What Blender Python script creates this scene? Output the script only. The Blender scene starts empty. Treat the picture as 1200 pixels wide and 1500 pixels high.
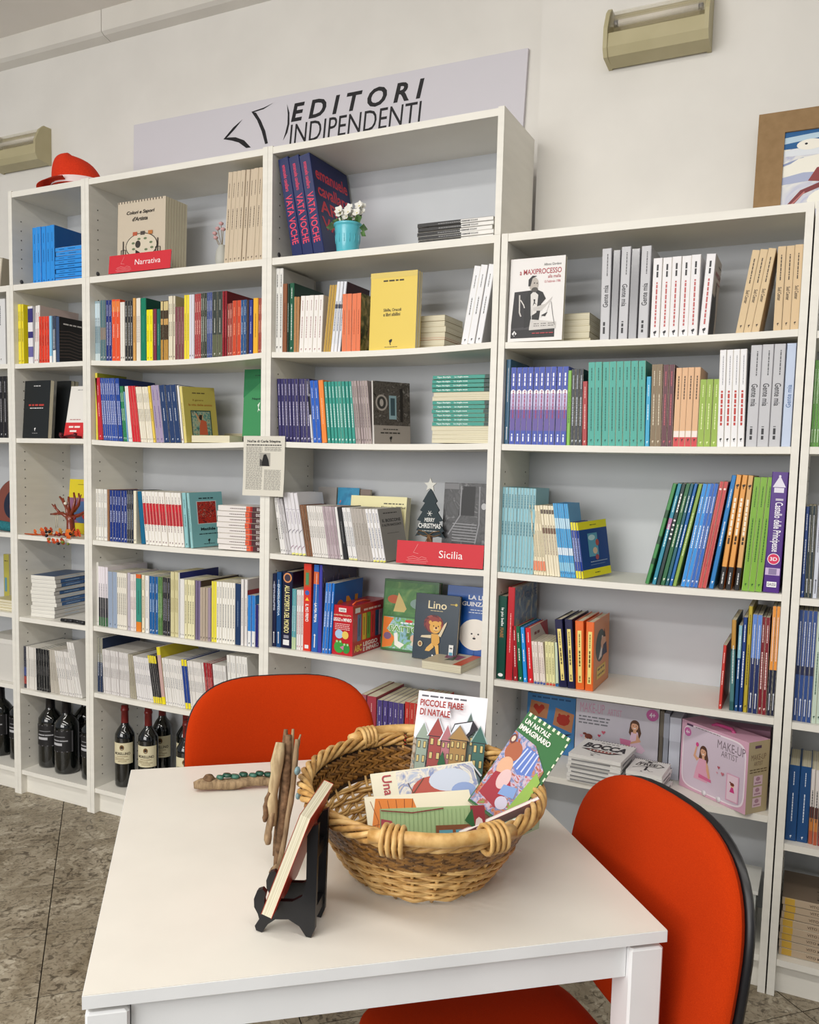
import bpy, math, random
from mathutils import Vector, Matrix

# ---------------------------------------------------------------- camera, light, exposure
sc = bpy.context.scene
COL = sc.collection
cam_d = bpy.data.cameras.new('camera')
cam = bpy.data.objects.new('camera', cam_d)
COL.objects.link(cam)
sc.camera = cam
CAM_F, CAM_SX, CAM_SY = 1257.48, -14.497, 44.471          # focal length and principal point shift, for 1200 x 1500
cam_d.sensor_fit = 'VERTICAL'
cam_d.sensor_height = 36.0
cam_d.lens = 36.0 * CAM_F / 1500.0
cam_d.shift_x = -CAM_SX / 1500.0
cam_d.shift_y = CAM_SY / 1500.0
cam_d.clip_start = .02
cam.matrix_world = Matrix(((0.895886, -0.059488, 0.440283, 0.86576), (0.443711, 0.06952, -0.893469, -2.35971), (0.022543, 0.995805, 0.088678, 1.35971), (0, 0, 0, 1)))

sc.view_settings.view_transform = 'Standard'
sc.view_settings.look = 'None'
sc.view_settings.exposure = 0.0
sc.view_settings.gamma = 1.0
sc.view_settings.use_curve_mapping = False
sc.cycles.use_denoising = True
sc.cycles.max_bounces = 8
sc.cycles.diffuse_bounces = 4

w = bpy.data.worlds.new('daylight')
sc.world = w
w.use_nodes = True
bg = w.node_tree.nodes['Background']
bg.inputs[0].default_value = (.93, .96, 1.0, 1)
bg.inputs[1].default_value = .31


def area(name, loc, target, sx, sy, power, col=(1, 1, 1)):
    l = bpy.data.lights.new(name, 'AREA')
    l.shape = 'RECTANGLE'
    l.size, l.size_y, l.energy, l.color = sx, sy, power, col
    o = bpy.data.objects.new(name, l)
    COL.objects.link(o)
    o.location = loc
    o.rotation_euler = (Vector(target) - Vector(loc)).to_track_quat('-Z', 'Y').to_euler()
    return o


area('shop_window_daylight', (-1.2, -6.0, 1.9), (-.3, 0, 2.0), 3.6, 2.0, 150, (1, .98, .95))
area('near_ceiling_lamps', (-.2, -2.3, 3.13), (-.2, -1.9, 0), 4.2, .22, 48, (1, .965, .91))
area('far_ceiling_lamps', (-.2, -4.5, 3.13), (-.2, -3.6, 0), 4.2, .22, 74, (1, .97, .92))

# ---------------------------------------------------------------- materials
def lin(h):
    h = h.lstrip('#')
    if len(h) == 3: h = ''.join(c * 2 for c in h)
    o = []
    for i in (0, 2, 4):
        c = int(h[i:i + 2], 16) / 255
        o.append(c / 12.92 if c <= .04045 else ((c + .055) / 1.055) ** 2.4)
    return (*o, 1)


MATS = {}


def nodes(name, rough=.5, spec=.5):
    m = bpy.data.materials.new(name)
    m.use_nodes = True
    n = m.node_tree.nodes
    b = n['Principled BSDF']
    b.inputs['Roughness'].default_value = rough
    b.inputs['Specular IOR Level'].default_value = spec
    return m, n, m.node_tree.links, b


def mat(hx, rough=.45, spec=.4, **k):
    """plain printed or painted colour"""
    key = (hx, rough, spec, tuple(sorted(k.items())))
    if key in MATS: return MATS[key]
    m, n, l, b = nodes('colour_' + hx.strip('#'), rough, spec)
    c = lin(hx)
    g = k.get('gain', 1.0)
    b.inputs['Base Color'].default_value = (min(1, c[0] * g), min(1, c[1] * g), min(1, c[2] * g), 1)
    if 'metal' in k: b.inputs['Metallic'].default_value = k['metal']
    if 'coat' in k:
        b.inputs['Coat Weight'].default_value = k['coat']
        b.inputs['Coat Roughness'].default_value = .08
    if 'trans' in k:
        b.inputs['Transmission Weight'].default_value = k['trans']
    if 'alpha' in k: b.inputs['Alpha'].default_value = k['alpha']
    if 'sheen' in k: b.inputs['Sheen Weight'].default_value = k['sheen']
    MATS[key] = m
    return m


def noisy(name, c1, c2, scale=(20, 20, 20), detail=4, rough=.6, bump=0., bdist=.002, lo=.35, hi=.65, spec=.4, coord='Object', sheen=0):
    m, n, l, b = nodes(name, rough, spec)
    tc = n.new('ShaderNodeTexCoord'); mp = n.new('ShaderNodeMapping'); nz = n.new('ShaderNodeTexNoise'); r = n.new('ShaderNodeValToRGB')
    mp.inputs['Scale'].default_value = scale
    nz.inputs['Scale'].default_value = 1
    nz.inputs['Detail'].default_value = detail
    l.new(tc.outputs[coord], mp.inputs[0]); l.new(mp.outputs[0], nz.inputs['Vector']); l.new(nz.outputs['Fac'], r.inputs[0])
    r.color_ramp.elements[0].position, r.color_ramp.elements[1].position = lo, hi
    r.color_ramp.elements[0].color, r.color_ramp.elements[1].color = lin(c1), lin(c2)
    l.new(r.outputs[0], b.inputs['Base Color'])
    if bump:
        bp = n.new('ShaderNodeBump'); bp.inputs['Strength'].default_value = bump; bp.inputs['Distance'].default_value = bdist
        l.new(nz.outputs['Fac'], bp.inputs['Height']); l.new(bp.outputs[0], b.inputs['Normal'])
    b.inputs['Sheen Weight'].default_value = sheen
    return m


def painting(name, cols, scale=18, dist=1.5, rough=.35):
    """soft many-coloured brushwork for printed pictures"""
    m, n, l, b = nodes(name, rough, .4)
    tc = n.new('ShaderNodeTexCoord'); nz = n.new('ShaderNodeTexNoise'); r = n.new('ShaderNodeValToRGB')
    nz.inputs['Scale'].default_value = scale; nz.inputs['Detail'].default_value = 3; nz.inputs['Distortion'].default_value = dist
    l.new(tc.outputs['Object'], nz.inputs['Vector']); l.new(nz.outputs['Fac'], r.inputs[0])
    e = r.color_ramp.elements
    k = len(cols)
    e[0].position = .3; e[0].color = lin(cols[0]); e[1].position = .7; e[1].color = lin(cols[-1])
    for i in range(1, k - 1):
        q = e.new(.3 + .4 * i / (k - 1)); q.color = lin(cols[i])
    l.new(r.outputs[0], b.inputs['Base Color'])
    return m


LAM = noisy('white_laminate', '#e6e3da', '#ebe8df', (6, 6, 40), 2, .42, .02, .0005)
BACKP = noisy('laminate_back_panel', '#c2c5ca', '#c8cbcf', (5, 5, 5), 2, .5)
WALL = noisy('white_wall_paint', '#dfdcd6', '#e4e1db', (5, 5, 5), 6, .8, .12, .003)
CEIL = noisy('ceiling_paint', '#f0ebe3', '#f4efe8', (3, 3, 3), 3, .9)
PAGES = noisy('paper_page_edges', '#c9c1a4', '#ebe5cf', (1400, 3, 3), 2, .8, .1, .0003)
PAGESW = noisy('white_page_edges', '#cfccc2', '#efede6', (1400, 3, 3), 2, .8, .1, .0003)
TABLE = noisy('white_table_laminate', '#e0dcd3', '#e4e0d7', (9, 9, 9), 3, .3, .01, .0005)
TMETAL = noisy('white_painted_steel', '#e4e6e8', '#eaecee', (8, 8, 8), 2, .35)
FABRIC = noisy('orange_red_upholstery', '#a42900', '#be3804', (1300, 1300, 1300), 2, .95, .5, .0007, .3, .7, .15, sheen=.0)
BLACKP = mat('#17171a', .35)
WICK = noisy('golden_wicker', '#8d6331', '#d3a764', (60, 60, 60), 4, .45, .3, .0006, .3, .7)
WICK2 = noisy('pale_wicker', '#b5884a', '#e2bd7e', (50, 50, 50), 4, .45, .3, .0006, .3, .7)
PLAIT = noisy('brown_plaited_bamboo', '#6f4a1c', '#a47436', (90, 90, 90), 4, .4, .3, .0005, .3, .7)
WOOD = noisy('grey_driftwood', '#6a553f', '#a68d6c', (160, 160, 22), 5, .85, .6, .001, .3, .7)
WOODL = noisy('pale_driftwood', '#8f7a58', '#c9b58e', (160, 160, 18), 5, .8, .5, .001, .3, .7)
WOODD = noisy('dark_driftwood', '#4a3420', '#84664a', (120, 120, 120), 5, .85, .6, .001, .3, .7)
SEAG = mat('#4c8a78', .35, .5, trans=.5)
SEAGD = mat('#1f5a48', .3, .5, trans=.45)
CARDB = noisy('brown_cardboard', '#8f7350', '#987b57', (40, 40, 40), 3, .85)
LAMPB = noisy('beige_lamp_plastic', '#b3aa86', '#bab18e', (10, 10, 10), 2, .5)
BOTTLE = mat('#0a0d0c', .06, .6, coat=.6)
FILM = mat('#cfd4da', .12, .6, coat=1.0)


def terrazzo(name, shift):
    """honed marble-chip stone: small pale and grey-brown chips with fine dark streaks"""
    m, n, l, b = nodes(name, .38, .45)
    tc = n.new('ShaderNodeTexCoord'); mp = n.new('ShaderNodeMapping')
    mp.inputs['Location'].default_value = (shift, shift * 1.7, 0); mp.inputs['Rotation'].default_value = (0, 0, shift)
    l.new(tc.outputs['Object'], mp.inputs[0])

    def noise(sc_, det, dist, src=None):
        z = n.new('ShaderNodeTexNoise'); z.inputs['Scale'].default_value = sc_; z.inputs['Detail'].default_value = det; z.inputs['Distortion'].default_value = dist
        l.new(src or mp.outputs[0], z.inputs['Vector']); return z

    def ramp(src, *st):
        r = n.new('ShaderNodeValToRGB'); e = r.color_ramp.elements; e[0].position, e[0].color = st[0][0], lin(st[0][1]); e[1].position, e[1].color = st[-1][0], lin(st[-1][1])
        for p_, c in st[1:-1]: q = e.new(p_); q.color = lin(c)
        l.new(src, r.inputs[0]); return r

    def mul(a, c, f):
        x = n.new('ShaderNodeMixRGB'); x.blend_type = 'MULTIPLY'; x.inputs[0].default_value = f; l.new(a, x.inputs[1]); l.new(c, x.inputs[2]); return x
    wob = noise(12, 4, .5); add = n.new('ShaderNodeMixRGB'); add.blend_type = 'ADD'; add.inputs[0].default_value = .10
    l.new(mp.outputs[0], add.inputs[1]); l.new(wob.outputs['Color'], add.inputs[2])
    st = n.new('ShaderNodeMapping'); st.inputs['Scale'].default_value = (1, 1.8, 1); l.new(add.outputs[0], st.inputs[0])
    vo = n.new('ShaderNodeTexVoronoi'); vo.inputs['Scale'].default_value = 34; l.new(st.outputs[0], vo.inputs['Vector'])
    sep = n.new('ShaderNodeSeparateColor'); l.new(vo.outputs['Color'], sep.inputs[0])
    chips = ramp(sep.outputs[0], (0, '#9b907c'), (.5, '#a59a86'), (.85, '#aba18d'), (1, '#bdb4a1'))
    fine = ramp(noise(70, 8, 1.2).outputs['Fac'], (.36, '#8a7d68'), (.5, '#ffffff'))
    big = ramp(noise(5, 5, 1.0).outputs['Fac'], (.3, '#b3a996'), (.62, '#ffffff'))
    vein = ramp(noise(17, 9, 3.0).outputs['Fac'], (.36, '#6f6250'), (.43, '#ffffff'))
    x = mul(chips.outputs[0], fine.outputs[0], .55); x = mul(x.outputs[0], big.outputs[0], .8); x = mul(x.outputs[0], vein.outputs[0], .7)
    l.new(x.outputs[0], b.inputs['Base Color'])
    return m


# ---------------------------------------------------------------- text outlines (built-in font only)
TXT = {}


def text_geo(s, bold=0., shear=0.):
    key = (s, bold, shear)
    if key in TXT: return TXT[key]
    c = bpy.data.curves.new('t', 'FONT')
    c.body = s; c.size = 1; c.resolution_u = 3; c.offset = bold; c.shear = shear
    o = bpy.data.objects.new('t', c); COL.objects.link(o)
    dg = bpy.context.evaluated_depsgraph_get()
    me = bpy.data.meshes.new_from_object(o.evaluated_get(dg))
    vs = [(v.co.x, v.co.y) for v in me.vertices]
    fs = [tuple(p.vertices) for p in me.polygons]
    x0 = min(v[0] for v in vs); x1 = max(v[0] for v in vs); y0 = min(v[1] for v in vs); y1 = max(v[1] for v in vs)
    vs = [((v[0] - x0) / (x1 - x0), (v[1] - y0) / (y1 - y0)) for v in vs]
    bpy.data.objects.remove(o); bpy.data.curves.remove(c); bpy.data.meshes.remove(me)
    TXT[key] = (vs, fs, (x1 - x0) / (y1 - y0))
    return TXT[key]


# ---------------------------------------------------------------- mesh builder
class MB:
    def __init__(s):
        s.v, s.f, s.mi, s.m, s.sm = [], [], [], [], []
        s.M = None

    def mid(s, m):
        if m not in s.m: s.m.append(m)
        return s.m.index(m)

    def add(s, vs, fs, m, smooth=False):
        b = len(s.v); k = s.mid(m)
        if s.M is not None: vs = [tuple(s.M @ Vector(v)) for v in vs]
        s.v += [tuple(v) for v in vs]
        for f in fs:
            s.f.append(tuple(i + b for i in f)); s.mi.append(k); s.sm.append(smooth)

    def box(s, x0, y0, z0, x1, y1, z1, m, bev=0.):
        if bev:
            c = bev
            pr_ = [(x0 + c, y0), (x1 - c, y0), (x1, y0 + c), (x1, y1 - c), (x1 - c, y1), (x0 + c, y1), (x0, y1 - c), (x0, y0 + c)]
            vs = [(x, y, z0) for x, y in pr_] + [(x, y, z1 - c) for x, y in pr_]
            cx, cy = (x0 + x1) / 2, (y0 + y1) / 2
            vs += [(x + (c if x < cx else -c), y + (c if y < cy else -c), z1) for x, y in pr_]
            fs = [tuple(range(7, -1, -1)), tuple(range(16, 24))]
            for r in (0, 8):
                fs += [(r + i, r + (i + 1) % 8, r + 8 + (i + 1) % 8, r + 8 + i) for i in range(8)]
            s.add(vs, fs, m)
            return
        vs = [(x0, y0, z0), (x1, y0, z0), (x1, y1, z0), (x0, y1, z0), (x0, y0, z1), (x1, y0, z1), (x1, y1, z1), (x0, y1, z1)]
        s.add(vs, [(0, 3, 2, 1), (4, 5, 6, 7), (0, 1, 5, 4), (1, 2, 6, 5), (2, 3, 7, 6), (3, 0, 4, 7)], m)

    def tube(s, pts, rad, m, seg=8, closed=False, flat=1., smooth=True, cap=True):
        pts = [Vector(p) for p in pts]; n = len(pts)
        if not isinstance(rad, (list, tuple)): rad = [rad] * n
        vs = []; prev = None
        for i in range(n):
            if closed: t = pts[(i + 1) % n] - pts[i - 1]
            else: t = pts[min(i + 1, n - 1)] - pts[max(i - 1, 0)]
            t.normalize()
            if prev is None:
                u = t.orthogonal().normalized()
                if abs(t.z) < .9: u = (Vector((0, 0, 1)) - t * t.z).normalized()
            else:
                u = (prev - t * prev.dot(t)).normalized()
            prev = u; v = t.cross(u)
            for k in range(seg):
                a = 2 * math.pi * k / seg
                vs.append(pts[i] + u * math.cos(a) * rad[i] + v * math.sin(a) * rad[i] * flat)
        fs = []
        for i in range(n if closed else n - 1):
            j = (i + 1) % n
            fs += [(i * seg + k, i * seg + (k + 1) % seg, j * seg + (k + 1) % seg, j * seg + k) for k in range(seg)]
        if not closed and cap: fs += [tuple(range(seg - 1, -1, -1)), tuple((n - 1) * seg + k for k in range(seg))]
        s.add(vs, fs, m, smooth)

    def lathe(s, prof, m, seg=24, c=(0, 0, 0), smooth=True, sx=1., sy=1.):
        vs = []
        for r, z in prof:
            for k in range(seg):
                a = 2 * math.pi * k / seg
                vs.append((c[0] + r * sx * math.cos(a), c[1] + r * sy * math.sin(a), c[2] + z))
        fs = []
        for i in range(len(prof) - 1):
            fs += [(i * seg + k, i * seg + (k + 1) % seg, (i + 1) * seg + (k + 1) % seg, (i + 1) * seg + k) for k in range(seg)]
        if prof[0][0] > 1e-6: fs.append(tuple(range(seg - 1, -1, -1)))
        if prof[-1][0] > 1e-6: fs.append(tuple((len(prof) - 1) * seg + k for k in range(seg)))
        s.add(vs, fs, m, smooth)

    def prism(s, poly, y0, y1, m, axes='xz'):
        """2D outline extruded; axes xz: outline in x,z, thickness along y; xy: thickness along z; yz: thickness along x"""
        n = len(poly)
        P = {'xz': lambda a, b, t: (a, t, b), 'xy': lambda a, b, t: (a, b, t), 'yz': lambda a, b, t: (t, a, b)}[axes]
        vs = [P(a, b, y0) for a, b in poly] + [P(a, b, y1) for a, b in poly]
        fs = [tuple(range(n)), tuple(range(2 * n - 1, n - 1, -1))] + [(i, (i + 1) % n, n + (i + 1) % n, n + i) for i in range(n)]
        s.add(vs, fs, m)

    def build(s, name, parent=None, loc=None):
        me = s.mesh(name)
        o = bpy.data.objects.new(name, me); COL.objects.link(o)
        if parent is not None: o.parent = parent
        if loc: o.location = loc
        return o

    def mesh(s, name):
        me = bpy.data.meshes.new(name)
        me.from_pydata(s.v, [], s.f)
        for m in s.m: me.materials.append(m)
        me.polygons.foreach_set('material_index', s.mi)
        me.polygons.foreach_set('use_smooth', s.sm)
        me.update()
        return me


class Art:
    """flat print on a face: coordinates 0..1 across and up the face"""
    def __init__(s, mb, o, x, y, n, W, H, inset=0.):
        s.mb, s.o, s.x, s.y, s.n, s.W, s.H = mb, Vector(o), Vector(x), Vector(y), Vector(n), W, H
        s.k = 1

    def P(s, a, b):
        return s.o + s.x * (a * s.W) + s.y * (b * s.H) + s.n * (.00022 * s.k)

    def poly(s, pts, m):
        if isinstance(m, str): m = mat(m)
        s.mb.add([s.P(a, b) for a, b in pts], [tuple(range(len(pts)))], m); s.k += .35

    def r(s, x0, y0, x1, y1, m): s.poly([(x0, y0), (x1, y0), (x1, y1), (x0, y1)], m)

    def e(s, cx, cy, rx, ry, m, n=20, rot=0.):
        s.poly([(cx + rx * math.cos(a) * math.cos(rot) - ry * math.sin(a) * math.sin(rot), cy + rx * math.cos(a) * math.sin(rot) + ry * math.sin(a) * math.cos(rot)) for a in [2 * math.pi * i / n for i in range(n)]], m)

    def ln(s, pts, wd, m):
        if isinstance(m, str): m = mat(m)
        q = [Vector((a * s.W, b * s.H)) for a, b in pts]
        L, R = [], []
        for i in range(len(q)):
            t = (q[min(i + 1, len(q) - 1)] - q[max(i - 1, 0)]).normalized(); nn = Vector((-t.y, t.x)) * wd / 2
            L.append(q[i] + nn); R.append(q[i] - nn)
        vs = [s.P(p.x / s.W, p.y / s.H) for p in L + R]; n = len(q)
        s.mb.add(vs, [(i, i + 1, n + i + 1, n + i) for i in range(n - 1)], m); s.k += .2

    def t(s, txt, x0, y0, x1, y1, m, bold=.0, shear=0., keep=False):
        if isinstance(m, str): m = mat(m)
        vs, fs, asp = text_geo(txt, bold, shear)
        s.mb.add([s.P(x0 + (x1 - x0) * a, y0 + (y1 - y0) * b) for a, b in vs], fs, m); s.k += .35

    def w(s, x0, x1, y, h, m, seed=0):
        """a line of print too small to read: word-sized dashes"""
        if isinstance(m, str): m = mat(m)
        rd = random.Random(seed + int(x0 * 977 + y * 7919)); x = x0
        hh = h * s.H / s.W
        while x < x1 - hh:
            wl = min(x1 - x, hh * rd.uniform(1.6, 5)); s.mb.add([s.P(a, b) for a, b in ((x, y), (x + wl, y), (x + wl, y + h), (x, y + h))], [(0, 1, 2, 3)], m)
            x += wl + hh * .8
        s.k += .3


def new_thing(name, label, cat, group=None, M=None):
    o = bpy.data.objects.new(name, None); COL.objects.link(o)
    o.empty_display_size = .05
    tag(o, label, cat, group)
    if M is not None: o.matrix_world = M
    return o


def tag(o, label, cat, group=None):
    o['label'] = label; o['category'] = cat
    if group: o['group'] = group
    return o


def struct(mb, name, parent=None):
    o = mb.build(name, parent)
    o['kind'] = 'structure'
    return o


def T(x, y, z): return Matrix.Translation((x, y, z))
def RX(a): return Matrix.Rotation(a, 4, 'X')
def RY(a): return Matrix.Rotation(a, 4, 'Y')
def RZ(a): return Matrix.Rotation(a, 4, 'Z')


def shelf_z(row, x):
    a, b = UNIT[row[0]]
    t = (x - a) / (b - a)
    return SHELF_Z[row] - SAG.get(row, 0) * 4 * t * (1 - t)


ORDN = 'first second third fourth fifth sixth seventh eighth ninth tenth eleventh twelfth thirteenth fourteenth fifteenth sixteenth seventeenth eighteenth'.split()
CARD = 'zero one two three four five six seven eight nine ten eleven twelve thirteen fourteen fifteen sixteen seventeen eighteen'.split()
UNAME = {'A': 'bookcase at left edge', 'N': 'narrow bookcase', 'B': 'left tall bookcase', 'C': 'middle tall bookcase', 'D': 'low wide bookcase', 'E': 'bookcase at right edge'}


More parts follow.
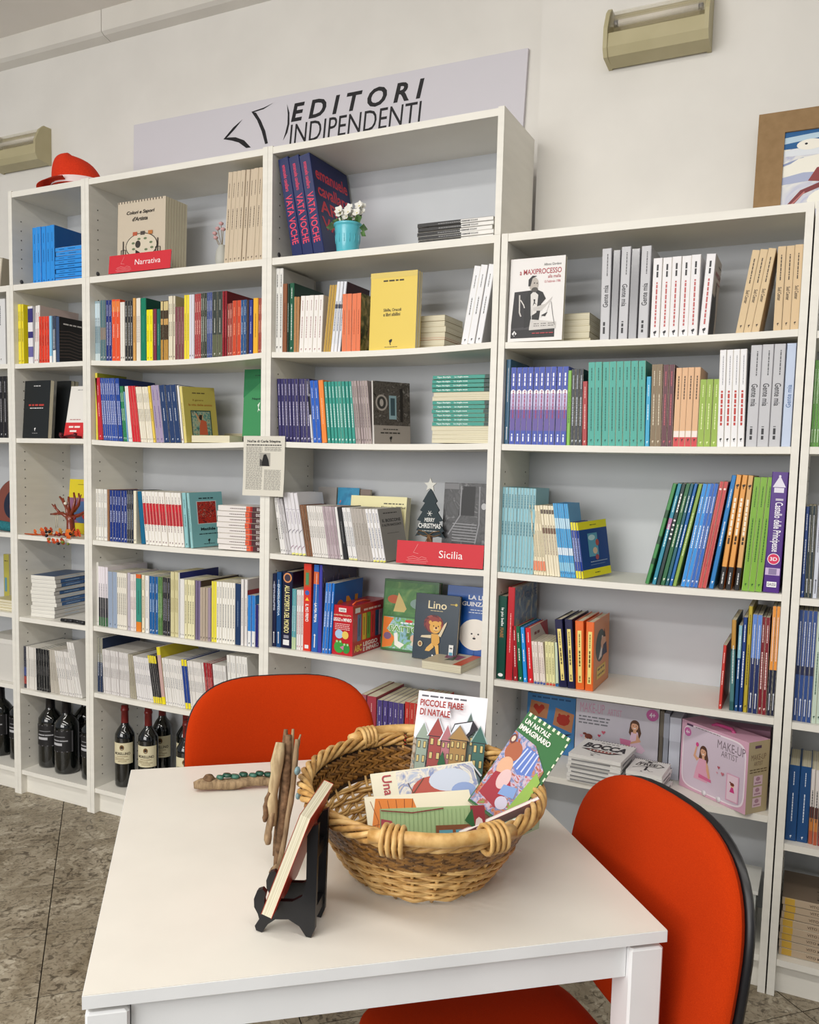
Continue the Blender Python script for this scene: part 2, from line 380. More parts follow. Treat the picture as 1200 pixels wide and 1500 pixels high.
def rowname(r):
    return ('bottom' if r[1] == '6' else 'top' if r[1] == '0' else ORDN[int(r[1]) - 1]) + ' shelf of ' + UNAME[r[0]]
RUNS = [
 ('N0', -1.909, -1.7886, 5, 0.213, 0, 0.03, 'bright blue paperback', '#2f92e6', {'m': 'a', 'mc': '#123a78', 'front': '#1a5c9c', 'd': 0.17}),
 ('B0', -0.9965, -0.8388, 9, 0.3006, 0.0594, 0.03, 'pale tan paperback', '#cdbca4', {'m': 'a', 'mc': '#4a3d33', 'd': 0.15}),
 ('C0', -0.7159, -0.5929, 3, 0.317, -0.1916, 0.02, 'large navy hardback', '#10225a', {'kind': 'hardback_book', 'd': 0.235, 'tx': [('VATA VOCHE', 0.12, 0.62, '#e0405c', 'd', 0.62), ('emanuele cavallaro', 0.66, 0.93, '#e0405c', 'd', 0.36)], 'front': '#10225a', 'fa': 'cavallaro'}),
 ('N1', -1.9805, -1.9552, 3, 0.2294, 0, 0.02, 'yellow paperback', '#efdf20', {'m': 'a', 'mc': '#4c4418', 'd': 0.15}),
 ('N1', -1.927, -1.899, 1, 0.2184, 0, 0.02, 'white paperback with purple blocks', '#e8e6ea', {'bands': [(0.72, 0.96, '#3a3578'), (0.45, 0.56, '#3a3578'), (0.12, 0.3, '#6c68a4')], 'd': 0.15}),
 ('N1', -1.899, -1.8712, 2, 0.2189, 0.0553, 0.02, 'white paperback with speckled cover', '#ebe8e4', {'m': 'a', 'mc': '#b05060', 'front': '#c2b0aa', 'd': 0.19}),
 ('N1', -1.8656, -1.8144, 4, 0.1764, 0, 0.02, 'red paperback', '#e23a20', {'m': 'a', 'mc': '#6a1a12', 'd': 0.13}),
 ('N1', -1.8133, -1.7981, 1, 0.176, 0, 0.02, 'white and sky-blue thin paperback', '#8cc4e4', {'bands': [(0, 0.15, '#f0f0f0')], 'd': 0.13}),
 ('N1', -1.7981, -1.7782, 2, 0.1752, 0, 0.02, 'navy paperback with white foot', '#22304e', {'bands': [(0, 0.27, '#ecebe8')], 'm': 'w', 'mc': '#cfd4dc', 'd': 0.13}),
 ('N1', -1.7771, -1.7584, 1, 0.1715, 0, 0.02, 'dark blue paperback with black cover', '#3a4c6e', {'front': '#22201f', 'fa': 'wave', 'd': 0.16}),
 ('B1', -1.5805, -1.5513, 3, 0.2157, 0, 0.02, 'glossy pale blue paperback', '#8fa9b4', {'bands': [(0.58, 0.96, '#c7dbe6'), (0, 0.12, '#c8d8dc')], 'm': 'w', 'mc': '#40525e'}),
 ('B1', -1.5503, -1.5234, 2, 0.2185, 0, 0.02, 'slate paperback', '#55747c', {'bands': [(0.35, 0.55, '#8a7c72')], 'm': 'e', 'mc': '#d8d8d0'}),
 ('B1', -1.5224, -1.4943, 2, 0.2182, 0, 0.02, 'indigo paperback', '#20307c', {'m': 'A', 'mc': '#d8dcf0'}),
 ('B1', -1.4936, -1.4545, 2, 0.2201, 0, 0.02, 'vermilion paperback', '#e5532c', {'bands': [(0.8, 0.97, '#e8803c')], 'm': 'a', 'mc': '#f6dccb'}),
 ('B1', -1.4536, -1.4316, 2, 0.2096, 0, 0.02, 'thin white paperback', '#e9e5de', {'m': 'e', 'mc': '#444'}),
 ('B1', -1.4306, -1.3942, 3, 0.2138, 0, 0.02, 'black paperback', '#27272d', {'m': 'A', 'mc': '#cfcfcf'}),
 ('B1', -1.3935, -1.3796, 1, 0.2222, 0, 0.02, 'amber paperback', '#d9a55c', {'m': 'w', 'mc': '#8a5c24'}),
 ('B1', -1.379, -1.3571, 2, 0.2217, 0, 0.02, 'ivory paperback', '#e8e3d6', {'m': 'w', 'mc': '#9c8c8c'}),
 ('B1', -1.3565, -1.3307, 1, 0.2208, 0, 0.02, 'tall emerald paperback', '#0c7c5e', {'m': 'w', 'mc': '#3c9c80', 'front': '#0b4c3e', 'd': 0.17}),
 ('B1', -1.3297, -1.3, 2, 0.1793, 0, 0.02, 'lemon yellow paperback', '#f1e60a', {'m': 'a', 'mc': '#a09410'}),
 ('B1', -1.299, -1.283, 1, 0.1804, 0, 0.02, 'plum paperback', '#7c2f44', {'m': 'w', 'mc': '#c88c94'}),
 ('B1', -1.2824, -1.2655, 1, 0.1796, 0, 0.02, 'deep teal paperback', '#1c6a5c', {'m': 'w', 'mc': '#7cb4a4'}),
 ('B1', -1.2648, -1.2313, 3, 0.207, 0, 0.02, 'black and gold paperback', '#3b2a16', {'bands': [(0, 0.35, '#b98a38'), (0.6, 0.7, '#c89c58'), (0.84, 0.99, '#d8c48c')]}),
 ('B1', -1.2304, -1.2006, 3, 0.2214, 0, 0.02, 'cream paperback', '#e4dcc6', {'m': 'a', 'mc': '#6c6455', 'front': '#b4a888'}),
 ('B1', -1.1996, -1.161, 3, 0.1823, 0, 0.02, 'mauve-brown paperback', '#7b434a', {'m': 'w', 'mc': '#b08088', 'd': 0.13}),
 ('B1', -1.1601, -1.1369, 2, 0.2203, 0, 0.02, 'primrose yellow paperback', '#ecd832', {'m': 'w', 'mc': '#b09c20'}),
 ('B1', -1.1363, -1.1159, 2, 0.2197, 0, 0.02, 'white and lilac paperback', '#dadae6', {'m': 'e', 'mc': '#555'}),
 ('B1', -1.1153, -1.0862, 3, 0.2203, 0, 0.02, 'brick red paperback', '#a6333a', {'m': 'a', 'mc': '#e8b4a8'}),
 ('B1', -1.0856, -1.0605, 3, 0.2202, 0, 0.02, 'green-black paperback', '#26332d', {'m': 'A', 'mc': '#bcc4bc'}),
 ('B1', -1.0599, -1.0368, 3, 0.2203, 0, 0.02, 'royal blue paperback', '#2b4488', {'m': 'a', 'mc': '#b8c4e4'}),
 ('B1', -1.0362, -0.9957, 2, 0.2204, 0, 0.02, 'charcoal paperback', '#353d39', {'bands': [(0.02, 0.35, '#5c6048')], 'm': 'a', 'mc': '#d4d4c8'}),
 ('B1', -0.9951, -0.9756, 2, 0.2188, 0, 0.02, 'tall crimson paperback', '#8f1a26', {'m': 'w', 'mc': '#c8585c', 'front': '#6c1018', 'd': 0.2}),
 ('B1', -0.9744, -0.9527, 2, 0.1762, 0, 0.02, 'rust paperback', '#9a3a30', {'m': 'a', 'mc': '#f0c0b0', 'd': 0.13}),
 ('B1', -0.9522, -0.9188, 2, 0.183, 0, 0.02, 'orange-red paperback', '#cb4626', {'m': 'a', 'mc': '#f0a880', 'd': 0.13}),
 ('B1', -0.918, -0.8942, 2, 0.1817, 0, 0.02, 'steel blue paperback', '#1d4f86', {'m': 'a', 'mc': '#a8c0dc', 'd': 0.13}),
 ('B1', -0.8936, -0.8852, 1, 0.1791, 0, 0.02, 'thin brown-edged paperback', '#4b3a34', {'d': 0.13}),
 ('B1', -0.8847, -0.8686, 1, 0.1781, 0, 0.02, 'navy paperback', '#29388c', {'m': 'a', 'mc': '#b8c0e8', 'd': 0.13}),
 ('B1', -0.8678, -0.8465, 1, 0.1818, 0, 0.02, 'marigold paperback', '#eeb02c', {'m': 'w', 'mc': '#8c6414', 'd': 0.13}),
 ('B1', -0.846, -0.8301, 2, 0.1793, 0, 0.02, 'dark red paperback', '#a02c22', {'m': 'a', 'mc': '#e8b4a0', 'd': 0.13}),
 ('B2', -1.5768, -1.5662, 1, 0.2452, -0.0089, 0.02, 'yellow-spined book with olive cover', '#e6d44e', {'front': '#8f9226', 'd': 0.15}),
 ('B2', -1.5648, -1.541, 1, 0.2281, -0.0621, 0.02, 'cherry red paperback', '#bd2738', {'m': 'a', 'mc': '#f0c0c0'}),
 ('B2', -1.54, -1.4437, 9, 0.2285, -0.0826, 0.02, 'cobalt blue paperback', '#2149a2', {'m': 'A', 'mc': '#dfe6f8', 'front': '#14316e', 'd': 0.19}),
 ('B2', -1.4427, -1.4233, 2, 0.2006, -0.1041, 0.02, 'green paperback', '#1d8050', {'m': 'a', 'mc': '#cfe8d8'}),
 ('B2', -1.4226, -1.4174, 1, 0.1809, -0.0998, 0.02, 'thin pale blue booklet', '#74aad8', {'kind': 'booklet'}),
 ('B2', -1.4167, -1.3984, 2, 0.2006, -0.0941, 0.02, 'narrow white paperback', '#e9e7e2', {'m': 'e', 'mc': '#333'}),
 ('B2', -1.3977, -1.3594, 3, 0.2017, -0.1312, 0.02, 'scarlet paperback', '#cf2230', {'m': 'w', 'mc': '#e86060'}),
 ('B2', -1.3587, -1.2995, 8, 0.1993, -0.1324, 0.02, 'cream thin paperback', '#ece5d4', {'m': 'a', 'mc': '#8a8478'}),
 ('B2', -1.2988, -1.2871, 1, 0.2016, -0.1335, 0.02, 'buttercup paperback', '#edcd5c', {'m': 'a', 'mc': '#7c6424'}),
 ('B2', -1.2865, -1.2506, 2, 0.2038, -0.1303, 0.02, 'lavender paperback', '#a596b6', {'m': 'A', 'mc': '#5c4c78'}),
 ('B2', -1.2496, -1.1701, 3, 0.2031, -0.1211, 0.02, 'dark blue paperback', '#243c68', {'m': 'a', 'mc': '#d4dce8'}),
 ('B2', -1.1695, -1.1597, 1, 0.2014, -0.117, 0.02, 'slim white paperback', '#eceae6', {'m': 'e', 'mc': '#a04030'}),
 ('B2', -1.1579, -1.1426, 1, 0.1964, -0.1199, 0.02, 'yellow book with saint picture cover', '#e9d984', {'front': '#b3a553', 'fa': 'saint', 'd': 0.135, 'yaw': -0.3, 'm': 'w', 'mc': '#7c7448'}),
 ('B3', -1.5805, -1.5245, 6, 0.1909, 0, 0.02, 'plain white paperback', '#e9e7e1', {'m': 'A', 'mc': '#8c8c90', 'd': 0.14}),
 ('B3', -1.5234, -1.5142, 1, 0.1915, 0, 0.02, 'thin tan paperback', '#a27453', {}),
 ('B3', -1.5132, -1.4274, 6, 0.1894, 0, 0.02, 'deep blue paperback', '#13307f', {'m': 'a', 'mc': '#dce2f4'}),
 ('B3', -1.4267, -1.3956, 3, 0.1934, 0, 0.02, 'slate-black paperback', '#222838', {'m': 'A', 'mc': '#98a4b4'}),
 ('B3', -1.3949, -1.3804, 1, 0.1923, 0, 0.02, 'bone white paperback', '#ece6cf', {'m': 'e', 'mc': '#555'}),
 ('B3', -1.3575, -1.336, 1, 0.1917, -0.0966, 0.02, 'petrol blue paperback', '#11668c', {}),
 ('B3', -1.3347, -1.1562, 12, 0.1927, -0.1045, 0.02, 'white paperback with red band', '#eeeae4', {'bands': [(0.38, 0.78, '#c9202f')], 'm': 'A', 'mc': '#6c4444', 'd': 0.14}),
 ('B3', -1.1546, -1.1362, 1, 0.194, -0.0796, 0.02, 'narrow aqua paperback', '#8fc3c7', {'m': 'a', 'mc': '#335558'}),
 ('B3', -1.1286, -1.1148, 1, 0.1939, -0.1036, 0.02, 'aqua paperback with red picture cover', '#9acdd0', {'front': '#74abb0', 'fa': 'matilde', 'd': 0.14, 'yaw': -0.28, 'm': 'w', 'mc': '#335558'}),
 ('B4', -1.5805, -1.5729, 2, 0.2405, 0, 0.02, 'tall white magazine', '#e8e6e0', {'kind': 'magazine', 'm': 'e', 'mc': '#333', 'd': 0.2}),
 ('B4', -1.5722, -1.5244, 4, 0.226, 0, 0.02, 'white magazine with black and green foot', '#e6dfe6', {'kind': 'magazine', 'bands': [(0, 0.15, '#2a5c34'), (0.15, 0.48, '#1c1e26')], 'm': 'w', 'mc': '#555', 'd': 0.21}),
 ('B4', -1.5237, -1.4781, 2, 0.211, 0, 0.02, 'blue-grey paperback', '#97a6bd', {'m': 'e', 'mc': '#44506c'}),
 ('B4', -1.4775, -1.4291, 5, 0.2113, 0, 0.02, 'off-white paperback', '#e9e4d8', {'m': 'A', 'mc': '#3c3c3c'}),
 ('B4', -1.4284, -1.4124, 2, 0.2144, 0, 0.02, 'lilac-grey paperback', '#b9b2c2', {'m': 'e', 'mc': '#443'}),
 ('B4', -1.4114, -1.3857, 3, 0.2108, 0, 0.02, 'thin white and pink paperback', '#e9e1e0', {'m': 'a', 'mc': '#a07c84'}),
 ('B4', -1.3851, -1.3583, 1, 0.2131, 0, 0.02, 'teal paperback with orange ends', '#3b8f80', {'bands': [(0, 0.17, '#e0812c'), (0.93, 1, '#d8622c')], 'm': 'w', 'mc': '#24443c'}),
 ('B4', -1.3576, -1.3419, 1, 0.2129, 0, 0.02, 'cream paperback with dark title', '#e9dfc4', {'m': 'A', 'mc': '#4c4430'}),
 ('B4', -1.3412, -1.3216, 1, 0.2117, 0, 0.02, 'white paperback with thin title', '#ebe9e4', {'m': 'A', 'mc': '#888'}),
 ('B4', -1.321, -1.2801, 3, 0.2109, 0, 0.02, 'azure paperback', '#0e5b9d', {'m': 'a', 'mc': '#cfe0f0'}),
 ('B4', -1.2795, -1.2586, 2, 0.2119, 0, 0.02, 'moss green paperback', '#4a7a3d', {'m': 'w', 'mc': '#a8c898'}),
 ('B4', -1.258, -1.2236, 3, 0.2111, 0, 0.02, 'jet black paperback', '#1b1b27', {'m': 'A', 'mc': '#9c9cac'}),
 ('B4', -1.2229, -1.1857, 4, 0.2349, 0, 0.02, 'straw-coloured paperback', '#d4cc9e', {'m': 'a', 'mc': '#9a8c5c'}),
 ('B4', -1.1851, -1.1794, 1, 0.2341, 0, 0.02, 'white-spined book with navy cover', '#e4e2de', {'front': '#1b2472', 'd': 0.22}),
 ('B4', -1.1788, -1.1576, 3, 0.2125, 0, 0.02, 'thin white paperback', '#e9e7e4', {'m': 'e', 'mc': '#666'}),
 ('B4', -1.157, -1.1118, 4, 0.2117, 0, 0.02, 'pale cream paperback', '#e7e1b9', {'m': 'A', 'mc': '#5c5844'}),
 ('B4', -1.1112, -1.0868, 2, 0.2115, 0, 0.02, 'purple-grey paperback', '#77698a', {'front': '#4c3c34', 'd': 0.22}),
 ('B4', -1.0862, -1.0534, 3, 0.1892, 0, 0.02, 'beige paperback', '#b6a696', {'m': 'e', 'mc': '#443c34', 'd': 0.13}),
 ('B4', -1.0528, -1.0389, 1, 0.1905, 0, 0.02, 'mauve paperback', '#a08f9f', {'m': 'e', 'mc': '#443c44', 'd': 0.13}),
 ('B4', -1.0383, -1.0144, 2, 0.2145, 0, 0.02, 'bright yellow paperback', '#e6d93e', {'m': 'e', 'mc': '#555'}),
 ('B4', -1.0138, -0.9347, 7, 0.215, 0, 0.02, 'white paperback with bold title', '#eeebe4', {'m': 'A', 'mc': '#4c4c4c'}),
 ('B4', -0.9341, -0.9106, 1, 0.2134, 0, 0.02, 'ink blue paperback', '#1d3860', {'m': 'w', 'mc': '#7c94b4'}),
 ('B4', -0.91, -0.8826, 2, 0.2304, 0, 0.02, 'white magazine with film-strip cover', '#e2dedc', {'kind': 'magazine', 'm': 'w', 'mc': '#999', 'front': '#c4b8b8', 'fa': 'film', 'd': 0.21}),
 ('B4', -0.8818, -0.8518, 2, 0.1769, 0, 0.02, 'sky blue paperback with white foot', '#2a7fd0', {'bands': [(0, 0.3, '#e8e8e8')], 'm': 'e', 'mc': '#333', 'd': 0.13}),
 ('B4', -0.8512, -0.8257, 2, 0.1462, 0, 0.02, 'dark violet-blue paperback', '#1c1a6c', {'d': 0.13}),
 ('B5', -1.5805, -1.5549, 2, 0.2089, 0, 0.02, 'grey and navy magazine', '#1f3050', {'kind': 'magazine', 'bands': [(0.55, 1, '#8e8c7e')], 'm': 'w', 'mc': '#c8ccd4', 'd': 0.2}),
 ('B5', -1.5479, -1.4175, 18, 0.1682, -0.0368, 0.02, 'grey-white journal', '#d9d5d4', {'kind': 'magazine', 'm': 'a', 'mc': '#8a8484', 'd': 0.19}),
 ('B5', -1.4165, -1.384, 4, 0.1667, -0.1204, 0.02, 'taupe journal', '#a59d89', {'kind': 'magazine', 'm': 'w', 'mc': '#7a7464', 'd': 0.19}),
 ('B5', -1.383, -1.3014, 9, 0.1633, -0.1229, 0.02, 'white journal', '#e1dede', {'kind': 'magazine', 'm': 'a', 'mc': '#8c8890', 'd': 0.19}),
 ('B5', -1.3005, -1.2625, 4, 0.1765, -0.1746, 0.02, 'black journal with yellow ends', '#28262a', {'kind': 'magazine', 'bands': [(0, 0.13, '#e8d620'), (0.84, 1, '#e8d620')], 'd': 0.19}),
 ('B5', -1.2615, -1.2432, 1, 0.2112, -0.132, 0.02, 'tall pinkish journal with yellow ends', '#c6a49e', {'kind': 'magazine', 'bands': [(0, 0.13, '#e8d620'), (0.86, 1, '#e2d238')], 'front': '#d0c030', 'd': 0.21}),
 ('B5', -1.2422, -1.1528, 9, 0.1733, -0.124, 0.02, 'slim white journal', '#e3e0dc', {'kind': 'magazine', 'm': 'a', 'mc': '#8a8a90', 'd': 0.19}),
 ('B5', -1.1512, -1.1263, 2, 0.1792, -0.1228, 0.02, 'royal blue journal with yellow ends', '#173c8c', {'kind': 'magazine', 'bands': [(0, 0.12, '#e8d620'), (0.87, 1, '#e8d620')], 'd': 0.19}),
 ('B5', -1.1254, -1.0556, 9, 0.1773, -0.1169, 0.02, 'plain white journal', '#e3dfdb', {'kind': 'magazine', 'm': 'a', 'mc': '#8a8a90', 'd': 0.19}),
 ('B5', -1.0547, -1.0192, 3, 0.1782, -0.1023, 0.02, 'dark red journal', '#9a1c26', {'kind': 'magazine', 'm': 'w', 'mc': '#d88c84', 'd': 0.19}),
 ('B5', -1.0183, -0.958, 8, 0.1776, -0.0941, 0.02, 'off-white journal', '#e0ddda', {'kind': 'magazine', 'm': 'a', 'mc': '#8a8a90', 'd': 0.19}),
 ('B5', -0.9565, -0.8689, 7, 0.2172, -0.0672, 0.02, 'tall white journal', '#e4e2dd', {'kind': 'magazine', 'm': 'a', 'mc': '#8a8a90', 'd': 0.2}),
 ('N5', -1.9805, -1.9671, 2, 0.1701, 0, 0.02, 'midnight paperback with red foot', '#1b2036', {'bands': [(0.1, 0.28, '#a83028'), (0.3, 0.5, '#34488c')], 'd': 0.2}),
 ('N5', -1.9655, -1.9101, 5, 0.1705, 0, 0.02, 'white journal beside dark paperbacks', '#dcd8d2', {'kind': 'magazine', 'm': 'w', 'mc': '#999', 'd': 0.19}),
 ('N5', -1.909, -1.8351, 5, 0.1698, -0.015, 0.02, 'black journal', '#19191b', {'kind': 'magazine', 'm': 'a', 'mc': '#6c6c6c', 'd': 0.19}),
 ('N5', -1.8333, -1.779, 5, 0.1736, -0.083, 0.02, 'warm grey journal', '#b9b2a6', {'kind': 'magazine', 'm': 'w', 'mc': '#8c867c', 'd': 0.19}),
 ('N5', -1.7779, -1.6999, 7, 0.1748, -0.1707, 0.02, 'short white journal', '#dedad6', {'kind': 'magazine', 'm': 'a', 'mc': '#8a8a8c', 'd': 0.18}),
 ('N5', -1.6981, -1.6619, 4, 0.2169, -0.2134, 0.02, 'leaning tall white journal', '#dfdcd8', {'kind': 'magazine', 'm': 'a', 'mc': '#8a8a8c', 'd': 0.19}),
 ('C1', -0.7805, -0.7517, 2, 0.2697, 0, 0.02, 'tall white hardback', '#e7e6e2', {'kind': 'hardback_book', 'm': 'T', 'mc': '#2c2c2c', 'front': '#b9b6b0', 'fa': 'greycov', 'd': 0.19}),
 ('C1', -0.7508, -0.733, 1, 0.2195, 0, 0.02, 'brown paperback', '#8b5230', {'m': 'w', 'mc': '#5c2c18'}),
 ('C1', -0.7325, -0.725, 1, 0.219, 0, 0.02, 'thin black-green paperback', '#1f3a2e', {'m': 'w', 'mc': '#b0c0b4'}),
 ('C1', -0.7242, -0.7065, 1, 0.2209, 0, 0.02, 'bottle green hardback', '#1f5a41', {'kind': 'hardback_book', 'm': 'T', 'mc': '#e4ece4', 'front': '#173f30', 'd': 0.18}),
 ('C1', -0.7057, -0.6881, 2, 0.1772, 0, 0.02, 'light brown paperback', '#b27c46', {'d': 0.13}),
 ('C1', -0.6873, -0.6003, 5, 0.1797, 0.0291, 0.02, 'white paperback with script title', '#eeeae6', {'m': 'A', 'mc': '#a87c7c', 'd': 0.13}),
 ('C1', -0.5937, -0.5674, 3, 0.209, 0.0987, 0.02, 'thin ochre paperback', '#ba9439', {'d': 0.14}),
 ('C1', -0.5663, -0.5323, 3, 0.2181, 0.0943, 0.02, 'white and navy paperback', '#dfe2ea', {'bands': [(0.0, 0.12, '#e8e8ee'), (0.62, 0.68, '#2a2e40')], 'm': 'w', 'mc': '#3c4668', 'front': '#3c1420', 'd': 0.15}),
 ('C1', -0.5265, -0.4584, 4, 0.1788, 0, 0.02, 'orange paperback', '#e5784c', {'m': 'w', 'mc': '#b4502c', 'front': '#7c7444', 'fa': 'olive', 'd': 0.14}),
 ('C1', -0.1222, -0.0566, 3, 0.226, 0.1582, 0.02, 'leaning white paperback', '#e9e9ec', {'m': 'a', 'mc': '#444', 'front': '#b4b4b6', 'd': 0.15}),
 ('C2', -0.7684, -0.6419, 9, 0.2055, -0.0517, 0.03, 'dark purple paperback', '#2f2962', {'m': 'A', 'mc': '#dcd8ec', 'd': 0.14}),
 ('C2', -0.641, -0.6327, 1, 0.2004, -0.1107, 0.03, 'white and black paperback', '#dfdfe2', {'bands': [(0.45, 0.75, '#2c2c34')], 'm': 'e', 'mc': '#333'}),
 ('C2', -0.6319, -0.6016, 2, 0.1999, -0.0901, 0.03, 'bright blue-spined paperback', '#1459bf', {'m': 'a', 'mc': '#cfdcf4'}),
 ('C2', -0.6, -0.58, 1, 0.2008, -0.0925, 0.03, 'tangerine paperback', '#ee8734', {'m': 'w', 'mc': '#f8c89c'}),
 ('C2', -0.579, -0.4757, 8, 0.1963, -0.0956, 0.03, 'teal-green paperback', '#2e9587', {'m': 'A', 'mc': '#e6f4f0'}),
 ('C2', -0.4752, -0.4163, 6, 0.1975, -0.112, 0.03, 'pinkish grey paperback', '#a79898', {'m': 'A', 'mc': '#5c5050'}),
 ('C2', -0.4149, -0.4066, 1, 0.1961, -0.0445, 0.03, 'grey book with street photograph cover', '#dcd8d4', {'front': '#9c948c', 'fa': 'street', 'd': 0.15, 'yaw': -0.42}),
 ('C3', -0.7489, -0.7271, 2, 0.1875, -0.1614, 0.02, 'end white journal', '#e6e4e2', {'kind': 'magazine', 'm': 'A', 'mc': '#777', 'd': 0.14}),
 ('C3', -0.7263, -0.7055, 2, 0.1865, -0.2178, 0.02, 'dull grey journal', '#c9c5c8', {'kind': 'magazine', 'm': 'a', 'mc': '#888', 'd': 0.14}),
 ('C3', -0.7047, -0.6495, 4, 0.2073, -0.187, 0.02, 'tall white journal with folded corner marks', '#e2dfe4', {'kind': 'magazine', 'bands': [(0, 0.03, '#e0dc80')], 'm': 'K', 'mc': '#7c6c84', 'd': 0.16}),
 ('C3', -0.6468, -0.6231, 3, 0.1693, -0.183, 0.02, 'chestnut brown paperback', '#7b4a29', {'m': 'w', 'mc': '#4c2c18', 'd': 0.13}),
 ('C3', -0.6223, -0.5633, 7, 0.1679, -0.1648, 0.02, 'ivory white journal', '#e5e1dd', {'kind': 'magazine', 'm': 'a', 'mc': '#8c8884', 'd': 0.13}),
 ('C3', -0.5625, -0.5188, 6, 0.1687, -0.1676, 0.02, 'pink-grey journal', '#b9a8b0', {'kind': 'magazine', 'm': 'A', 'mc': '#8c6c7c', 'd': 0.13}),
 ('C3', -0.5181, -0.5067, 1, 0.1685, -0.1578, 0.02, 'single white journal', '#e7e5e3', {'kind': 'magazine', 'm': 'e', 'mc': '#333', 'd': 0.13}),
 ('C3', -0.5059, -0.489, 1, 0.1693, -0.1691, 0.02, 'black paperback among white journals', '#1c1c20', {'m': 'w', 'mc': '#888', 'd': 0.13}),
 ('C3', -0.4883, -0.4545, 4, 0.1684, -0.1878, 0.02, 'clean white journal', '#e8e6e6', {'kind': 'magazine', 'bands': [(0, 0.03, '#e0dc80')], 'm': 'A', 'mc': '#6c7480', 'd': 0.13}),
 ('C3', -0.4537, -0.399, 5, 0.168, -0.1964, 0.02, 'ash grey journal', '#b2aaa3', {'kind': 'magazine', 'm': 'w', 'mc': '#8c867c', 'd': 0.13}),
 ('C3', -0.3978, -0.3542, 4, 0.1685, -0.2046, 0.02, 'white paperback with grey cover', '#eae8ea', {'bands': [(0, 0.03, '#e0dc60')], 'm': 'A', 'mc': '#555c70', 'front': '#9a968f', 'fa': 'bosco', 'd': 0.14, 'yaw': -0.1}),
 ('C4', -0.7805, -0.7643, 1, 0.2479, -0.0, 0.02, 'navy hardback with thin gilt lettering', '#1b2141', {'kind': 'hardback_book', 'd': 0.21, 'tx': [('SPROUTS', 0.5, 0.86, '#a8acc4', 'd', 0.5)], 'm': 'f', 'mc': '#e8e8e8'}),
 ('C4', -0.7635, -0.745, 1, 0.2543, 0, 0.02, 'ocean blue hardback', '#1b4b80', {'kind': 'hardback_book', 'd': 0.21, 'tx': [('ENCICLOPEDIA', 0.42, 0.84, '#c4d8ec', 'd', 0.5)], 'm': 'f', 'mc': '#e8e8e8'}),
 ('C4', -0.7442, -0.7031, 1, 0.2584, 0.0162, 0.02, 'thick midnight hardback with world emblem', '#1c1c38', {'kind': 'hardback_book', 'd': 0.22, 'tx': [('ALLA SCOPERTA DEL MONDO', 0.2, 0.82, '#f0e6a0', 'd', 0.5)], 'm': 'G', 'mc': '#d8905c'}),
 ('C4', -0.7023, -0.6842, 2, 0.2031, 0, 0.02, 'teal striped thin paperback', '#4f9faa', {'bands': [(0, 0.2, '#bcd0a0')], 'm': 'w', 'mc': '#bfe0e4', 'd': 0.15}),
 ('C4', -0.6834, -0.6575, 3, 0.2011, 0, 0.02, 'white paperback with red dashes', '#e6e2e2', {'m': 'A', 'mc': '#b05058', 'd': 0.15}),
 ('C4', -0.6567, -0.6266, 1, 0.2903, 0, 0.02, 'tall red hardback with yellow triangle', '#d6392a', {'kind': 'hardback_book', 'd': 0.19, 'tx': [('IL MIO PRIMO', 0.34, 0.54, '#ffffff', 'd', 0.42)], 'bands': [(0.74, 0.93, '#b8582c')], 'm': 'Y', 'mc': '#f4c83c'}),
 ('C4', -0.6247, -0.6001, 1, 0.2894, 0.0247, 0.02, 'tall blue hardback with white title', '#2962b2', {'kind': 'hardback_book', 'd': 0.19, 'tx': [('LA MIA PRIMA', 0.34, 0.56, '#ffffff', 'd', 0.42)], 'bands': [(0.78, 0.92, '#d0643c')], 'm': 'f', 'mc': '#e8e8e8'}),
 ('C4', -0.5996, -0.5852, 1, 0.2899, 0, 0.02, 'tall violet-blue hardback with patterned cover', '#4241a4', {'kind': 'hardback_book', 'd': 0.23, 'front': '#57516a', 'fa': 'pattern'}),
 ('C4', -0.5825, -0.55, 3, 0.2333, 0.0498, 0.02, 'glossy bright blue picture book', '#1a73cf', {'kind': 'picture_book', 'd': 0.19, 'front': '#1a6cc4', 'fa': 'enc', 'm': 'a', 'mc': '#dfe8f8'}),
 ('C5', -0.4371, -0.4181, 1, 0.1821, 0, 0.03, 'faded rose paperback', '#9c5560', {'d': 0.2}),
 ('C5', -0.4174, -0.3806, 1, 0.1803, 0, 0.03, 'maroon paperback', '#9e3442', {'m': 'a', 'mc': '#e4c0b8', 'd': 0.2}),
 ('C5', -0.3793, -0.2838, 5, 0.1723, 0, 0.03, 'violet paperback', '#493b7b', {'m': 'a', 'mc': '#d8d0ec', 'd': 0.19}),
 ('C5', -0.2814, -0.1935, 5, 0.1797, 0, 0.03, 'tomato red paperback', '#c2322a', {'m': 'a', 'mc': '#f0b8a8', 'd': 0.19}),
 ('D1', 0.2891, 0.3152, 1, 0.2441, -0.0129, 0.02, 'silver-grey paperback with upward title', '#bfbfc3', {'kind': 'hardback_book', 'd': 0.13, 'tx': [('Gente mia', 0.36, 0.6, '#3c3c40', 'u', 0.55)], 'm': 'uu', 'mc': '#5c5c60'}),
 ('D1', 0.3161, 0.3364, 1, 0.2378, 0, 0.02, 'film-wrapped grey paperback', '#9d9da1', {'d': 0.13, 'gloss': 1}),
 ('D1', 0.3382, 0.3638, 1, 0.245, 0, 0.02, 'silver-grey paperback with downward title', '#bfbfc3', {'kind': 'hardback_book', 'd': 0.13, 'tx': [('Gente mia', 0.36, 0.6, '#3c3c40', 'd', 0.55)], 'm': 'uu', 'mc': '#5c5c60'}),
 ('D1', 0.3649, 0.3883, 1, 0.2374, 0, 0.02, 'second film-wrapped grey paperback', '#9d9da1', {'d': 0.13, 'gloss': 1}),
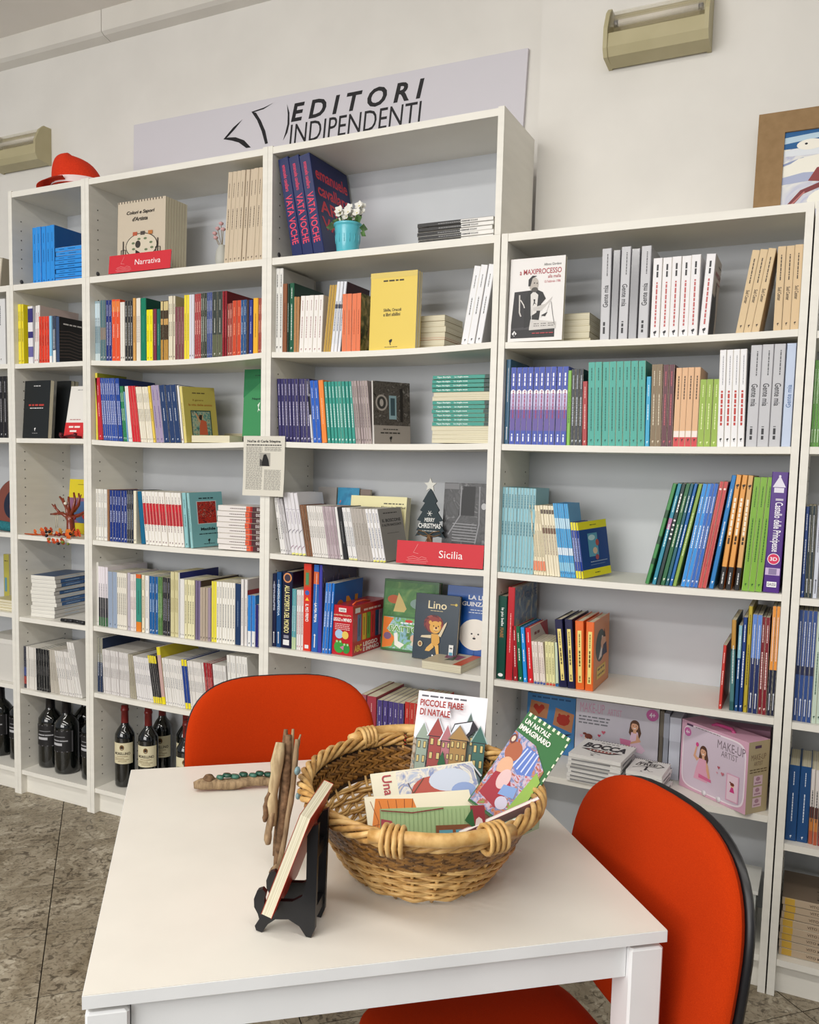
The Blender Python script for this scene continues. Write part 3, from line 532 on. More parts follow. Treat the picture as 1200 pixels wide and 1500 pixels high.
 ('D1', 0.391, 0.4175, 1, 0.2423, 0, 0.02, 'silver-grey paperback touching white ones', '#bfbfc3', {'kind': 'hardback_book', 'd': 0.13, 'tx': [('Gente mia', 0.36, 0.6, '#3c3c40', 'u', 0.55)], 'm': 'uu', 'mc': '#5c5c60'}),
 ('D1', 0.4232, 0.5439, 5, 0.2079, 0, 0.02, 'white paperback with red title', '#eae8ea', {'d': 0.13, 'm': 'R', 'mc': '#c06060'}),
 ('D1', 0.546, 0.5708, 1, 0.2064, 0.0484, 0.02, 'white paperback showing dark portrait cover', '#eae8ea', {'d': 0.13, 'm': 'R', 'mc': '#c06060', 'front': '#c9c2ba', 'fa': 'portrait'}),
 ('D1', 0.6362, 0.6928, 3, 0.2068, 0.1423, 0.02, 'leaning sand-coloured paperback', '#d6bb90', {'d': 0.13, 'tx': [('Sud Center', 0.36, 0.52, '#4c3c2c', 'd', 0.45)], 'm': 'N', 'mc': '#4c3c2c'}),
 ('D1', 0.7252, 0.7835, 3, 0.2072, 0.0, 0.02, 'upright sand-coloured paperback', '#d4b88e', {'d': 0.13, 'tx': [('Sud Center', 0.36, 0.52, '#4c3c2c', 'd', 0.45)], 'm': 'N', 'mc': '#4c3c2c'}),
 ('D2', 0.0225, 0.0372, 1, 0.2414, -0.0, 0.02, 'tall steel teal paperback', '#2d5d7c', {'d': 0.17, 'm': 'f', 'mc': '#e0e4e8'}),
 ('D2', 0.0378, 0.2064, 10, 0.2185, 0, 0.02, 'ultramarine paperback with cloudy spine', '#2d46aa', {'bands': [(0.18, 0.45, '#5c4a9a'), (0.45, 0.7, '#a99cc4')], 'm': 'V', 'mc': '#f0f0fa', 'd': 0.14}),
 ('D2', 0.207, 0.2181, 1, 0.2069, -0.0124, 0.02, 'apple green paperback', '#7cb740', {'m': 'w', 'mc': '#3c6c28'}),
 ('D2', 0.2185, 0.251, 3, 0.2105, -0.0151, 0.02, 'blue-black paperback', '#1c2430', {'m': 'A', 'mc': '#c8d0d8'}),
 ('D2', 0.2516, 0.2664, 1, 0.1763, -0.0288, 0.02, 'deep red paperback', '#a92a2a', {'m': 'A', 'mc': '#f0c8c0', 'd': 0.12}),
 ('D2', 0.2673, 0.4223, 8, 0.2281, -0.0298, 0.02, 'sea green paperback', '#3da697', {'m': 'T', 'mc': '#1c5c54', 'd': 0.14}),
 ('D2', 0.4228, 0.4354, 1, 0.1854, -0.0178, 0.02, 'bright cyan paperback', '#2ba6cf', {'m': 'a', 'mc': '#cfeefa', 'd': 0.12}),
 ('D2', 0.436, 0.4648, 2, 0.2174, -0.0194, 0.02, 'khaki brown paperback', '#806a4b', {'m': 'A', 'mc': '#e0d4bc'}),
 ('D2', 0.4652, 0.4948, 2, 0.2155, -0.0154, 0.02, 'oxblood paperback', '#5b2030', {'m': 'A', 'mc': '#c8606c'}),
 ('D2', 0.4952, 0.5572, 4, 0.2064, 0, 0.02, 'peach paperback with red and white foot', '#dfb084', {'bands': [(0, 0.12, '#cc3038'), (0.12, 0.2, '#f0e4dc')], 'm': 'N', 'mc': '#40281c'}),
 ('D2', 0.5575, 0.6067, 3, 0.1745, 0, 0.02, 'lime paperback', '#93b23a', {'m': 'A', 'mc': '#e6f0b0', 'd': 0.12}),
 ('D2', 0.6071, 0.6729, 4, 0.2478, -0.0207, 0.02, 'tall white paperback with crimson title', '#ecebed', {'d': 0.14, 'm': 'S', 'mc': '#c03c34'}),
 ('D2', 0.6761, 0.7581, 3, 0.2563, 0, 0.02, 'silver-grey paperback in packed row', '#bdbdc1', {'kind': 'hardback_book', 'd': 0.14, 'tx': [('Gente mia', 0.4, 0.62, '#3c3c40', 'd', 0.55)], 'm': 'uu', 'mc': '#5c5c60'}),
 ('D2', 0.7593, 0.7824, 1, 0.2562, 0, 0.02, 'film-wrapped pale blue paperback', '#b3c0d8', {'kind': 'hardback_book', 'd': 0.14, 'tx': [('Gente mia', 0.38, 0.6, '#4c6c9c', 'u', 0.5)], 'gloss': 1}),
 ('D3', 0.0225, 0.125, 11, 0.2472, -0.0, 0.02, 'powder blue paperback', '#8abecb', {'m': 'B', 'mc': '#3c6470', 'd': 0.13}),
 ('D3', 0.1261, 0.1646, 5, 0.2014, -0.1411, 0.02, 'ivory paperback with coral foot', '#ebdfc2', {'bands': [(0.06, 0.2, '#e8805c')], 'm': 'A', 'mc': '#8c8464', 'd': 0.13}),
 ('D3', 0.1652, 0.2057, 5, 0.2025, -0.1412, 0.02, 'ivory paperback with brown branches', '#eae0c6', {'bands': [(0.6, 0.68, '#6c4c3c'), (0.88, 0.94, '#54443c')], 'm': 'w', 'mc': '#6c4c3c', 'd': 0.13}),
 ('D3', 0.2063, 0.2496, 7, 0.2107, -0.1512, 0.02, 'blue and white seascape paperback', '#3b9fd8', {'bands': [(0.08, 0.2, '#8cc8e4'), (0.3, 0.4, '#dfeaf4'), (0.66, 0.8, '#bfe0f0')], 'm': 'e', 'mc': '#24405c', 'd': 0.13}),
 ('D3', 0.2506, 0.2744, 3, 0.1587, -0.1522, 0.02, 'blue paperback with yellow ends', '#153c9c', {'bands': [(0, 0.13, '#e8dc1c'), (0.86, 1, '#e8dc1c')], 'm': 'w', 'mc': '#bfd0f0', 'front': '#173f86', 'fa': 'yb', 'd': 0.14, 'yaw': -0.35}),
 ('D3', 0.4408, 0.4516, 1, 0.2807, 0.2176, 0.02, 'green leaf-patterned picture book', '#3c8a48', {'kind': 'picture_book', 'bands': [(0.2, 0.26, '#1c4c2c'), (0.4, 0.48, '#1c4c2c'), (0.66, 0.74, '#1c4c2c')], 'd': 0.2}),
 ('D3', 0.459, 0.4702, 1, 0.2798, 0.1979, 0.02, 'turquoise picture book', '#2a8aa4', {'kind': 'picture_book', 'bands': [(0.55, 0.66, '#b87ca4')], 'm': 'a', 'mc': '#dff', 'd': 0.2}),
 ('D3', 0.4706, 0.4813, 1, 0.28, 0.1951, 0.02, 'dark picture book with white dots', '#203636', {'kind': 'picture_book', 'm': 'D', 'mc': '#f4f4f0', 'd': 0.2}),
 ('D3', 0.4817, 0.4935, 1, 0.2801, 0.193, 0.02, 'forest green picture book', '#2b6a42', {'kind': 'picture_book', 'm': 'a', 'mc': '#dfe8d0', 'd': 0.2}),
 ('D3', 0.4939, 0.5038, 1, 0.2801, 0.1877, 0.02, 'dark teal picture book', '#1d5f6c', {'kind': 'picture_book', 'm': 'a', 'mc': '#dfeef0', 'd': 0.2}),
 ('D3', 0.5042, 0.5134, 1, 0.2804, 0.1875, 0.02, 'strong blue picture book', '#1c67b0', {'kind': 'picture_book', 'm': 'a', 'mc': '#e8f0fa', 'd': 0.2}),
 ('D3', 0.5138, 0.524, 1, 0.28, 0.1923, 0.02, 'olive green picture book', '#88a84a', {'kind': 'picture_book', 'm': 'w', 'mc': '#d8e4b0', 'd': 0.2}),
 ('D3', 0.5346, 0.5568, 2, 0.2785, 0.1573, 0.02, 'bright sky blue picture book', '#2990e0', {'kind': 'picture_book', 'm': 'a', 'mc': '#e8f4fc', 'd': 0.2}),
 ('D3', 0.5574, 0.5778, 2, 0.2791, 0.1426, 0.02, 'medium blue picture book', '#1d64c0', {'kind': 'picture_book', 'm': 'a', 'mc': '#e8f0fa', 'd': 0.2}),
 ('D3', 0.5792, 0.5997, 2, 0.285, 0.1429, 0.02, 'coral red picture book', '#c74848', {'kind': 'picture_book', 'm': 'O', 'mc': '#f8e0d8', 'd': 0.2}),
 ('D3', 0.6057, 0.6181, 1, 0.3015, 0.14, 0.02, 'tall cerulean picture book', '#1979bf', {'kind': 'picture_book', 'm': 'a', 'mc': '#e8f4fc', 'd': 0.2}),
 ('D3', 0.6295, 0.643, 1, 0.3017, 0.097, 0.02, 'orange picture book with black foot', '#e6a04c', {'kind': 'picture_book', 'bands': [(0, 0.2, '#1c1a1c')], 'm': 'J', 'mc': '#3a2a1c', 'd': 0.2}),
 ('D3', 0.6469, 0.6608, 1, 0.3008, 0.0878, 0.02, 'second orange picture book with black foot', '#e6a04c', {'kind': 'picture_book', 'bands': [(0, 0.2, '#1c1a1c')], 'm': 'J', 'mc': '#3a2a1c', 'd': 0.2}),
 ('D3', 0.6682, 0.6815, 1, 0.2994, 0.0636, 0.02, 'third orange picture book with black foot', '#d9a868', {'kind': 'picture_book', 'bands': [(0, 0.2, '#1c1a1c')], 'm': 'J', 'mc': '#3a2a1c', 'd': 0.2}),
 ('D3', 0.6864, 0.7349, 3, 0.295, 0.0513, 0.02, 'grass green picture book', '#7cae34', {'kind': 'picture_book', 'm': 'A', 'mc': '#24581c', 'd': 0.2}),
 ('D3', 0.7372, 0.7764, 1, 0.308, 0.0182, 0.02, 'thick purple hardback with castle emblem', '#4c2180', {'kind': 'hardback_book', 'd': 0.2, 'tx': [('Il Castello delle Principesse', 0.34, 0.78, '#f4f0fa', 'd', 0.62)], 'm': 'P', 'mc': '#f4f0fa'}),
 ('D4', 0.0225, 0.0497, 1, 0.2484, 0, 0.02, 'tall dark green hardback', '#10483c', {'kind': 'hardback_book', 'd': 0.2, 'tx': [('le piu belle', 0.64, 0.86, '#f4f4f0', 'd', 0.4), ('FIABE', 0.5, 0.62, '#a87440', 'd', 0.4)], 'm': 'o', 'mc': '#f0f0f0'}),
 ('D4', 0.0516, 0.073, 1, 0.2763, 0, 0.02, 'tallest red hardback with pale map cover', '#be2730', {'kind': 'hardback_book', 'd': 0.22, 'front': '#9aa0a4', 'fa': 'map', 'm': 'w', 'mc': '#f0b8b0'}),
 ('D4', 0.0761, 0.0902, 1, 0.1626, -0.0591, 0.02, 'wine red slim hardback', '#a32029', {'kind': 'hardback_book', 'm': 'A', 'mc': '#f4dcd8', 'd': 0.17}),
 ('D4', 0.0925, 0.1059, 1, 0.1632, -0.0901, 0.02, 'emerald slim hardback', '#116949', {'kind': 'hardback_book', 'm': 'a', 'mc': '#eef4e8', 'd': 0.17}),
 ('D4', 0.1076, 0.1194, 1, 0.1617, -0.0946, 0.02, 'sky blue slim hardback', '#3097e6', {'kind': 'hardback_book', 'm': 'a', 'mc': '#f4faff', 'd': 0.17}),
 ('D4', 0.1217, 0.1381, 1, 0.1612, -0.0911, 0.02, 'bright red slim hardback', '#d62831', {'kind': 'hardback_book', 'm': 'A', 'mc': '#ffe8e4', 'front': '#d8c8c0', 'fa': 'redcorner', 'd': 0.17}),
 ('D4', 0.1397, 0.175, 4, 0.124, -0.1041, 0.02, 'pinkish white pocket book', '#ece0d8', {'m': 'A', 'mc': '#b49c98', 'bands': [(0, 0.05, '#2c4c9c')], 'd': 0.13}),
 ('D4', 0.1756, 0.2033, 3, 0.1271, -0.0755, 0.02, 'pale yellow pocket book', '#e8e4a8', {'m': 'A', 'mc': '#9c9468', 'bands': [(0, 0.05, '#c83c34')], 'd': 0.13}),
 ('D4', 0.2039, 0.214, 1, 0.1283, -0.0677, 0.02, 'pale green pocket book', '#cfdcc0', {'m': 'e', 'mc': '#345', 'bands': [(0, 0.07, '#2c6cac')], 'd': 0.13}),
 ('D4', 0.2156, 0.2384, 1, 0.1956, -0.1136, 0.02, 'navy hardback with yellow spine label', '#1d1d44', {'kind': 'hardback_book', 'm': 'L', 'mc': '#f0dc84', 'd': 0.19}),
 ('D4', 0.2396, 0.2622, 1, 0.198, -0.0866, 0.02, 'second navy hardback with yellow spine label', '#1d1d44', {'kind': 'hardback_book', 'm': 'L', 'mc': '#f0dc84', 'd': 0.19}),
 ('D4', 0.2631, 0.2877, 1, 0.1967, -0.0513, 0.02, 'orange hardback with yellow spine label', '#e56a2a', {'kind': 'hardback_book', 'm': 'L', 'mc': '#f0dc84', 'd': 0.19}),
 ('D4', 0.2893, 0.313, 1, 0.1968, -0.0223, 0.02, 'orange hardback showing its picture cover', '#e4692a', {'kind': 'hardback_book', 'm': 'L', 'mc': '#f0dc84', 'front': '#d9822e', 'fa': 'goose', 'd': 0.19}),
 ('D4', 0.6467, 0.6552, 1, 0.172, 0.0236, 0.02, 'thin red paperback leaning alone', '#cc3c34', {'m': 'a', 'mc': '#f4d4cc', 'd': 0.19}),
 ('D4', 0.6734, 0.6852, 1, 0.2411, -0.0232, 0.02, 'dark teal paperback with gold top', '#2c5c60', {'bands': [(0.68, 1, '#b98a3c'), (0.1, 0.66, '#4c7c80')], 'm': 'w', 'mc': '#dfe8e4', 'd': 0.2}),
 ('D4', 0.6857, 0.6953, 1, 0.2281, 0, 0.02, 'blue paperback with icy top', '#1d4c80', {'bands': [(0.62, 1, '#8cbccc')], 'm': 'a', 'mc': '#f0f4f8', 'd': 0.2}),
 ('D4', 0.6958, 0.7062, 1, 0.2508, 0, 0.02, 'lapis blue paperback', '#1a3c80', {'m': 'A', 'mc': '#f0f4fa', 'd': 0.2}),
 ('D4', 0.707, 0.7175, 1, 0.2806, 0, 0.02, 'mustard paperback', '#b9a534', {'m': 'A', 'mc': '#5c5014', 'd': 0.2}),
 ('D4', 0.718, 0.7418, 2, 0.2602, 0, 0.02, 'navy paperback with periwinkle top', '#1e2c60', {'bands': [(0.56, 1, '#5c84d0')], 'm': 'f', 'mc': '#e8ecf4', 'd': 0.2}),
 ('D4', 0.7423, 0.7632, 2, 0.2553, -0.0123, 0.02, 'burgundy paperback', '#7d1a28', {'m': 'A', 'mc': '#f0dcd8', 'd': 0.2}),
 ('D4', 0.7642, 0.7827, 2, 0.2861, 0, 0.02, 'navy paperback with orange top', '#1c2038', {'bands': [(0.42, 1, '#e69438')], 'm': 'f', 'mc': '#e8ecf4', 'd': 0.2}),
 ('E2', 0.8255, 0.8449, 3, 0.2124, -0.0, 0.02, 'leafy green paperback', '#5a9a35', {'m': 'f', 'mc': '#e8f4e0', 'd': 0.17}),
 ('E3', 0.8255, 0.8347, 1, 0.2291, -0.0, 0.02, 'denim blue paperback', '#2b4b90', {'m': 'A', 'mc': '#e0e8f4', 'd': 0.17}),
 ('E3', 0.8351, 0.8526, 2, 0.2313, -0.0135, 0.02, 'black-green paperback', '#1d2e34', {'m': 'f', 'mc': '#e8e8e8', 'd': 0.17}),
 ('E3', 0.853, 0.8642, 1, 0.232, 0, 0.02, 'white-blue paperback', '#cfd4e0', {'m': 'f', 'mc': '#445', 'd': 0.17}),
 ('E4', 0.8255, 0.8687, 4, 0.2861, 0, 0.02, 'denim blue paperback with dark band', '#2c4a88', {'bands': [(0.42, 0.5, '#1c2448')], 'm': 'f', 'mc': '#e8ecf4', 'd': 0.18}),
 ('E4', 0.869, 0.8908, 2, 0.286, 0, 0.02, 'pale mint paperback', '#c4d4c4', {'m': 'A', 'mc': '#3c5c4c', 'd': 0.18}),
 ('E5', 0.8255, 0.8797, 2, 0.2002, -0.0, 0.03, 'thick dark blue hardback', '#1d4b80', {'kind': 'hardback_book', 'm': 'A', 'mc': '#dfe8f4', 'd': 0.16}),
 ('E5', 0.8805, 0.9019, 2, 0.1974, -0.0145, 0.03, 'white and brown paperback', '#e0d8d4', {'bands': [(0, 0.18, '#b4583c'), (0.18, 0.35, '#c87c3c'), (0.35, 0.5, '#5c2c28')], 'm': 'w', 'mc': '#444', 'd': 0.17}),
 ('E5', 0.9024, 0.9317, 3, 0.1965, 0, 0.03, 'mottled crimson paperback', '#8c3038', {'m': 'w', 'mc': '#e0c0b8', 'd': 0.17}),
 ('A2', -2.149, -2.0465, 4, 0.2418, 0, 0.02, 'black paperback', '#1d1c20', {'m': 'A', 'mc': '#d8d8dc', 'd': 0.15}),
 ('A1', -2.1566, -2.0518, 2, 0.2541, 0, 0.02, 'thick white hardback', '#dedede', {'m': 'N', 'mc': '#222', 'kind': 'hardback_book', 'd': 0.16}),
]
FRONTS = [
 ('colori', 'B0', -1.3666, 0.03, 2.02, 0.2232, 0.2592, 0.013, 0.03, 8, 0),
 ('black', 'N2', -1.9232, 0.03, 1.434, 0.1547, 0.2238, 0.018, 0.08, 1, 0),
 ('black2', 'N2', -1.8556, 0.11, 1.434, 0.0786, 0.2291, 0.018, 0.08, 2, 0),
 ('qr', 'N2', -1.7263, 0.05, 1.434, 0.1005, 0.2052, 0.012, 0.2, 1, 0),
 ('green', 'B2', -0.9262, 0.13, 1.4247, 0.1337, 0.2603, 0.012, 0.06, 1, 0),
 ('sibille', 'C1', -0.3496, 0.02, 1.7121, 0.1595, 0.2355, 0.016, 0.03, 2, 0),
 ('maxi', 'D1', 0.1054, 0.012, 1.7183, 0.1597, 0.2322, 0.016, 0.04, 1, 0),
 ('haring', 'C3', -0.4691, 0.16, 1.0568, 0.2116, 0.198, 0.03, 0.12, 1, 0),
 ('gente', 'C3', -0.1161, 0.1, 1.057, 0.1681, 0.2525, 0.03, 0.08, 1, 0),
 ('fattoria', 'C4', -0.3441, 0.17, 0.742, 0.2013, 0.2377, 0.025, 0.1, 1, 0),
 ('lino', 'C4', -0.2224, 0.11, 0.742, 0.1527, 0.2093, 0.02, 0.12, 1, 0),
 ('luna', 'C4', -0.1025, 0.16, 0.742, 0.1861, 0.2368, 0.02, 0.1, 1, 0),
 ('heart', 'D5', 0.1421, 0.2, 0.477, 0.1536, 0.1816, 0.03, 0.02, 1, 0),
 ('makeup_back', 'D5', 0.3516, 0.17, 0.477, 0.2452, 0.1942, 0.05, 0.0, 1, 0),
 ('yellowbook', 'N3', -1.8076, 0.16, 1.056, 0.1613, 0.2202, 0.012, 0.1, 1, 0),
 ('a_book', 'A4', -2.2935, 0.2, 0.737, 0.0342, 0.2028, 0.02, 0.0, 1, 0),
 ('cream_behind', 'D3', 0.0672, 0.22, 1.0573, 0.0553, 0.2424, 0.012, 0.05, 1, 0),
]
SHELF_Z = {'A0': 2.02, 'A1': 1.722, 'A2': 1.435, 'A3': 1.06, 'A4': 0.737, 'A5': 0.445, 'A6': 0.1, 'N0': 2.02, 'N1': 1.72, 'N2': 1.434, 'N3': 1.056, 'N4': 0.727, 'N5': 0.435, 'N6': 0.1, 'B0': 2.02, 'B1': 1.722, 'B2': 1.432, 'B3': 1.058, 'B4': 0.732, 'B5': 0.475, 'B6': 0.1, 'C0': 2.02, 'C1': 1.722, 'C2': 1.432, 'C3': 1.06, 'C4': 0.742, 'C5': 0.44, 'C6': 0.1, 'D1': 1.719, 'D2': 1.43, 'D3': 1.058, 'D4': 0.737, 'D5': 0.477, 'D6': 0.1, 'E1': 1.712, 'E2': 1.43, 'E3': 1.052, 'E4': 0.733, 'E5': 0.413, 'E6': 0.1}
SAG = {'B1': 0.012, 'B2': 0.01, 'B3': 0.004, 'C1': 0.01, 'C2': 0.006, 'C3': 0.004, 'D1': 0.006, 'D2': 0.003, 'D3': 0.004, 'B4': 0.004, 'B5': 0.004}
UNIT = {'A': (-2.82, -2.0), 'N': (-2.0, -1.6), 'B': (-1.6, -0.8), 'C': (-0.8, 0), 'D': (0.003, 0.803), 'E': (0.806, 1.606)}
# ---------------------------------------------------------------- the room
mb = MB(); mb.box(-4.2, .44, 0, .0, .52, 3.6, WALL); struct(mb, 'wall_back')
mb = MB(); mb.box(.002, .300, 0, 4.2, .52, 3.6, WALL); struct(mb, 'wall_back_pier')
mb = MB(); mb.box(-4.2, -6.5, 3.19, 4.2, .52, 3.3, CEIL); struct(mb, 'ceiling')
FASC = noisy('cornice_paint', '#dcd8d0', '#e2ded6', (4, 4, 4), 2, .7)
for i, (a, b_) in enumerate(((-4.2, -1.9035), (-1.9005, 0))):
    mb = MB(); mb.prism([(.44, 3.19), (.385, 3.19), (.385, 3.105), (.40, 3.095), (.44, 3.085)], a, b_, FASC, 'yz'); struct(mb, 'trim_%d' % (i + 1))
mb = MB(); mb.box(-4.2, -6.5, -.06, 4.2, .44, -.006, mat('#2f2920', .9)); floor = struct(mb, 'floor')
# square stone tiles laid at 45 degrees, each one a piece of the floor
TS = .307
TM = [terrazzo('marbled_stone_tile', i * 3.1) for i in range(6)]
tile_me = []; GROUT = mat('#3a3226', .9)
for m in TM:
    mb = MB(); g = .0013; mb.box(-TS / 2 + g, -TS / 2 + g, -.006, TS / 2 - g, TS / 2 - g, 0, m, bev=.0008); mb.mi = [0 if i in (1, *range(10, 18)) else mb.mid(GROUT) for i in range(len(mb.f))]; tile_me.append(mb.mesh('tile'))
rd = random.Random(3)
s2 = math.sqrt(.5)
for i in range(-14, 14):
    for j in range(-14, 16):
        a = -.621 + TS * (i + .5); b_ = .043 + TS * (j + .5)
        x, y = (a + b_) * s2, (a - b_) * s2
        if not (-2.75 < x < 2.0 and -2.5 < y < .25): continue
        o = bpy.data.objects.new('tile', tile_me[rd.randrange(6)]); COL.objects.link(o); o.parent = floor
        o.location = (x, y, rd.uniform(-.0004, .0003)); o.rotation_euler = (0, 0, math.pi / 4 + rd.choice((0, 1, 2, 3)) * math.pi / 2)

# ---------------------------------------------------------------- sign board on the wall
t = new_thing('shop_sign', 'long pale lilac sign board with black lettering above the tall bookcases', 'sign')
SGN = mat('#d3d0d7', .6)
mb = MB(); mb.add([(-1.775, .425, 2.30), (-.098, .425, 2.28), (-.0819, .425, 2.7198), (-1.7663, .425, 2.7294), (-1.775, .4385, 2.30), (-.098, .4385, 2.28), (-.0819, .4385, 2.7198), (-1.7663, .4385, 2.7294)],
                  [(0, 1, 2, 3), (7, 6, 5, 4), (0, 4, 5, 1), (1, 5, 6, 2), (2, 6, 7, 3), (3, 7, 4, 0)], SGN)
mb.build('board', t)
mb = MB(); A = Art(mb, (0, .4248, 0), (1, 0, 0), (0, 0, 1), (0, -1, 0), 1, 1)
K = mat('#141318', .5)
A.t('E D I T O R I', -.997, 2.624, -.451, 2.690, K, .03, .22)
A.t('INDIPENDENTI', -1.003, 2.545, -.459, 2.615, K, .0, .12)
A.poly([(-1.2178, 2.6684), (-1.262, 2.645), (-1.3087, 2.6078), (-1.300, 2.605), (-1.255, 2.637)], K)
A.poly([(-1.3087, 2.6078), (-1.285, 2.611), (-1.25, 2.607), (-1.21, 2.59), (-1.1785, 2.5591), (-1.20, 2.560), (-1.235, 2.585), (-1.268, 2.597)], K)
A.poly([(-1.0763, 2.7065), (-1.12, 2.696), (-1.1765, 2.6898), (-1.168, 2.686), (-1.12, 2.691)], K)
A.poly([(-1.1765, 2.6898), (-1.155, 2.683), (-1.132, 2.65), (-1.112, 2.61), (-1.0995, 2.5633), (-1.112, 2.562), (-1.128, 2.61), (-1.15, 2.655)], K)
A.poly([(-1.0148, 2.6918), (-1.004, 2.66), (-1.0035, 2.62), (-1.012, 2.59), (-1.0314, 2.5637), (-1.021, 2.59), (-1.012, 2.62), (-1.011, 2.655)], K)
mb.build('lettering', t)

# ---------------------------------------------------------------- bulkhead lamps
def wall_lamp(x0, x1, y, z, label):
    t = new_thing('wall_lamp', label, 'lamp', 'beige emergency lamps on the wall')
    L = x1 - x0
    prof = [(0, .0), (0, .125), (-.045, .125), (-.082, .10), (-.082, .0), (-.07, -.012)]
    M = T(x0, y, z)
    mb = MB(); mb.M = M
    # body: back, lower shell
    mb.prism([(0, -.005), (0, .12), (-.012, .12), (-.012, .055), (-.080, .040), (-.084, .0), (-.070, -.022), (-.01, -.03)], .006, L - .006, LAMPB, 'yz')
    mb.build('body', t)
    for a, b_ in ((0, .012), (L - .012, L)):
        mb = MB(); mb.M = M; mb.prism([(0, -.03), (-.074, -.024), (-.088, -.002), (-.086, .055), (-.062, .105), (-.04, .125), (0, .125)], a, b_, LAMPB, 'yz'); mb.build('end_cap', t)
    mb = MB(); mb.M = M; mb.tube([(.03, -.046, .078), (L - .03, -.046, .078)], .009, mat('#e9e4da', .3), 12); f = mb.build('fluorescent_tube', t)
    mb = MB(); mb.M = M
    for x in (.022, L - .034): mb.tube([(x, -.046, .078), (x + .012, -.046, .078)], .0095, mat('#77777a', .3, metal=.8), 12)
    mb.build('tube_socket', t)
    mb = MB(); mb.M = M; mb.prism([(-.081, .041), (-.079, .055), (-.056, .098), (-.038, .119), (-.012, .119), (-.012, .117), (-.037, .117), (-.054, .096), (-.077, .054), (-.079, .041)], .012, L - .012, mat('#efe6d0', .12, .5, trans=1., alpha=.25), 'yz'); mb.build('clear_cover', t)


wall_lamp(.215, .505, .2995, 2.575, 'beige emergency lamp high on the wall above low wide bookcase')
wall_lamp(-2.56, -2.255, .4395, 2.665, 'beige emergency lamp on the wall beside red hat')

# ---------------------------------------------------------------- bookcases
def pegs(mb, x, z0, z1):
    z = z0
    while z < z1:
        for y in (.042, .232):
            mb.tube([(x + .0003, y, z), (x + .0009, y, z)], .0026, PEG, 6)
        z += .0352


PEG = mat('#55504a', .7)


def bookcase(u, name, label, H=2.02, D=.276):
    a, b_ = UNIT[u]
    t = new_thing(name, label, 'bookcase', 'white laminate bookcases along the wall')
    w_ = .0185
    for x0 in (a + .0004, b_ - w_ - .0004):
        mb = MB(); mb.box(x0, 0, 0, x0 + w_, D, H, LAM); mb.build('side_panel', t)
    mb = MB(); mb.box(a + w_ + .0004, .002, H - .022, b_ - w_ - .0004, D, H, LAM); mb.build('top_panel', t)
    mb = MB(); mb.box(a + w_ + .0004, D - .005, .08, b_ - w_ - .0004, D - .001, H - .022, BACKP); mb.build('back_panel', t)
    mb = MB(); mb.box(a + w_ + .0004, .028, 0, b_ - w_ - .0004, .044, SHELF_Z[u + '6'] - .018, LAM); mb.build('plinth', t)
    for k in range(1, 7):
        r = u + str(k); z = SHELF_Z[r]
        mb = MB(); x0, x1 = a + w_ + .0008, b_ - w_ - .0008
        n = 10; vs = []
        for i in range(n + 1):
            x = x0 + (x1 - x0) * i / n; zz = shelf_z(r, x)
            vs += [(x, .004, zz - .018), (x, D - .006, zz - .018), (x, D - .006, zz - .0002), (x, .004, zz - .0002)]
        fs = [(0, 1, 2, 3), tuple(4 * n + q for q in (3, 2, 1, 0))]
        for i in range(n): fs += [(4 * i + q, 4 * i + 4 + q, 4 * i + 4 + (q + 1) % 4, 4 * i + (q + 1) % 4) for q in range(4)]
        mb.add(vs, fs, LAM); mb.build('shelf', t)
    mb = MB()
    zz = [SHELF_Z[u + str(k)] for k in range(6, 0, -1)] + [H]
    for q in range(6): pegs(mb, a + w_ + .0004, zz[q] + .045, zz[q + 1] - .05)
    o = mb.build('peg_holes', t); o['kind'] = 'stuff'
    return t


def extension(u, label):
    a, b_ = UNIT[u]; w_ = .0185; z0, z1, D = 2.0203, 2.37, .276
    t = new_thing('bookcase_extension', label, 'shelf unit', 'top units on the bookcases')
    for x0 in (a + .0004, b_ - w_ - .0004):
        mb = MB(); mb.box(x0, 0, z0, x0 + w_, D, z1, LAM); mb.build('side_panel', t)
    mb = MB(); mb.box(a + w_ + .0004, .002, z1 - .024, b_ - w_ - .0004, D, z1 - .003, LAM); mb.build('top_panel', t)
    mb = MB(); mb.box(a + w_ + .0004, D - .005, z0, b_ - w_ - .0004, D - .001, z1 - .024, BACKP); mb.build('back_panel', t)
    mb = MB(); pegs(mb, a + w_ + .0004, z0 + .07, z1 - .08)
    for y in (.04,): mb.tube([(a + w_ + .0007, y, z0 + .018), (a + w_ + .002, y, z0 + .018)], .008, mat('#4a4a4c', .4), 12)
    o = mb.build('peg_holes', t); o['kind'] = 'stuff'


bookcase('A', 'bookcase', 'white bookcase cut off at the left edge')
bookcase('N', 'narrow_bookcase', 'narrow white bookcase under the red hat')
bookcase('B', 'bookcase', 'wide white bookcase beside the narrow one, wine bottles at its foot')
bookcase('C', 'bookcase', 'wide white bookcase in the middle, below the large navy books')
bookcase('D', 'bookcase', 'lower wide white bookcase with cardboard-framed painting on its top')
bookcase('E', 'bookcase', 'white bookcase cut off at the right edge')
extension('N', 'small white top unit holding bright blue books')
extension('B', 'wide white top unit holding cookery books and Narrativa sign')
extension('C', 'wide white top unit holding large navy books and flower pot')

# ---------------------------------------------------------------- books
BOOKM = {}


def shade(hx, f):
    hx = hx.lstrip('#')
    return '#' + ''.join('%02x' % max(0, min(255, int(int(hx[i:i + 2], 16) * f))) for i in (0, 2, 4))


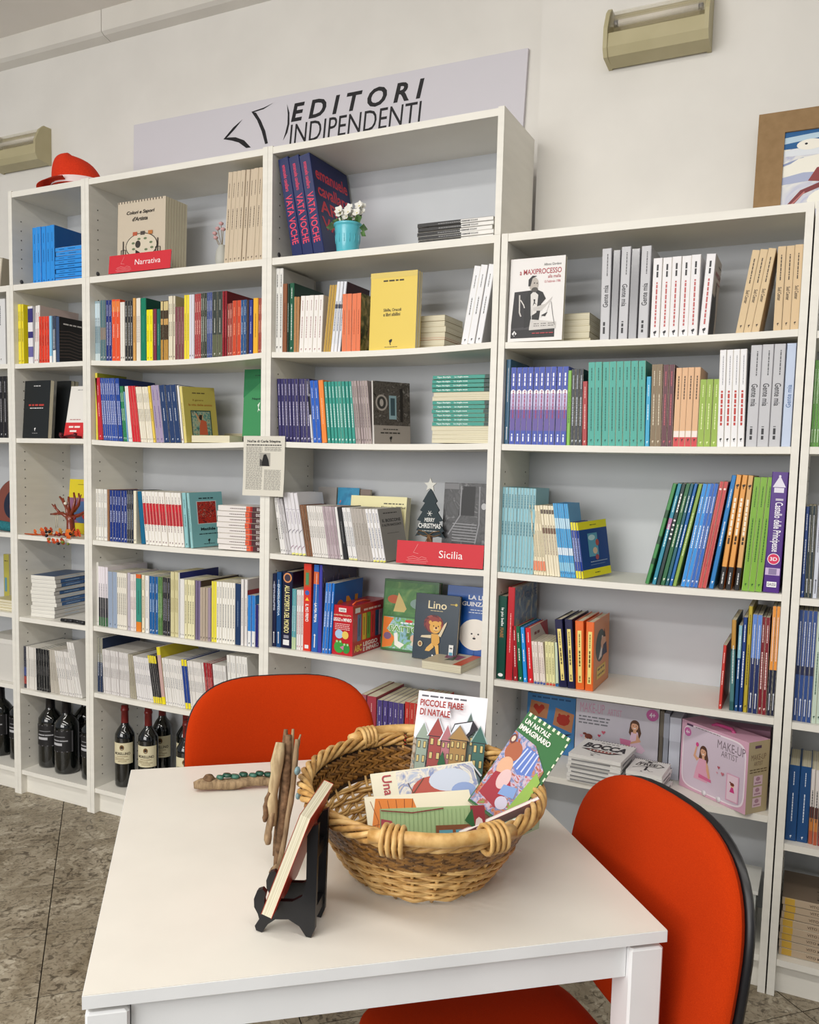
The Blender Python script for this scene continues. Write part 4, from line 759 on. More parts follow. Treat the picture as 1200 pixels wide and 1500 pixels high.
def cover_mesh(t, h, d, col, front, bands, hard, gloss):
    mb = MB()
    rg = .12 if gloss else (.28 if hard else .38)
    C_ = mat(col, rg); F = mat(front, rg) if isinstance(front, str) else front
    w_ = .0022 if hard else .0005
    if t < 3 * w_: w_ = t / 4
    c = min(.0016, t * .22)
    o = [(0, d), (0, c), (c, 0), (t - c, 0), (t, c), (t, d), (t - w_, d), (t - w_, w_), (w_, w_), (w_, d)]
    zs = sorted({0., 1., *[q for b in bands for q in b[:2]]})
    for z0, z1 in zip(zs, zs[1:]):
        zm = (z0 + z1) / 2; m = C_
        for b in bands:
            if b[0] <= zm <= b[1]: m = mat(b[2], rg)
        vs = [(x, y, z0 * h) for x, y in o] + [(x, y, z1 * h) for x, y in o]
        q = lambda i: (i, (i + 1) % 10, 10 + (i + 1) % 10, 10 + i)
        mb.add(vs, [q(1), q(2), q(3)], m)
        mb.add(vs, [q(0)], C_); mb.add(vs, [q(4)], F)
        mb.add(vs, [q(5), q(6), q(7), q(8), q(9)], C_)
    for z, flip in ((0, 1), (h, 0)):
        fs = [(0, 1, 8, 9), (1, 2, 8), (2, 3, 7, 8), (3, 4, 7), (4, 5, 6, 7)]
        mb.add([(x, y, z) for x, y in o], [f[::-1] for f in fs] if not flip else fs, C_)
    return mb.mesh('cover')


def page_mesh(t, h, d, hard, white):
    mb = MB(); w_ = .0022 if hard else .0005; i = .003 if hard else .0006
    if t < 3 * w_: w_ = t / 4
    mb.box(w_, w_, i, t - w_, d - i, h - i, PAGESW if white else PAGES)
    return mb.mesh('page_block')


def emblem(A, cx, cy, s, m):
    """little tree-like publisher's device"""
    q = s * A.W / A.H
    A.e(cx, cy + .35 * q, .55 * s, .5 * q, m, 8); A.e(cx + .3 * s, cy + .7 * q, .35 * s, .3 * q, m, 7)
    A.ln([(cx, cy + .2 * q), (cx - .1 * s, cy - .4 * q), (cx + .1 * s, cy - .9 * q)], .28 * s * A.W, m)


def dashes(A, x, z0, z1, wd, m, rd):
    """print running up the spine"""
    k = wd * A.W / A.H; z = z0
    while z < z1:
        l = min(z1 - z, k * rd.uniform(1.2, 3.6))
        A.r(x - wd / 2, z, x + wd / 2, z + l, m); A.k -= .35
        z += l + k * .55
    A.k += .35


def spine_marks(t, h, code, mc, tx, key):
    mb = MB(); A = Art(mb, (0, -.0001, 0), (1, 0, 0), (0, 0, 1), (0, -1, 0), t, h)
    rd = random.Random(key); m = mat(mc, .5) if mc else None
    wd = min(.24, .0024 / t)
    em = lambda z=.055: emblem(A, .5, z, min(.36, .004 / t), m)
    if code == 'e': em()
    elif code == 'w': dashes(A, .5, .3, .72, wd, m, rd)
    elif code == 'a': dashes(A, .5, .72, .88, wd * .8, m, rd); dashes(A, .5, .38, .6, wd, m, rd); em()
    elif code == 'A': dashes(A, .5, .74, .92, wd * .8, m, rd); dashes(A, .5, .26, .64, wd, m, rd); em()
    elif code == 'T': dashes(A, .5, .78, .93, wd, m, rd); dashes(A, .5, .18, .7, wd * 1.1, m, rd); em(.06)
    elif code == 'N': dashes(A, .5, .6, .9, wd * 1.1, m, rd); em(.08)
    elif code == 'B': dashes(A, .5, .76, .92, wd * 1.2, m, rd); dashes(A, .5, .44, .6, wd * 1.2, m, rd); em()
    elif code == 'uu': dashes(A, .42, .07, .2, .22, mat('#2c2c30'), rd); dashes(A, .6, .7, .94, .1, m, rd)
    elif code == 'R': dashes(A, .5, .76, .92, .2, mat('#2c2c30'), rd); dashes(A, .5, .14, .7, .17, m, rd); emblem(A, .5, .06, .3, mat('#202024'))
    elif code == 'S': dashes(A, .55, .64, .94, .12, mat('#9c9ca4'), rd); dashes(A, .5, .22, .58, .3, m, rd); emblem(A, .5, .07, .3, mat('#202024'))
    elif code == 'K':
        for z, c in ((.36, '#6c6474'), (.1, '#8c5c78')): A.poly([(0, z), (.35, z + .03), (1, z + .05), (1, z + .042), (.4, z + .018), (.0, z - .012)], c)
        dashes(A, .5, .5, .7, wd * .7, m, rd); A.r(0, .73, 1, .736, '#a8a0b0')
    elif code == 'f': A.r(.42, .05, .58, .2, m); A.poly([(.3, .19), (.7, .19), (.5, .21)], m); dashes(A, .5, .5, .9, wd * .7, m, rd)
    elif code == 'G':
        A.e(.5, .92, .42, .42 * t / h, mat('#d8905c')); A.e(.5, .92, .3, .3 * t / h, mat('#3c3040')); A.r(.2, .04, .8, .11, mat('#e8e8e8'))
        dashes(A, .5, .13, .17, .5, mat('#8c8c9c'), rd)
    elif code == 'Y':
        A.poly([(.25, .58), (.75, .58), (.5, .62)], m); A.e(.5, .67, .28, .28 * t / h, mat('#3c5cb0')); A.r(.25, .03, .75, .07, mat('#e8e8e8')); A.r(.3, .76, .7, .9, mat('#4c8c5c'))
    elif code == 'V':
        A.e(.5, .66, .46, .055, mat('#f2f2f6'), 12); A.r(.08, .5, .92, .66, mat('#c0b8dc')); dashes(A, .5, .76, .92, .24, mat('#f0f0fa'), rd)
        dashes(A, .55, .34, .7, .2, mat('#a03c6c'), rd); dashes(A, .5, .04, .14, .24, mat('#e8ecfa'), rd)
    elif code == 'D':
        for i in range(5): A.e(.5, .46 + i * .045, .28, .28 * t / h, m, 8)
        dashes(A, .5, .72, .9, .3, m, rd)
    elif code == 'O': A.e(.5, .93, .3, .3 * t / h, m, 8); dashes(A, .5, .2, .6, wd * .5, mat('#8c2c2c'), rd)
    elif code == 'J':
        emblem(A, .5, .9, .5, m); dashes(A, .5, .48, .8, .36, mat('#f6ecd8'), rd); dashes(A, .5, .4, .47, .36, m, rd); dashes(A, .5, .05, .15, .2, mat('#d8d8d8'), rd)
    elif code == 'L':
        A.r(.28, .1, .74, .86, m); dashes(A, .51, .62, .82, .12, mat('#5c4c28'), rd); dashes(A, .51, .34, .58, .18, mat('#5c4c28'), rd); dashes(A, .51, .12, .2, .14, mat('#5c4c28'), rd)
    elif code == 'o': A.e(.5, .05, .3, .2 * t / h, m, 12)
    elif code == 'P':
        W_ = mat('#e4e0ee')
        A.r(.2, .83, .8, .87, W_); A.poly([(.1, .875), (.9, .875), (.5, .97)], W_); A.e(.5, .965, .08, .01, W_, 8)
        A.e(.5, .28, .38, .38 * t / h, mat('#f4f0fa')); A.e(.5, .28, .34, .34 * t / h, mat('#d8305c'))
        A.t('3D', .28, .265, .72, .295, '#f4f0fa', .02)
        A.r(.05, .145, .95, .205, mat('#cdb8dc')); dashes(A, .5, .15, .2, .5, mat('#8c7ca4'), rd)
        A.r(.2, .045, .8, .09, mat('#f4f4f4')); A.t('SASSI', .25, .055, .75, .08, '#3c2c5c', .01)
    for s, z0, z1, c, dr, sz in tx:
        vs, fs, asp = text_geo(s, .015)
        mm = mat(c, .5); x0, x1 = .5 - sz / 2, .5 + sz / 2
        L_ = (z1 - z0)
        out = []
        for a_, b_ in vs:
            if dr == 'd': out.append(A.P(x0 + (x1 - x0) * b_, z1 - L_ * a_))
            else: out.append(A.P(x1 - (x1 - x0) * b_, z0 + L_ * a_))
        mb.add(out, fs, mm)
    return mb.mesh('spine_lettering') if mb.v else None


def make_book(name, label, cat, group, M, t, h, d, col, front=None, bands=(), m='', mc='#444', tx=(), hard=False, white=False, gloss=0, art=None, artkey=None, key=0):
    k = (round(t, 4), round(h, 3), d, col, str(front), str(bands), m, mc, str(tx), hard, white, gloss, artkey)
    front = front or col
    if k not in BOOKM:
        cm = cover_mesh(t, h, d, col, front, bands, hard, gloss)
        pm = page_mesh(t, h, d, hard, white)
        sm = spine_marks(t, h, m, mc, tx, key) if (m or tx) else None
        am = None
        if art:
            b = MB(); art(Art(b, (t + .0001, 0, 0), (0, 1, 0), (0, 0, 1), (1, 0, 0), d, h)); am = b.mesh('cover_print')
        BOOKM[k] = (cm, pm, sm, am)
    cm, pm, sm, am = BOOKM[k]
    o = new_thing(name, label, cat, group, M)
    for nm, me in (('cover', cm), ('page_block', pm), ('spine_lettering', sm), ('cover_print', am)):
        if me:
            c = bpy.data.objects.new(nm, me); COL.objects.link(c); c.parent = o
    return o


# pictures printed on covers, all drawn as flat shapes
def art_wave(A):
    A.r(0, 0, 1, 1, '#211f20')
    for i in range(9): A.ln([(.0, .12 + i * .07), (.3, .15 + i * .07), (.6, .11 + i * .07), (1, .15 + i * .07)], .0016, '#6c5c54')
    A.w(.12, .9, .84, .03, '#d8d4d0'); A.r(0, .0, 1, .02, '#3c4c6e')


def art_cavallaro(A):
    P_ = '#d8404e'
    for i, s in enumerate(('emanuele', 'cavallaro', 'ARTE', 'VATA')): A.t(s, .08, .76 - i * .17, .94, .89 - i * .17, P_, .02)


def art_saint(A):
    A.w(.3, .7, .88, .02, '#5c5030'); A.t('Il genere', .3, .74, .62, .78, '#7c5c20', .01); A.t('la vita delle anime', .16, .66, .88, .70, '#a05c20', .01)
    A.r(.2, .1, .82, .58, '#2c4a44'); A.r(.23, .12, .79, .56, painting('saint_scene', ['#2c4a50', '#5c8c84', '#a8a88c', '#1c2c34'], 60))
    A.poly([(.42, .14), (.68, .14), (.66, .38), (.5, .42), (.44, .3)], '#b8583c'); A.e(.5, .46, .07, .045, '#c8a078'); A.poly([(.42, .42), (.46, .5), (.55, .5), (.52, .4)], '#2c2420'); A.poly([(.34, .52), (.38, .53), (.48, .38), (.44, .36)], '#c09068')


def art_matilde(A):
    A.w(.28, .72, .88, .022, '#1c3438'); A.r(.2, .42, .8, .84, '#c8d4d4'); A.r(.22, .43, .78, .83, painting('red_crowd', ['#141820', '#801c1c', '#c83020', '#501818', '#d88878'], 90))
    A.t('Matilde', .28, .3, .72, .355, '#15282c', .03); A.w(.22, .8, .23, .016, '#1c3438'); emblem(A, .5, .1, .06, mat('#101818')); A.w(.34, .68, .05, .01, '#1c3438')


def art_film(A):
    A.r(0, .76, 1, .84, '#98303c'); A.poly([(0, .58), (1, .8), (1, .7), (0, .46)], '#1c181c')
    for i in range(5): A.r(.08 + i * .18, .58 + i * .035, .16 + i * .18, .63 + i * .035, '#e0d8d4')
    A.poly([(0, .1), (.4, .1), (.5, .5), (.0, .4)], '#2c2830')


def art_greycov(A): A.t('NOTEBOOK', .36, .8, .8, .84, '#3c3834', .02)


def art_olive(A):
    A.r(0, 0, 1, 1, painting('olive_portrait', ['#20281c', '#5c6430', '#a8985c', '#c8b884'], 25)); A.poly([(.3, .3), (.8, .38), (.7, .6), (.4, .55)], '#b08858'); A.w(.4, .9, .9, .02, '#4c4020')


def art_street(A):
    A.r(0, .3, 1, 1, painting('street_photo', ['#201c1a', '#5c5650', '#3c3834', '#8c8680'], 45)); A.e(.22, .66, .16, .13, '#a8a098'); A.e(.22, .66, .12, .1, '#3c3a38'); A.e(.22, .66, .05, .06, '#b0a8a0')
    A.r(.42, .4, .62, .78, '#8ca8b0'); A.r(.46, .46, .58, .74, '#3c5058'); A.r(.72, .36, .8, .9, '#2a2624'); A.w(.25, .65, .23, .015, '#3c3834'); A.w(.18, .75, .17, .02, '#3c3834'); emblem(A, .45, .08, .06, mat('#242020'))


def art_bosco(A):
    A.w(.2, .8, .9, .018, '#3c3834'); A.t('IL BOSCONE', .12, .74, .9, .8, '#2c2c2c', .02); A.t('E ALTRI RACCONTI', .1, .66, .9, .705, '#2c2c2c', .02); A.w(.25, .75, .52, .008, '#4c4844'); emblem(A, .62, .12, .1, mat('#141414'))


def art_pattern(A):
    rd = random.Random(5)
    for i in range(46):
        x, y = rd.uniform(.0, .95), rd.uniform(.1, .97)
        A.ln([(x, y), (x + rd.uniform(-.06, .06), y + .06)], .0022, rd.choice(('#c8a860', '#1c1c2c', '#a89cb8', '#7c5c50')))


def art_enc(A):
    A.e(.22, .62, .14, .13, '#c87c30'); A.e(.22, .62, .08, .08, '#4c3020'); A.t('N', .42, .46, .84, .78, '#e8a830', .05)
    A.t('E', .3, .2, .6, .4, '#e8a830', .03)


def art_portrait(A):
    A.w(.55, .92, .9, .018, '#3c3834'); A.t('MAXIPROCESSO', .2, .76, .95, .82, '#b04048', .02); A.w(.5, .9, .69, .02, '#b04048')
    A.poly([(0, 0), (.7, 0), (.72, .3), (.6, .5), (.5, .64), (.34, .5), (0, .52)], '#1c1a1c'); A.e(.48, .62, .1, .09, '#7c746c'); A.r(0, 0, 1, .08, '#1c1a1c')
    A.poly([(.46, .2), (.56, .24), (.54, .5), (.46, .48)], '#4c4844')


def art_yb(A):
    A.r(0, 0, 1, .14, '#e8dc1c'); A.r(0, .86, 1, 1, '#e8dc1c'); A.w(.4, .62, .92, .015, '#3c3c28'); A.w(.42, .6, .06, .015, '#3c3c28')
    A.r(.28, .36, .62, .78, '#5c9cb8'); A.e(.42, .7, .12, .05, '#b8d4dc'); A.e(.6, .6, .06, .06, '#b04c44'); A.e(.5, .46, .08, .06, '#d8b8a0'); A.e(.55, .34, .06, .05, '#a84c58'); A.w(.3, .9, .26, .012, '#b8c4dc'); A.w(.3, .8, .21, .008, '#8ca0c4')


def art_map(A):
    A.r(.02, .02, 1, .98, painting('pale_map', ['#a8b0a8', '#c8c0a8', '#7c94a8', '#5c7498', '#b8a08c'], 16)); A.t('ATLANTE', .4, .84, .95, .92, '#4c6484', .02)


def art_redcorner(A): A.poly([(.55, 1), (1, 1), (1, .62)], '#b82c34'); A.w(.2, .5, .84, .05, '#8c4c54')


def art_goose(A):
    A.e(.42, .6, .3, .24, '#3c4c48'); A.poly([(.3, .4), (.5, .42), (.62, .7), (.5, .74), (.44, .55)], '#e8e4e0'); A.e(.6, .62, .16, .1, '#e0b090'); A.poly([(.5, .42), (.86, .42), (.8, .6), (.6, .58)], '#2c3450'); A.poly([(.58, .7), (.66, .82), (.74, .68)], '#2c2420')
    A.r(.2, .12, .76, .3, '#e8c860'); A.w(.26, .7, .24, .03, '#7c6428'); A.w(.26, .7, .16, .03, '#7c6428')


FA = {k[4:]: v for k, v in list(globals().items()) if k.startswith("art_")}
CATS = {'pocket_book': 'book', 'paperback': 'book', 'hardback_book': 'book', 'booklet': 'booklet', 'magazine': 'magazine', 'picture_book': 'picture book'}

rb = random.Random(11)
for ri, (row, X0, X1, n, h, th, sy, desc, col, k) in enumerate(RUNS):
    tt = (X1 - X0) / n * math.cos(th)
    kind = k.get('kind') or ('booklet' if tt < .0072 else 'pocket_book' if h < .193 else 'paperback')
    d = k.get('d', .15)
    hard = kind == 'hardback_book' and not k.get('gloss') and tt > .008
    for i in range(n):
        x0 = X0 + (X1 - X0) / n * i; x1 = X0 + (X1 - X0) / n * (i + 1)
        z = shelf_z(row, x0 if th <= 0 else x1) + .0003
        t = tt * .972
        if row not in ('C5',): z = max(z, shelf_z(row, x1) + .0003 if th == 0 else z)
        if th > 0: M = T(x1 - t * math.cos(th) - .0002, sy, z + t * math.sin(th)) @ RY(th)
        else: M = T(x0 + .0002, sy, z) @ RY(th)
        jy = 0 if n == 1 else rb.choice((0, 0, .001, .002, -.001, .003))
        M = T(0, jy, 0) @ M
        last = i == n - 1
        if last and k.get('yaw'): M = M @ RZ(k['yaw'])
        place = rowname(row)
        if n == 1: label = '%s on %s' % (desc, place)
        else: label = '%s of %s %ss from left, %s' % (ORDN[i], CARD[n], desc, place)
        label = label[0].lower() + label[1:]
        if len(label.split()) > 16: label = label.replace(' from left,', ',')
        if len(label.split()) > 16: label = label.replace(' bookcase', '')
        fa = k.get('fa') if last else None
        make_book(kind, label, CATS[kind], ('%ss on %s' % (desc, place)) if n > 1 else None, M, t, h, d, col,
                  (k.get('front') if last else None), k.get('bands', ()), k.get('m', ''), k.get('mc', '#444444'), k.get('tx', ()), hard,
                  kind in ('magazine', 'booklet'), k.get('gloss', 0), FA[fa] if fa else None, fa, ri)


# ---- books standing face out
def f_colori(A):
    for i in range(16): A.r(.02 + i * .06, .972, .035 + i * .06, 1.0, '#4c443c')
    A.t('Colori e Sapori', .2, .80, .78, .86, '#2c2824', .02, .25); A.t("d'Artista", .32, .72, .64, .775, '#2c2824', .02, .25)
    K = '#241f1b'
    A.e(.52, .38, .33, .17, K, 28); A.e(.52, .38, .315, .16, '#d8cdb8', 28); A.poly([(.4, .22), (.5, .22), (.49, .29), (.4, .33)], K)
    for x, y in ((.35, .42), (.47, .47), (.6, .47), (.72, .41), (.36, .34), (.62, .32), (.74, .34)): A.e(x, y, .035, .016, '#6c7c5c', 8)
    A.e(.45, .4, .055, .05, '#3c3630')
    for x, c in ((.34, '#b85c40'), (.5, '#4c4440'), (.66, '#b8743c')): A.r(x, .52, x + .09, .57, c)
    for x in (.14, .86):
        A.ln([(x, .24), (x, .46)], .004, K); A.ln([(x - .04, .2), (x - .04, .34), (x + .05, .34), (x + .05, .2)], .003, K)
    for x, c in ((.46, '#5c8cb0'), (.6, '#8ca83c')): A.r(x, .1, x + .12, .21, c); A.ln([(x, .02), (x, .21), (x + .12, .21), (x + .12, .02)], .003, K)


def f_black(A):
    A.w(.36, .62, .9, .015, '#c8c8c8'); A.w(.2, .82, .56, .03, '#b83c34', 3); A.w(.25, .76, .515, .014, '#e0e0e0'); emblem(A, .48, .15, .05, mat('#e8e8e8')); A.w(.38, .6, .08, .01, '#8c8c8c')


def f_qr(A):
    A.r(0, 0, 1, .3, '#d23034'); A.w(.2, .78, .2, .035, '#f0e4e0'); A.w(.28, .64, .12, .035, '#f0e4e0'); A.w(.4, .8, .92, .012, '#8c8c8c'); A.w(.2, .75, .35, .015, '#b87c7c')


def f_green(A):
    A.poly([(0, .62), (1, 1), (0, 1)], '#237a4a'); A.w(.35, .75, .91, .012, '#1c4c34'); A.t('Napolino', .28, .58, .72, .62, '#143c2c', .03); A.poly([(.46, .52), (.54, .56), (.5, .48), (.56, .44), (.5, .45), (.47, .42), (.49, .48)], '#e0ece0'); A.ln([(.52, .06), (.53, .11)], .004, '#143c2c')


def f_sibille(A):
    A.r(0, .93, 1, 1, '#dcc468'); A.w(.28, .76, .88, .02, '#3c3418'); A.t('Sibille, Oracoli', .3, .49, .68, .535, '#2c2818', .02); A.t('e libri sibillini', .3, .435, .66, .48, '#2c2818', .02)
    emblem(A, .47, .1, .06, mat('#1c1a14')); A.w(.35, .62, .035, .008, '#5c5030')


def f_maxi(A):
    A.t('Alfonso Giordano', .62, .895, .93, .925, '#2c2c2c', .01); A.t('a MAXIPROCESSO', .18, .80, .94, .865, '#a83440', .015)
    A.t('alla mafia', .7, .745, .93, .785, '#a83440', .01); A.t('10 Febbraio 1986', .64, .69, .93, .72, '#c06068', .005)
    K = '#1c1b1e'
    A.r(.06, .04, .86, .14, K); A.r(.06, .14, .5, .2, '#3c3a3e')
    A.poly([(.06, .2), (.1, .6), (.4, .61), (.46, .4), (.44, .18), (.06, .16)], '#242226'); A.poly([(.3, .16), (.28, .46), (.36, .6), (.5, .62), (.62, .58), (.68, .5), (.6, .44), (.56, .2)], '#161518')
    A.poly([(.42, .3), (.4, .56), (.46, .6), (.54, .55), (.52, .34)], '#dcd8d4'); A.poly([(.455, .5), (.49, .5), (.485, .46), (.52, .43), (.48, .45), (.45, .42), (.465, .47)], K)
    A.e(.45, .68, .085, .085, '#b8b0a8', 20); A.poly([(.35, .66), (.35, .74), (.42, .785), (.5, .78), (.42, .75), (.39, .66)], K); A.e(.47, .615, .06, .03, '#4c4844'); A.e(.46, .695, .012, .008, K, 8); A.e(.51, .69, .012, .008, K, 8)
    A.poly([(.46, .4), (.68, .44), (.8, .52), (.76, .46), (.62, .36), (.46, .36)], '#c8c4c0'); A.poly([(.62, .36), (.76, .46), (.7, .33), (.6, .28)], '#e8e6e4'); A.poly([(.6, .3), (.72, .34), (.68, .29)], K)
    A.poly([(.4, .16), (.42, .26), (.88, .22), (.88, .14), (.4, .13)], '#d0ccc8')
    for i in range(3): A.w(.48 + .13 * i, .58 + .13 * i, .2, .008, '#5c5854'); A.w(.48 + .13 * i, .58 + .13 * i, .175, .008, '#5c5854')
    A.ln([(.22, .5), (.28, .44), (.3, .4)], .003, '#d8d4d0'); A.ln([(.2, .56), (.21, .35), (.24, .3)], .004, '#c8c4c0'); A.ln([(.44, .22), (.43, .38)], .002, '#d0d0d0'); A.ln([(.78, .46), (.82, .3), (.86, .18)], .0012, '#3c3a3e')
    A.w(.46, .84, .085, .012, '#b03c44'); A.e(.13, .095, .045, .035, '#e8e8e8', 4); A.poly([(.11, .07), (.15, .07), (.14, .12)], K)


def f_haring(A):
    A.w(.6, .95, .87, .02, '#5c5848'); A.t('Alessandra Morbol', .55, .80, .98, .84, '#4c4838', .02)
    A.ln([(.55, .72), (.62, .76), (.7, .72), (.74, .66), (.84, .68), (.92, .62), (.93, .5), (.9, .42)], .005, '#b03c3c'); A.poly([(.8, .3), (.86, .5), (.9, .62), (.92, .4), (.87, .25)], '#b8a838'); A.poly([(.86, .2), (.88, .45), (.84, .6), (.8, .4)], '#6c8434'); A.e(.6, .78, .08, .03, '#c84c3c')


def f_gente(A):
    A.r(0, .22, 1, 1, painting('grey_photograph', ['#2c2c2e', '#4c4c4e', '#3a3a3c', '#7c7c7e'], 22)); A.poly([(.3, .6), (.38, .96), (.62, .96), (.62, .6)], '#262628'); A.ln([(.34, .96), (.34, .6), (.12, .36)], .004, '#8c8c90'); A.ln([(.7, .96), (.72, .5), (.66, .26)], .004, '#8c8c90')
    for i in range(7): A.ln([(.2, .5 - i * .035), (.68, .49 - i * .035)], .0022, '#9c9ca0')
    A.e(.8, .72, .05, .04, '#b8b8ba'); A.r(.84, .3, .9, .9, '#5c5c5e'); A.r(0, 0, 1, .22, '#3c3d42'); A.w(.3, .9, .185, .012, '#c8c8c8'); A.t('Gente mia', .34, .1, .86, .17, '#f0f0f0', .0); A.r(.0, .92, .3, .99, '#77777a')


def f_fattoria(A):
    A.r(.03, .5, .97, .97, painting('farm_green', ['#3c6c3c', '#4c8048', '#5c8c50', '#7ca05c'], 14)); A.e(.2, .72, .12, .06, '#c0603c'); A.poly([(.2, .55), (.28, .82), (.36, .72), (.44, .6), (.4, .55)], '#d8c07c'); A.e(.7, .68, .2, .08, '#8ca8a0'); A.e(.86, .6, .1, .07, '#b8b0a0')
    A.r(.03, .03, .97, .47, painting('farm_picture', ['#4c8c3c', '#a8c8d8', '#6ca848', '#8cb8d0', '#4c7c34'], 12)); A.poly([(.03, .03), (.2, .06), (.26, .18), (.1, .3), (.22, .46), (.03, .47)], '#e07828'); A.e(.12, .2, .07, .05, '#7c5c80')
    A.t('FATTORIA', .14, .27, .98, .36, '#f4f4ec', .06); A.t('FATTORIA', .15, .275, .97, .352, '#5c9c3c', .02)
    A.poly([(.24, .24), (.3, .26), (.32, .14), (.44, .1), (.36, .04), (.26, .08)], '#ecebe4'); A.poly([(.55, .1), (.6, .22), (.7, .2), (.8, .08)], '#d8d0c0'); A.e(.6, .2, .06, .05, '#e0b8a0')
    A.w(.35, .9, .39, .02, '#e8f0f4'); A.e(.5, .43, .07, .02, '#d03c30')


def f_lino(A):
    A.t('Lino', .3, .78, .72, .9, '#e8d8b0', .01); A.w(.36, .66, .745, .01, '#c8b890'); A.r(.8, .86, .96, .875, '#b89c50'); A.e(.93, .868, .03, .02, '#d8c060')
    rd = random.Random(2)
    for i in range(22):
        a = 2 * math.pi * i / 22; A.e(.45 + .17 * math.cos(a), .55 + .1 * math.sin(a), .055, .04, rd.choice(('#7c3434', '#9c4c44', '#5c2c34')), 9)
    A.e(.46, .54, .18, .12, '#8c3c38'); A.e(.5, .5, .13, .095, '#dca650'); A.e(.38, .57, .035, .03, '#dca650'); A.e(.6, .57, .035, .03, '#dca650'); A.e(.52, .475, .06, .035, '#e8c07c'); A.e(.52, .492, .025, .018, '#5c2018'); A.e(.46, .52, .012, .01, '#201810'); A.e(.57, .52, .012, .01, '#201810'); A.ln([(.48, .455), (.52, .445), (.56, .455)], .0012, '#5c2018')
    A.poly([(.42, .4), (.6, .4), (.62, .28), (.54, .2), (.44, .24)], '#d8a24c'); A.poly([(.44, .26), (.33, .18), (.3, .13), (.4, .13), (.5, .2)], '#e0b060'); A.poly([(.52, .22), (.56, .1), (.62, .06), (.62, .1), (.6, .24)], '#e0b060')
    A.poly([(.42, .38), (.2, .36), (.18, .33), (.42, .33)], '#d8c8a8'); A.poly([(.58, .38), (.7, .56), (.76, .6), (.74, .54), (.64, .36)], '#d8c8a8'); A.e(.18, .23, .055, .045, '#d8c8a0', 10); A.e(.18, .23, .035, .03, '#8c5c30', 10)
    A.r(.84, .08, .94, .26, '#e8e8e4'); A.w(.86, .92, .2, .02, '#5c5c5c'); A.r(.85, .1, .93, .15, '#5ca0b8'); A.e(.48, .07, .02, .015, '#e8e8e8'); A.w(.4, .58, .035, .008, '#c8c8c8')


def f_luna(A):
    A.t('LA LUNA', .4, .83, .92, .89, '#f4f4f8', .03); A.t('AL GUINZAGLIO', .12, .74, .98, .80, '#f4f4f8', .03); A.w(.45, .8, .685, .012, '#d8e0f0'); A.w(.42, .78, .65, .012, '#d8e0f0')
    A.e(.56, .36, .3, .21, '#ece6dc', 32); A.e(.5, .37, .018, .012, '#2c2828', 8); A.e(.62, .37, .018, .012, '#2c2828', 8); A.e(.55, .31, .03, .015, '#2c2828', 8); A.e(.55, .34, .01, .006, '#b87c6c', 6); A.ln([(.56, .15), (.56, 0)], .0012, '#14305c')


def girl(A, cx, cy, s, seated=False, dress='#e4a8c0'):
    """small smiling girl with long brown hair, in a pink dress"""
    q = s * A.W / A.H; e = lambda x, y, rx, ry, c, n=16: A.e(cx + x * s, cy + y * q, rx * s, ry * q, c, n); p = lambda pts, c: A.poly([(cx + x * s, cy + y * q) for x, y in pts], c)
    H_, S_ = '#5c3c2c', '#dfa988'
    e(0, .0, .3, .36, H_); p([(-.28, .05), (-.36, -.5), (-.2, -.75), (0, -.2)], H_); p([(.28, .05), (.42, -.45), (.3, -.85), (.1, -.7), (.05, -.2)], H_)
    if seated:
        p([(-.2, -.45), (.2, -.4), (.34, -1.1), (.7, -1.5), (.5, -1.75), (-.4, -1.6), (-.3, -1.1)], dress)
        p([(-.3, -1.3), (-1.3, -1.55), (-1.6, -1.45), (-1.5, -1.65), (-.3, -1.65)], S_); p([(.15, -.5), (.42, -1.0), (-.3, -1.25), (-.35, -1.15), (.1, -.95)], S_); p([(-.9, -.95), (-.2, -1.0), (-.25, -1.35), (-.85, -1.3)], '#d87ca4')
    else:
        p([(-.3, -.5), (.24, -.5), (.4, -1.2), (.42, -1.9), (-.7, -1.9), (-.55, -1.2)], dress)
        p([(-.3, -.52), (-.5, -.75), (-.8, -.5), (-.62, .15), (-.5, .2), (-.62, -.4), (-.48, -.5)], S_); e(-.52, .3, .12, .14, '#d8488c'); p([(.24, -.55), (.42, -.8), (.62, -1.5), (.5, -1.65), (.28, -1.1)], S_); p([(-.3, -1.5), (.7, -1.6), (.72, -1.78), (-.3, -1.75)], '#d86c98')
    p([(-.08, -.3), (.1, -.3), (.13, -.5), (-.1, -.5)], S_); e(0, -.06, .22, .27, S_); p([(-.22, .1), (-.05, .3), (.2, .2), (.24, 0), (.1, .12), (-.1, .14)], H_)
    e(-.09, -.02, .03, .025, '#2c1c14', 8); e(.09, -.02, .03, .025, '#2c1c14', 8); p([(-.1, -.15), (.1, -.15), (.05, -.22), (-.05, -.22)], '#f4e8e4'); e(0, -.09, .02, .02, '#c88c70', 6)


def heart(A, x, y, s, c):
    q = s * A.W / A.H; A.poly([(x, y - q), (x - s, y + .2 * q), (x - .8 * s, y + .7 * q), (x - .4 * s, y + .8 * q), (x, y + .4 * q), (x + .4 * s, y + .8 * q), (x + .8 * s, y + .7 * q), (x + s, y + .2 * q)], c)


def doll(A, cx, cy, s):
    q = s * A.W / A.H; e = lambda x, y, rx, ry, c: A.e(cx + x * s, cy + y * q, rx * s, ry * q, c, 14)
    A.poly([(cx - .2 * s, cy - .3 * q), (cx + .2 * s, cy - .3 * q), (cx + .5 * s, cy - 1.2 * q), (cx - .5 * s, cy - 1.2 * q)], '#d03c84'); e(0, 0, .38, .36, '#e8b898'); e(0, .16, .4, .28, '#7c3c30'); e(-.4, .4, .2, .12, '#7c3c30'); e(-.12, -.04, .04, .04, '#2c1c14'); e(.14, -.04, .04, .04, '#2c1c14')


